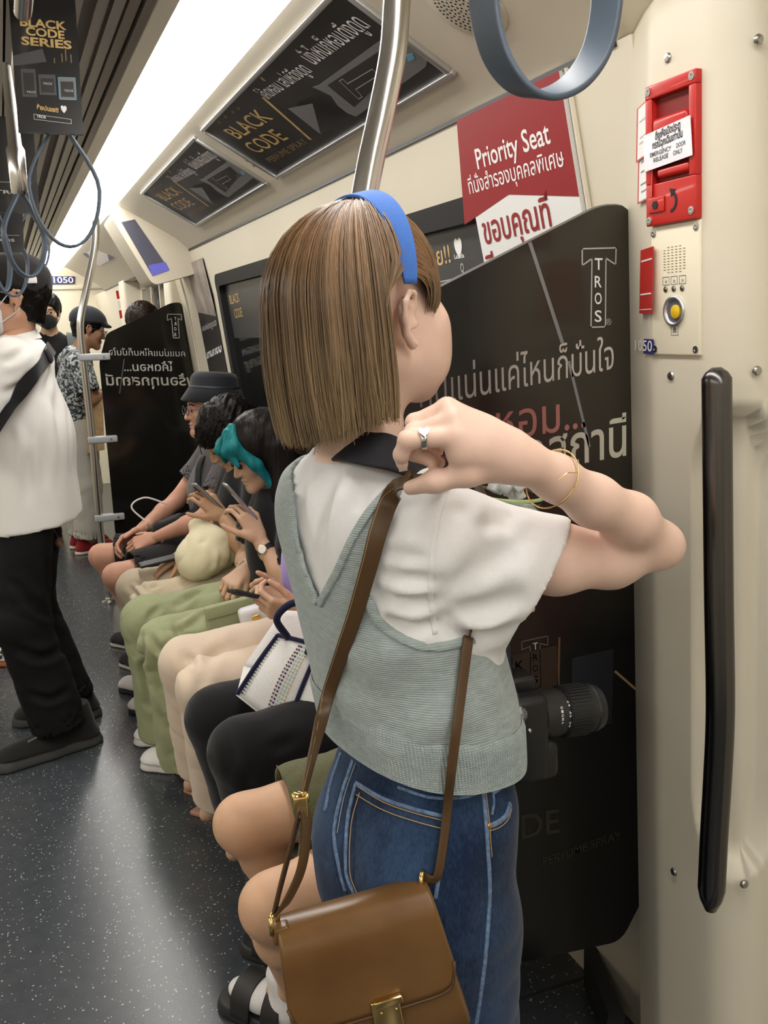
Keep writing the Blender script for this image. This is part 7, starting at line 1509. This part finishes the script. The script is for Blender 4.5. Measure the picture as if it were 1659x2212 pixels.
# fringe in front of the headband, swept to her right temple
SKC, SKR = A(0, -.010, .036), A(.0880, .1090, .1050)
def on_skull(p, e_=0.0): q = (p - SKC)/SKR; return SKC + q/np.linalg.norm(q)*SKR*(1 + e_)
paths, cols, wds = [], [], []
for i in range(1700):
    a = rg_.uniform(0, 1); b = rg_.uniform(0, 1); tt = rg_.uniform(0, 1)
    s0 = A(-.055 + .130*a, .016 - .012*a*a, .135 - .090*a**2); e_ = A(.064 + .020*rg_.random(), .086 - .050*a*rg_.random(), -.012 + .038*a - .030*rg_.random()); lift = rg_.uniform(-.03, .045)
    P_ = []
    for t in np.linspace(0, 1, 12):
        p = s0*(1 - t) + e_*t + A(.010, .030, .012)*math.sin(math.pi*t)*(1 - a*.6); P_.append(HL(*on_skull(p, lift*(.3 + t) + .012*nz(a*9, t*2, 2.2))))
    paths.append(np.array(P_)); rnd = rg_.normal()*.5; cols.append(np.array([hcol(95 + 20*a, t*.6, rnd) for t in np.linspace(0, 1, 12)])); wds.append(rg_.uniform(.0008, .0016))
strands(paths, cols, wds, 'fringe_strands', hair)
S = SDF(*bbox([HC], .16), .0032); S.ell(HL(*SKC), SKR*hs*.955, HR, 0); S.plane(HL(0, .010, .09), -HR[1] - HR[0]*.10); S.plane(HL(0, .08, .046), -HR[2] + HR[1]*.25 + HR[0]*.25)
V, F = S.mesh(); mesh_obj('fringe', V, F, M_hairw, hair, col=np.tile(np.array([.16, .095, .045]), (len(V), 1)))
# ---------- headband
M_band = cloth('blue_headband', (.050, .150, .48), .75, .3)
hbp = []; hw_ = []
for t in np.linspace(-79, 79, 60):
    tr = math.radians(t); x, z = .0985*math.sin(tr), .012 + .1325*math.cos(tr); y = .012 - .026*(1 - math.cos(tr)) ; hbp.append(HL(x, y, z)); hw_.append(.006 + .027*max(0, math.cos(tr))**.7)
hbp = np.array(hbp); v, f = ribbon_geo(hbp, hbp - HL(0, .03, .0), hw_, .004); MB().add(v, f).build('headband', M_band, W, smooth=True)
# ---------- camera with neck strap
M_web = mat('black_webbing', (.013, .013, .018), .75, bump=(900, .6, .001))
cs = empty('camera', K(1150, 1560, 1.16), 'black mirrorless camera with zoom lens hanging at her front', 'camera')
cp = spline([K(1010, 1090, 1.20), K(945, 1025, 1.12), K(895, 1000, 1.055), K(845, 978, 1.03), K(790, 968, 1.04), K(740, 962, 1.09), K(718, 965, 1.17), K(770, 1010, 1.26)], 50)
cenN = c0 + ZF*.01; v, f = ribbon_geo(cp, [unit((p - cenN)*A(1, 1, 0)) + ZF*.75 for p in cp], .046, .004); MB().add(v, f).build('neck_strap', M_web, cs, smooth=True)
cp2 = spline([K(1010, 1090, 1.20), K(1060, 1200, 1.215), K(1090, 1330, 1.205), K(1094, 1400, 1.165), K(1098, 1460, 1.14), K(1112, 1530, 1.125), K(1135, 1560, 1.120)], 40); v, f = ribbon_geo(cp2, -VF + UF*.3, .012, .002); MB().add(v, f).build('strap_tail', M_web, cs, smooth=True)
cp3 = spline([K(760, 1010, 1.27), K(900, 1150, 1.33), K(1040, 1350, 1.26), K(1100, 1420, 1.20), K(1105, 1450, 1.17)], 30); v, f = ribbon_geo(cp3, bf, .014, .002); MB().add(v, f).build('strap_tail', M_web, cs, smooth=True)
M_cam = mat('camera_black', (.012, .012, .013), .45, bump=(700, .25, .0006)); ld = unit(bf*.55 + UF*.6 + ZF*.02); lu = unit(ZF - ld*np.dot(ZF, ld)); ls_ = np.cross(ld, lu)
C_ = K(1118, 1566, 1.165); Rm = np.array([ld, lu, ls_])
MB().obox(C_ + lu*-.005, Rm, A(.026, .060, .046), .010).build('camera_body', M_cam, cs); MB().obox(C_ - lu*.040 + ld*.012 - ls_*.004, Rm, A(.030, .028, .046), .012).build('camera_grip', M_cam, cs); MB().obox(C_ + lu*.062, Rm, A(.020, .012, .020), .006).build('viewfinder_hump', M_cam, cs)
toc = -VF*1.0
for (px_, py_, r__) in ((1103, 1508, .010), (1118, 1544, .012)):
    p = K(px_, py_, 1.112); MB().lathe(p, -VF + ZF*.5, [(0, r__), (.006, r__), (.007, r__*.8), (.0072, .001)], 20).build('dial', mat('dial_metal', (.10, .10, .10), .35, .8, noise=(300, .9)), cs)
MB().sphere(K(1143, 1578, 1.11), .0035, 10, 8).build('shutter_button', M_steel, cs, smooth=True)
L0 = K(1142, 1545, 1.16); ld2 = unit(K(1288, 1527, 1.20) - L0)
lens = MB().lathe(L0, ld2, [(-.01, .028), (.010, .030), (.012, .032), (.040, .033), (.041, .0315), (.046, .0315), (.047, .034), (.084, .0345), (.085, .032), (.092, .032), (.094, .0335), (.100, .0325), (.106, .030), (.106, .026), (.096, .022), (.094, .001)], 40).build('lens', mat('lens_black', (.020, .020, .021), .42), cs)
rb = MB(); e1 = unit(np.cross(ld2, ZF)); e2 = np.cross(ld2, e1)
for k_ in range(44): a = 2*math.pi*k_/44; d_ = e1*math.cos(a) + e2*math.sin(a); rb.obox(L0 + ld2*.0655 + d_*.0346, np.array([ld2, np.cross(ld2, d_), d_]), A(.017, .0013, .0009))
prep(rb.build('grip_ribs', mat('lens_rubber', (.014, .014, .014), .6), lens), kind='stuff')
for k_, (h_, t_) in enumerate(((.030, 'SIGMA'), (.0435, '24 35 50'))):
    for i, ch_ in enumerate(t_):
        if ch_ == ' ': continue
        a = math.radians((i - len(t_)/2)*8.5 + 8); b0 = -VF + ZF*.35; b0 = unit(b0 - ld2*np.dot(b0, ld2)); b1 = np.cross(ld2, b0); d_ = b0*math.cos(a) + b1*math.sin(a); tt_ = np.cross(ld2, d_); p = L0 + ld2*h_ + d_*(.0334 if k_ == 0 else .0318); text_on(lens, ch_, p - tt_*.0018, p + tt_*.0018, ld2, .0035, M_white, d_, .01, off=.0004, name='lens_marking')
# ---------- iced drink
e = empty('iced_drink', CUP - ZF*.10, 'clear plastic dome cup with pale green rim and ice', 'drink')
M_clear = mat('clear_plastic', (.93, .95, .93), .12, trans=1.0, ior=1.12, spec=.6); M_ice = mat('ice_foam', (.80, .82, .78), .25, trans=.35, ior=1.2, noise=(60, .3)); cu = K(1100, 1078, 1.20); axc = unit(ZF + UF*.08)
r0 = .0425
MB().lathe(cu, axc, [(-.135, .030), (-.134, .031), (-.004, r0), (0, r0 + .002), (.003, r0 + .002), (.003, r0 - .001), (-.003, r0 - .002), (-.131, .030), (-.131, .001)], 36, cap=False).build('cup', M_clear, e, smooth=True)
MB().lathe(cu + axc*.003, axc, [(0, r0 + .003), (.003, r0 + .0032), (.004, r0)] , 36, cap=False).build('lid_rim', mat('pale_green_plastic', (.42, .55, .22), .3, trans=.4), e, smooth=True)
MB().lathe(cu + axc*.005, axc, [(r0*math.sin(t)*1.0, r0*math.cos(t)) for t in np.linspace(0, 1.32, 12)], 36, cap=False).build('dome_lid', M_clear, e, smooth=True)
MB().lathe(cu, axc, [(-.130, .0285), (-.012, r0 - .004), (-.008, r0 - .008), (-.006, .001)], 30).build('drink', mat('iced_drink_liquid', (.50, .54, .47), .2, trans=.2, noise=(90, .35)), e, smooth=True)
for k_ in range(14):
    a, q = rg_.uniform(0, 6.28), rg_.uniform(.0, .024); p = cu + axc*(.004 + .022*rg_.random()) + (UF*math.cos(a) + VF*math.sin(a))*q; S_ = headR(rg_.normal(size=3)); MB().obox(p, S_, A(.009, .007, .006), .002).build('ice_cube', M_ice, e)
# ---------- brown leather shoulder bag
bag = empty('shoulder_bag', K(790, 2100, .93), 'brown leather box bag with gold clasp hanging from her shoulder', 'bag')
def leather(nt, b, N, L, co):
    n = N('ShaderNodeTexNoise'); L(co((1, 1, 1)), n.inputs['Vector']); n.inputs['Scale'].default_value = 14; cr = N('ShaderNodeValToRGB'); cr.color_ramp.elements[0].position = .3; cr.color_ramp.elements[0].color = (.135, .065, .020, 1); cr.color_ramp.elements[1].position = .7; cr.color_ramp.elements[1].color = (.175, .090, .030, 1); L(n.outputs[0], cr.inputs[0]); L(cr.outputs[0], b.inputs['Base Color'])
    n2 = N('ShaderNodeTexNoise'); L(co((1, 1, 1)), n2.inputs['Vector']); n2.inputs['Scale'].default_value = 900; bp = N('ShaderNodeBump'); bp.inputs['Strength'].default_value = .06; bp.inputs['Distance'].default_value = .0005; L(n2.outputs[0], bp.inputs['Height']); L(bp.outputs[0], b.inputs['Normal'])
M_leath = mat('brown_calf_leather', (.17, .09, .03), .27, spec=.5, build=leather); M_strapl = mat('dark_brown_strap', (.085, .045, .018), .38, spec=.45); M_gold3 = mat('polished_gold', (.78, .55, .22), .16, 1.0)
TLb = K(604, 2034, .880); TRb = K(934, 1940, .912)
be = unit(TRb - TLb); bn = unit(np.cross(be, ZF)); bn = bn if np.dot(bn, VF) < 0 else -bn; bw = np.linalg.norm(TRb - TLb); bdp = .058; bz = unit(ZF - be*np.dot(ZF, be))
def bagsec(t, hh, flare, dep, inset=0):
    """closed cross-section loop of the body at height fraction"""
    pass
def BG(u_, z, d): return TLb + be*(bw*(u_ + (u_ - .5)*(.20*(-z)/.17)) + .02*(-z)) + bz*z + bn*d          # u along, z down from top edge, d out to the camera
# body: rounded slab (grid superellipse section)
prof = []; R_ = .020; half = bdp/2
sec = [(d, z) for d, z in ((half, -.170), (half, -.14), (half, -.08), (half, -.04), (half - .001, -.022), (half - .005, -.009), (half - .013, -.0015), (half - .022, .0), (-half + .018, .0), (-half + .008, -.004), (-half + .001, -.015), (-half, -.04), (-half, -.10), (-half, -.170), (-half + .004, -.176), (half - .004, -.176))]
us = np.concatenate([[0.0, .004, .015, .03], np.linspace(.06, .94, 16), [.97, .985, .996, 1.0]]); ins = {0: .010, 1: .006, 2: .002, 3: .0005}
V = []
for i, u_ in enumerate(us):
    k_ = ins.get(min(i, len(us) - 1 - i), 0)
    for d, z in sec: V.append(BG(u_, z - (k_ if z > -.1 else -k_), d*(1 - k_/half) - bdp/2))
m_ = len(sec); F = [(i*m_ + j_, i*m_ + (j_ + 1) % m_, (i + 1)*m_ + (j_ + 1) % m_, (i + 1)*m_ + j_) for i in range(len(us) - 1) for j_ in range(m_)] + [tuple(range(m_)), tuple(range((len(us) - 1)*m_, len(us)*m_))[::-1]]
MB().add(V, F).build('bag_body', M_leath, bag, smooth=False, auto=50)
# flap: sheet over the top and down the front with rounded lower corners
fs_ = [(-half + .006, -.016), (-half + .010, -.004), (-half + .018, .003), (half - .022, .003), (half - .012, .0012), (half - .003, -.007), (half + .0025, -.020), (half + .0032, -.04)]
def flap_low(u_): e_ = min(u_, 1 - u_); return -.098 - .020*(1 - math.exp(-e_/.05)) + .012*max(0, (.06 - e_)/.06)**2*1.5
nu = 40; Vf = []
for i in range(nu + 1):
    u_ = -.006 + 1.012*i/nu; col_ = [(d, z) for d, z in fs_] + [(half + .0036 + .0006*q, -.04 + (flap_low(min(1, max(0, u_))) + .04)*q) for q in np.linspace(.1, 1, 9)]
    for d, z in col_: Vf.append(BG(u_, z, d - bdp/2))
mf = len(fs_) + 9; Ff = [(i*mf + j_, i*mf + j_ + 1, (i + 1)*mf + j_ + 1, (i + 1)*mf + j_) for i in range(nu) for j_ in range(mf - 1)]
o = mesh_obj('flap', Vf, Ff, M_leath, bag); md = o.modifiers.new('thick', 'SOLIDIFY'); md.thickness = .0026; md.offset = 0
el = [np.array(Vf[i*mf + mf - 1]) + bn*.0016 for i in range(nu + 1)]; MB().tube(el, .0018, 6).build('flap_edge', M_strapl, bag, smooth=True)
cl = BG(.545, -.128, half + .006 - bdp/2); Rc = np.array([be, bz, bn])
MB().obox(cl, Rc, A(.016, .028, .0035), .0015).build('clasp_plate', M_gold3, bag); MB().obox(cl + ZF*.026 + bn*.003, Rc, A(.0165, .005, .004), .002).build('clasp_hinge', M_gold3, bag)
for x_ in (-.008, .009):
    for z_ in (.014, -.012): MB().sphere(cl + be*x_ + ZF*z_ + bn*.0036, .0016, 8, 6).build('clasp_pin', M_gold3, bag, smooth=True)
# strap hardware
rL, rR = BG(-.015, .012, -.02), BG(.99, .006, -.03)
def rect_ring(c_, ux, uz, w_, h_, r__, name): P_ = [c_ + ux*(w_*sx) + uz*(h_*sz) for sx, sz in ((-1, -1), (1, -1), (1, 1), (-1, 1), (-1, -1))]; b = MB(); [b.tube([P_[i], P_[i + 1]], r__, 8) for i in range(4)]; return b.build(name, M_gold3, bag, smooth=True)
rect_ring(rL, unit(be*.5 - bn), ZF, .009, .010, .0028, 'strap_ring'); rect_ring(rR, unit(be*.5 - bn), ZF, .008, .008, .0025, 'strap_ring')
MB().obox(rL - ZF*.016 + be*.006, Rc, A(.010, .010, .008), .003).build('strap_tab', M_leath, bag)
bk = K(650, 1742, .905)
# back strand: hand -> over the shoulder -> down the back -> buckle
P_, N_ = [], []
for px, py in spline([(884, 1034), (862, 1046), (838, 1090), (818, 1150), (800, 1215), (782, 1290), (757, 1370), (730, 1450), (706, 1520)], 46):
    h, n_ = hit(px, py, VT, .004); h2, n2 = hit(px, py, TT, .004)
    cand = [(np.linalg.norm(a_ - CAM), a_, b_) for a_, b_ in ((h, n_), (h2, n2)) if a_ is not None]
    if py < 1062: p = K(px, py, .942 + .0016*(py - 1034)); P_.append(p); N_.append(unit(-VF*.75 + UF*.1 + ZF*.5)); continue
    if not cand: continue
    _, a_, b_ = min(cand, key=lambda q: q[0]); P_.append(a_ - VF*.003); N_.append(unit(b_*.4 - VF*.6))
V0 = float(np.dot(P_[-1], VF))
for px, py, t in ((692, 1570, .3), (676, 1630, .6), (660, 1692, .85), (650, 1732, 1.0)): P_.append(K(px, py, V0*(1 - t) + .905*t)); N_.append(unit(-VF + UF*(.5 + .9*t)))
P_ = np.array(P_); N_ = np.array(N_)
for _ in range(10): P_[1:-1] = P_[1:-1]*.5 + (P_[:-2] + P_[2:])*.25; N_[1:-1] = N_[1:-1]*.5 + (N_[:-2] + N_[2:])*.25
wd_ = np.linspace(.0225, .0150, len(P_)); v, f = ribbon_geo(P_, N_, wd_, .0032); MB().add(v, f).build('strap', M_strapl, bag, smooth=True)
ed_ = [p + np.cross(unit(P_[min(i + 1, len(P_) - 1)] - P_[max(i - 1, 0)]), unit(n_))*w_*.40 + unit(n_)*.0018 for i, (p, n_, w_) in enumerate(zip(P_, N_, wd_))]; MB().tube(ed_, .00045, 4).build('strap_stitching', M_thread, bag)
MB().obox(bk, np.array([unit(UF + ZF*.1), ZF, -VF]), A(.0075, .012, .004), .0015).build('strap_slider', M_gold3, bag); rect_ring(bk + ZF*.010, UF, ZF, .0070, .005, .0022, 'slider_loop')
v, f = ribbon_geo(spline([bk, K(632, 1815, .90), K(606, 1915, .895), rL + ZF*.008], 20), UF - VF*.3, .013, .003); MB().add(v, f).build('strap_lower', M_strapl, bag, smooth=True)
v, f = ribbon_geo(spline([bk + UF*.004, K(662, 1800, .90), K(650, 1880, .893), K(618, 1950, .89), rL + ZF*.008 + UF*.003], 24), UF*.8 - VF*.6, .014, .003); MB().add(v, f).build('strap_lower', M_strapl, bag, smooth=True)
# front strand: under the arm down to the right end
P_, N_ = [], []; Vs_ = None
pl = spline([(1012, 1376), (1006, 1420), (997, 1490), (988, 1560), (978, 1640), (971, 1700), (963, 1780), (952, 1860), (941, 1925)], 44); Vr = float(np.dot(rR, VF)); V1_ = None
for i, (px, py) in enumerate(pl):
    c_ = [float(np.dot(h, VF)) for h in (hit(px, py, VT)[0], hit(px, py, JT)[0]) if h is not None]; vv = min(c_) - (.020 if 1570 < py < 1730 else .010) if c_ else Vr
    if V1_ is None: V1_ = vv
    t = i/(len(pl) - 1); vv = min(vv, V1_*(1 - t) + Vr*t + .004); P_.append(K(px, py, vv)); N_.append(unit(-VF + UF*.35))
P_.append(rR + ZF*.004); N_.append(N_[-1]); P_ = np.array(P_); N_ = np.array(N_)
for _ in range(6): P_[1:-1] = P_[1:-1]*.5 + (P_[:-2] + P_[2:])*.25
v, f = ribbon_geo(P_, N_, np.linspace(.0125, .0095, len(P_)), .0032); MB().add(v, f).build('strap', M_strapl, bag, smooth=True)
top_ = [P_[0] - ZF*.002, P_[0] + VF*.035 + ZF*.010 + UF*.01, P_[0] + VF*.07 + ZF*.05 + UF*.02, SHR + bf*.085 - ZF*.03, SHR + bf*.055 + ZF*.05, K(905, 1040, .955), K(884, 1034, .943)]; v, f = ribbon_geo(spline(top_, 24), bf, .016, .003); MB().add(v, f).build('strap', M_strapl, bag, smooth=True)
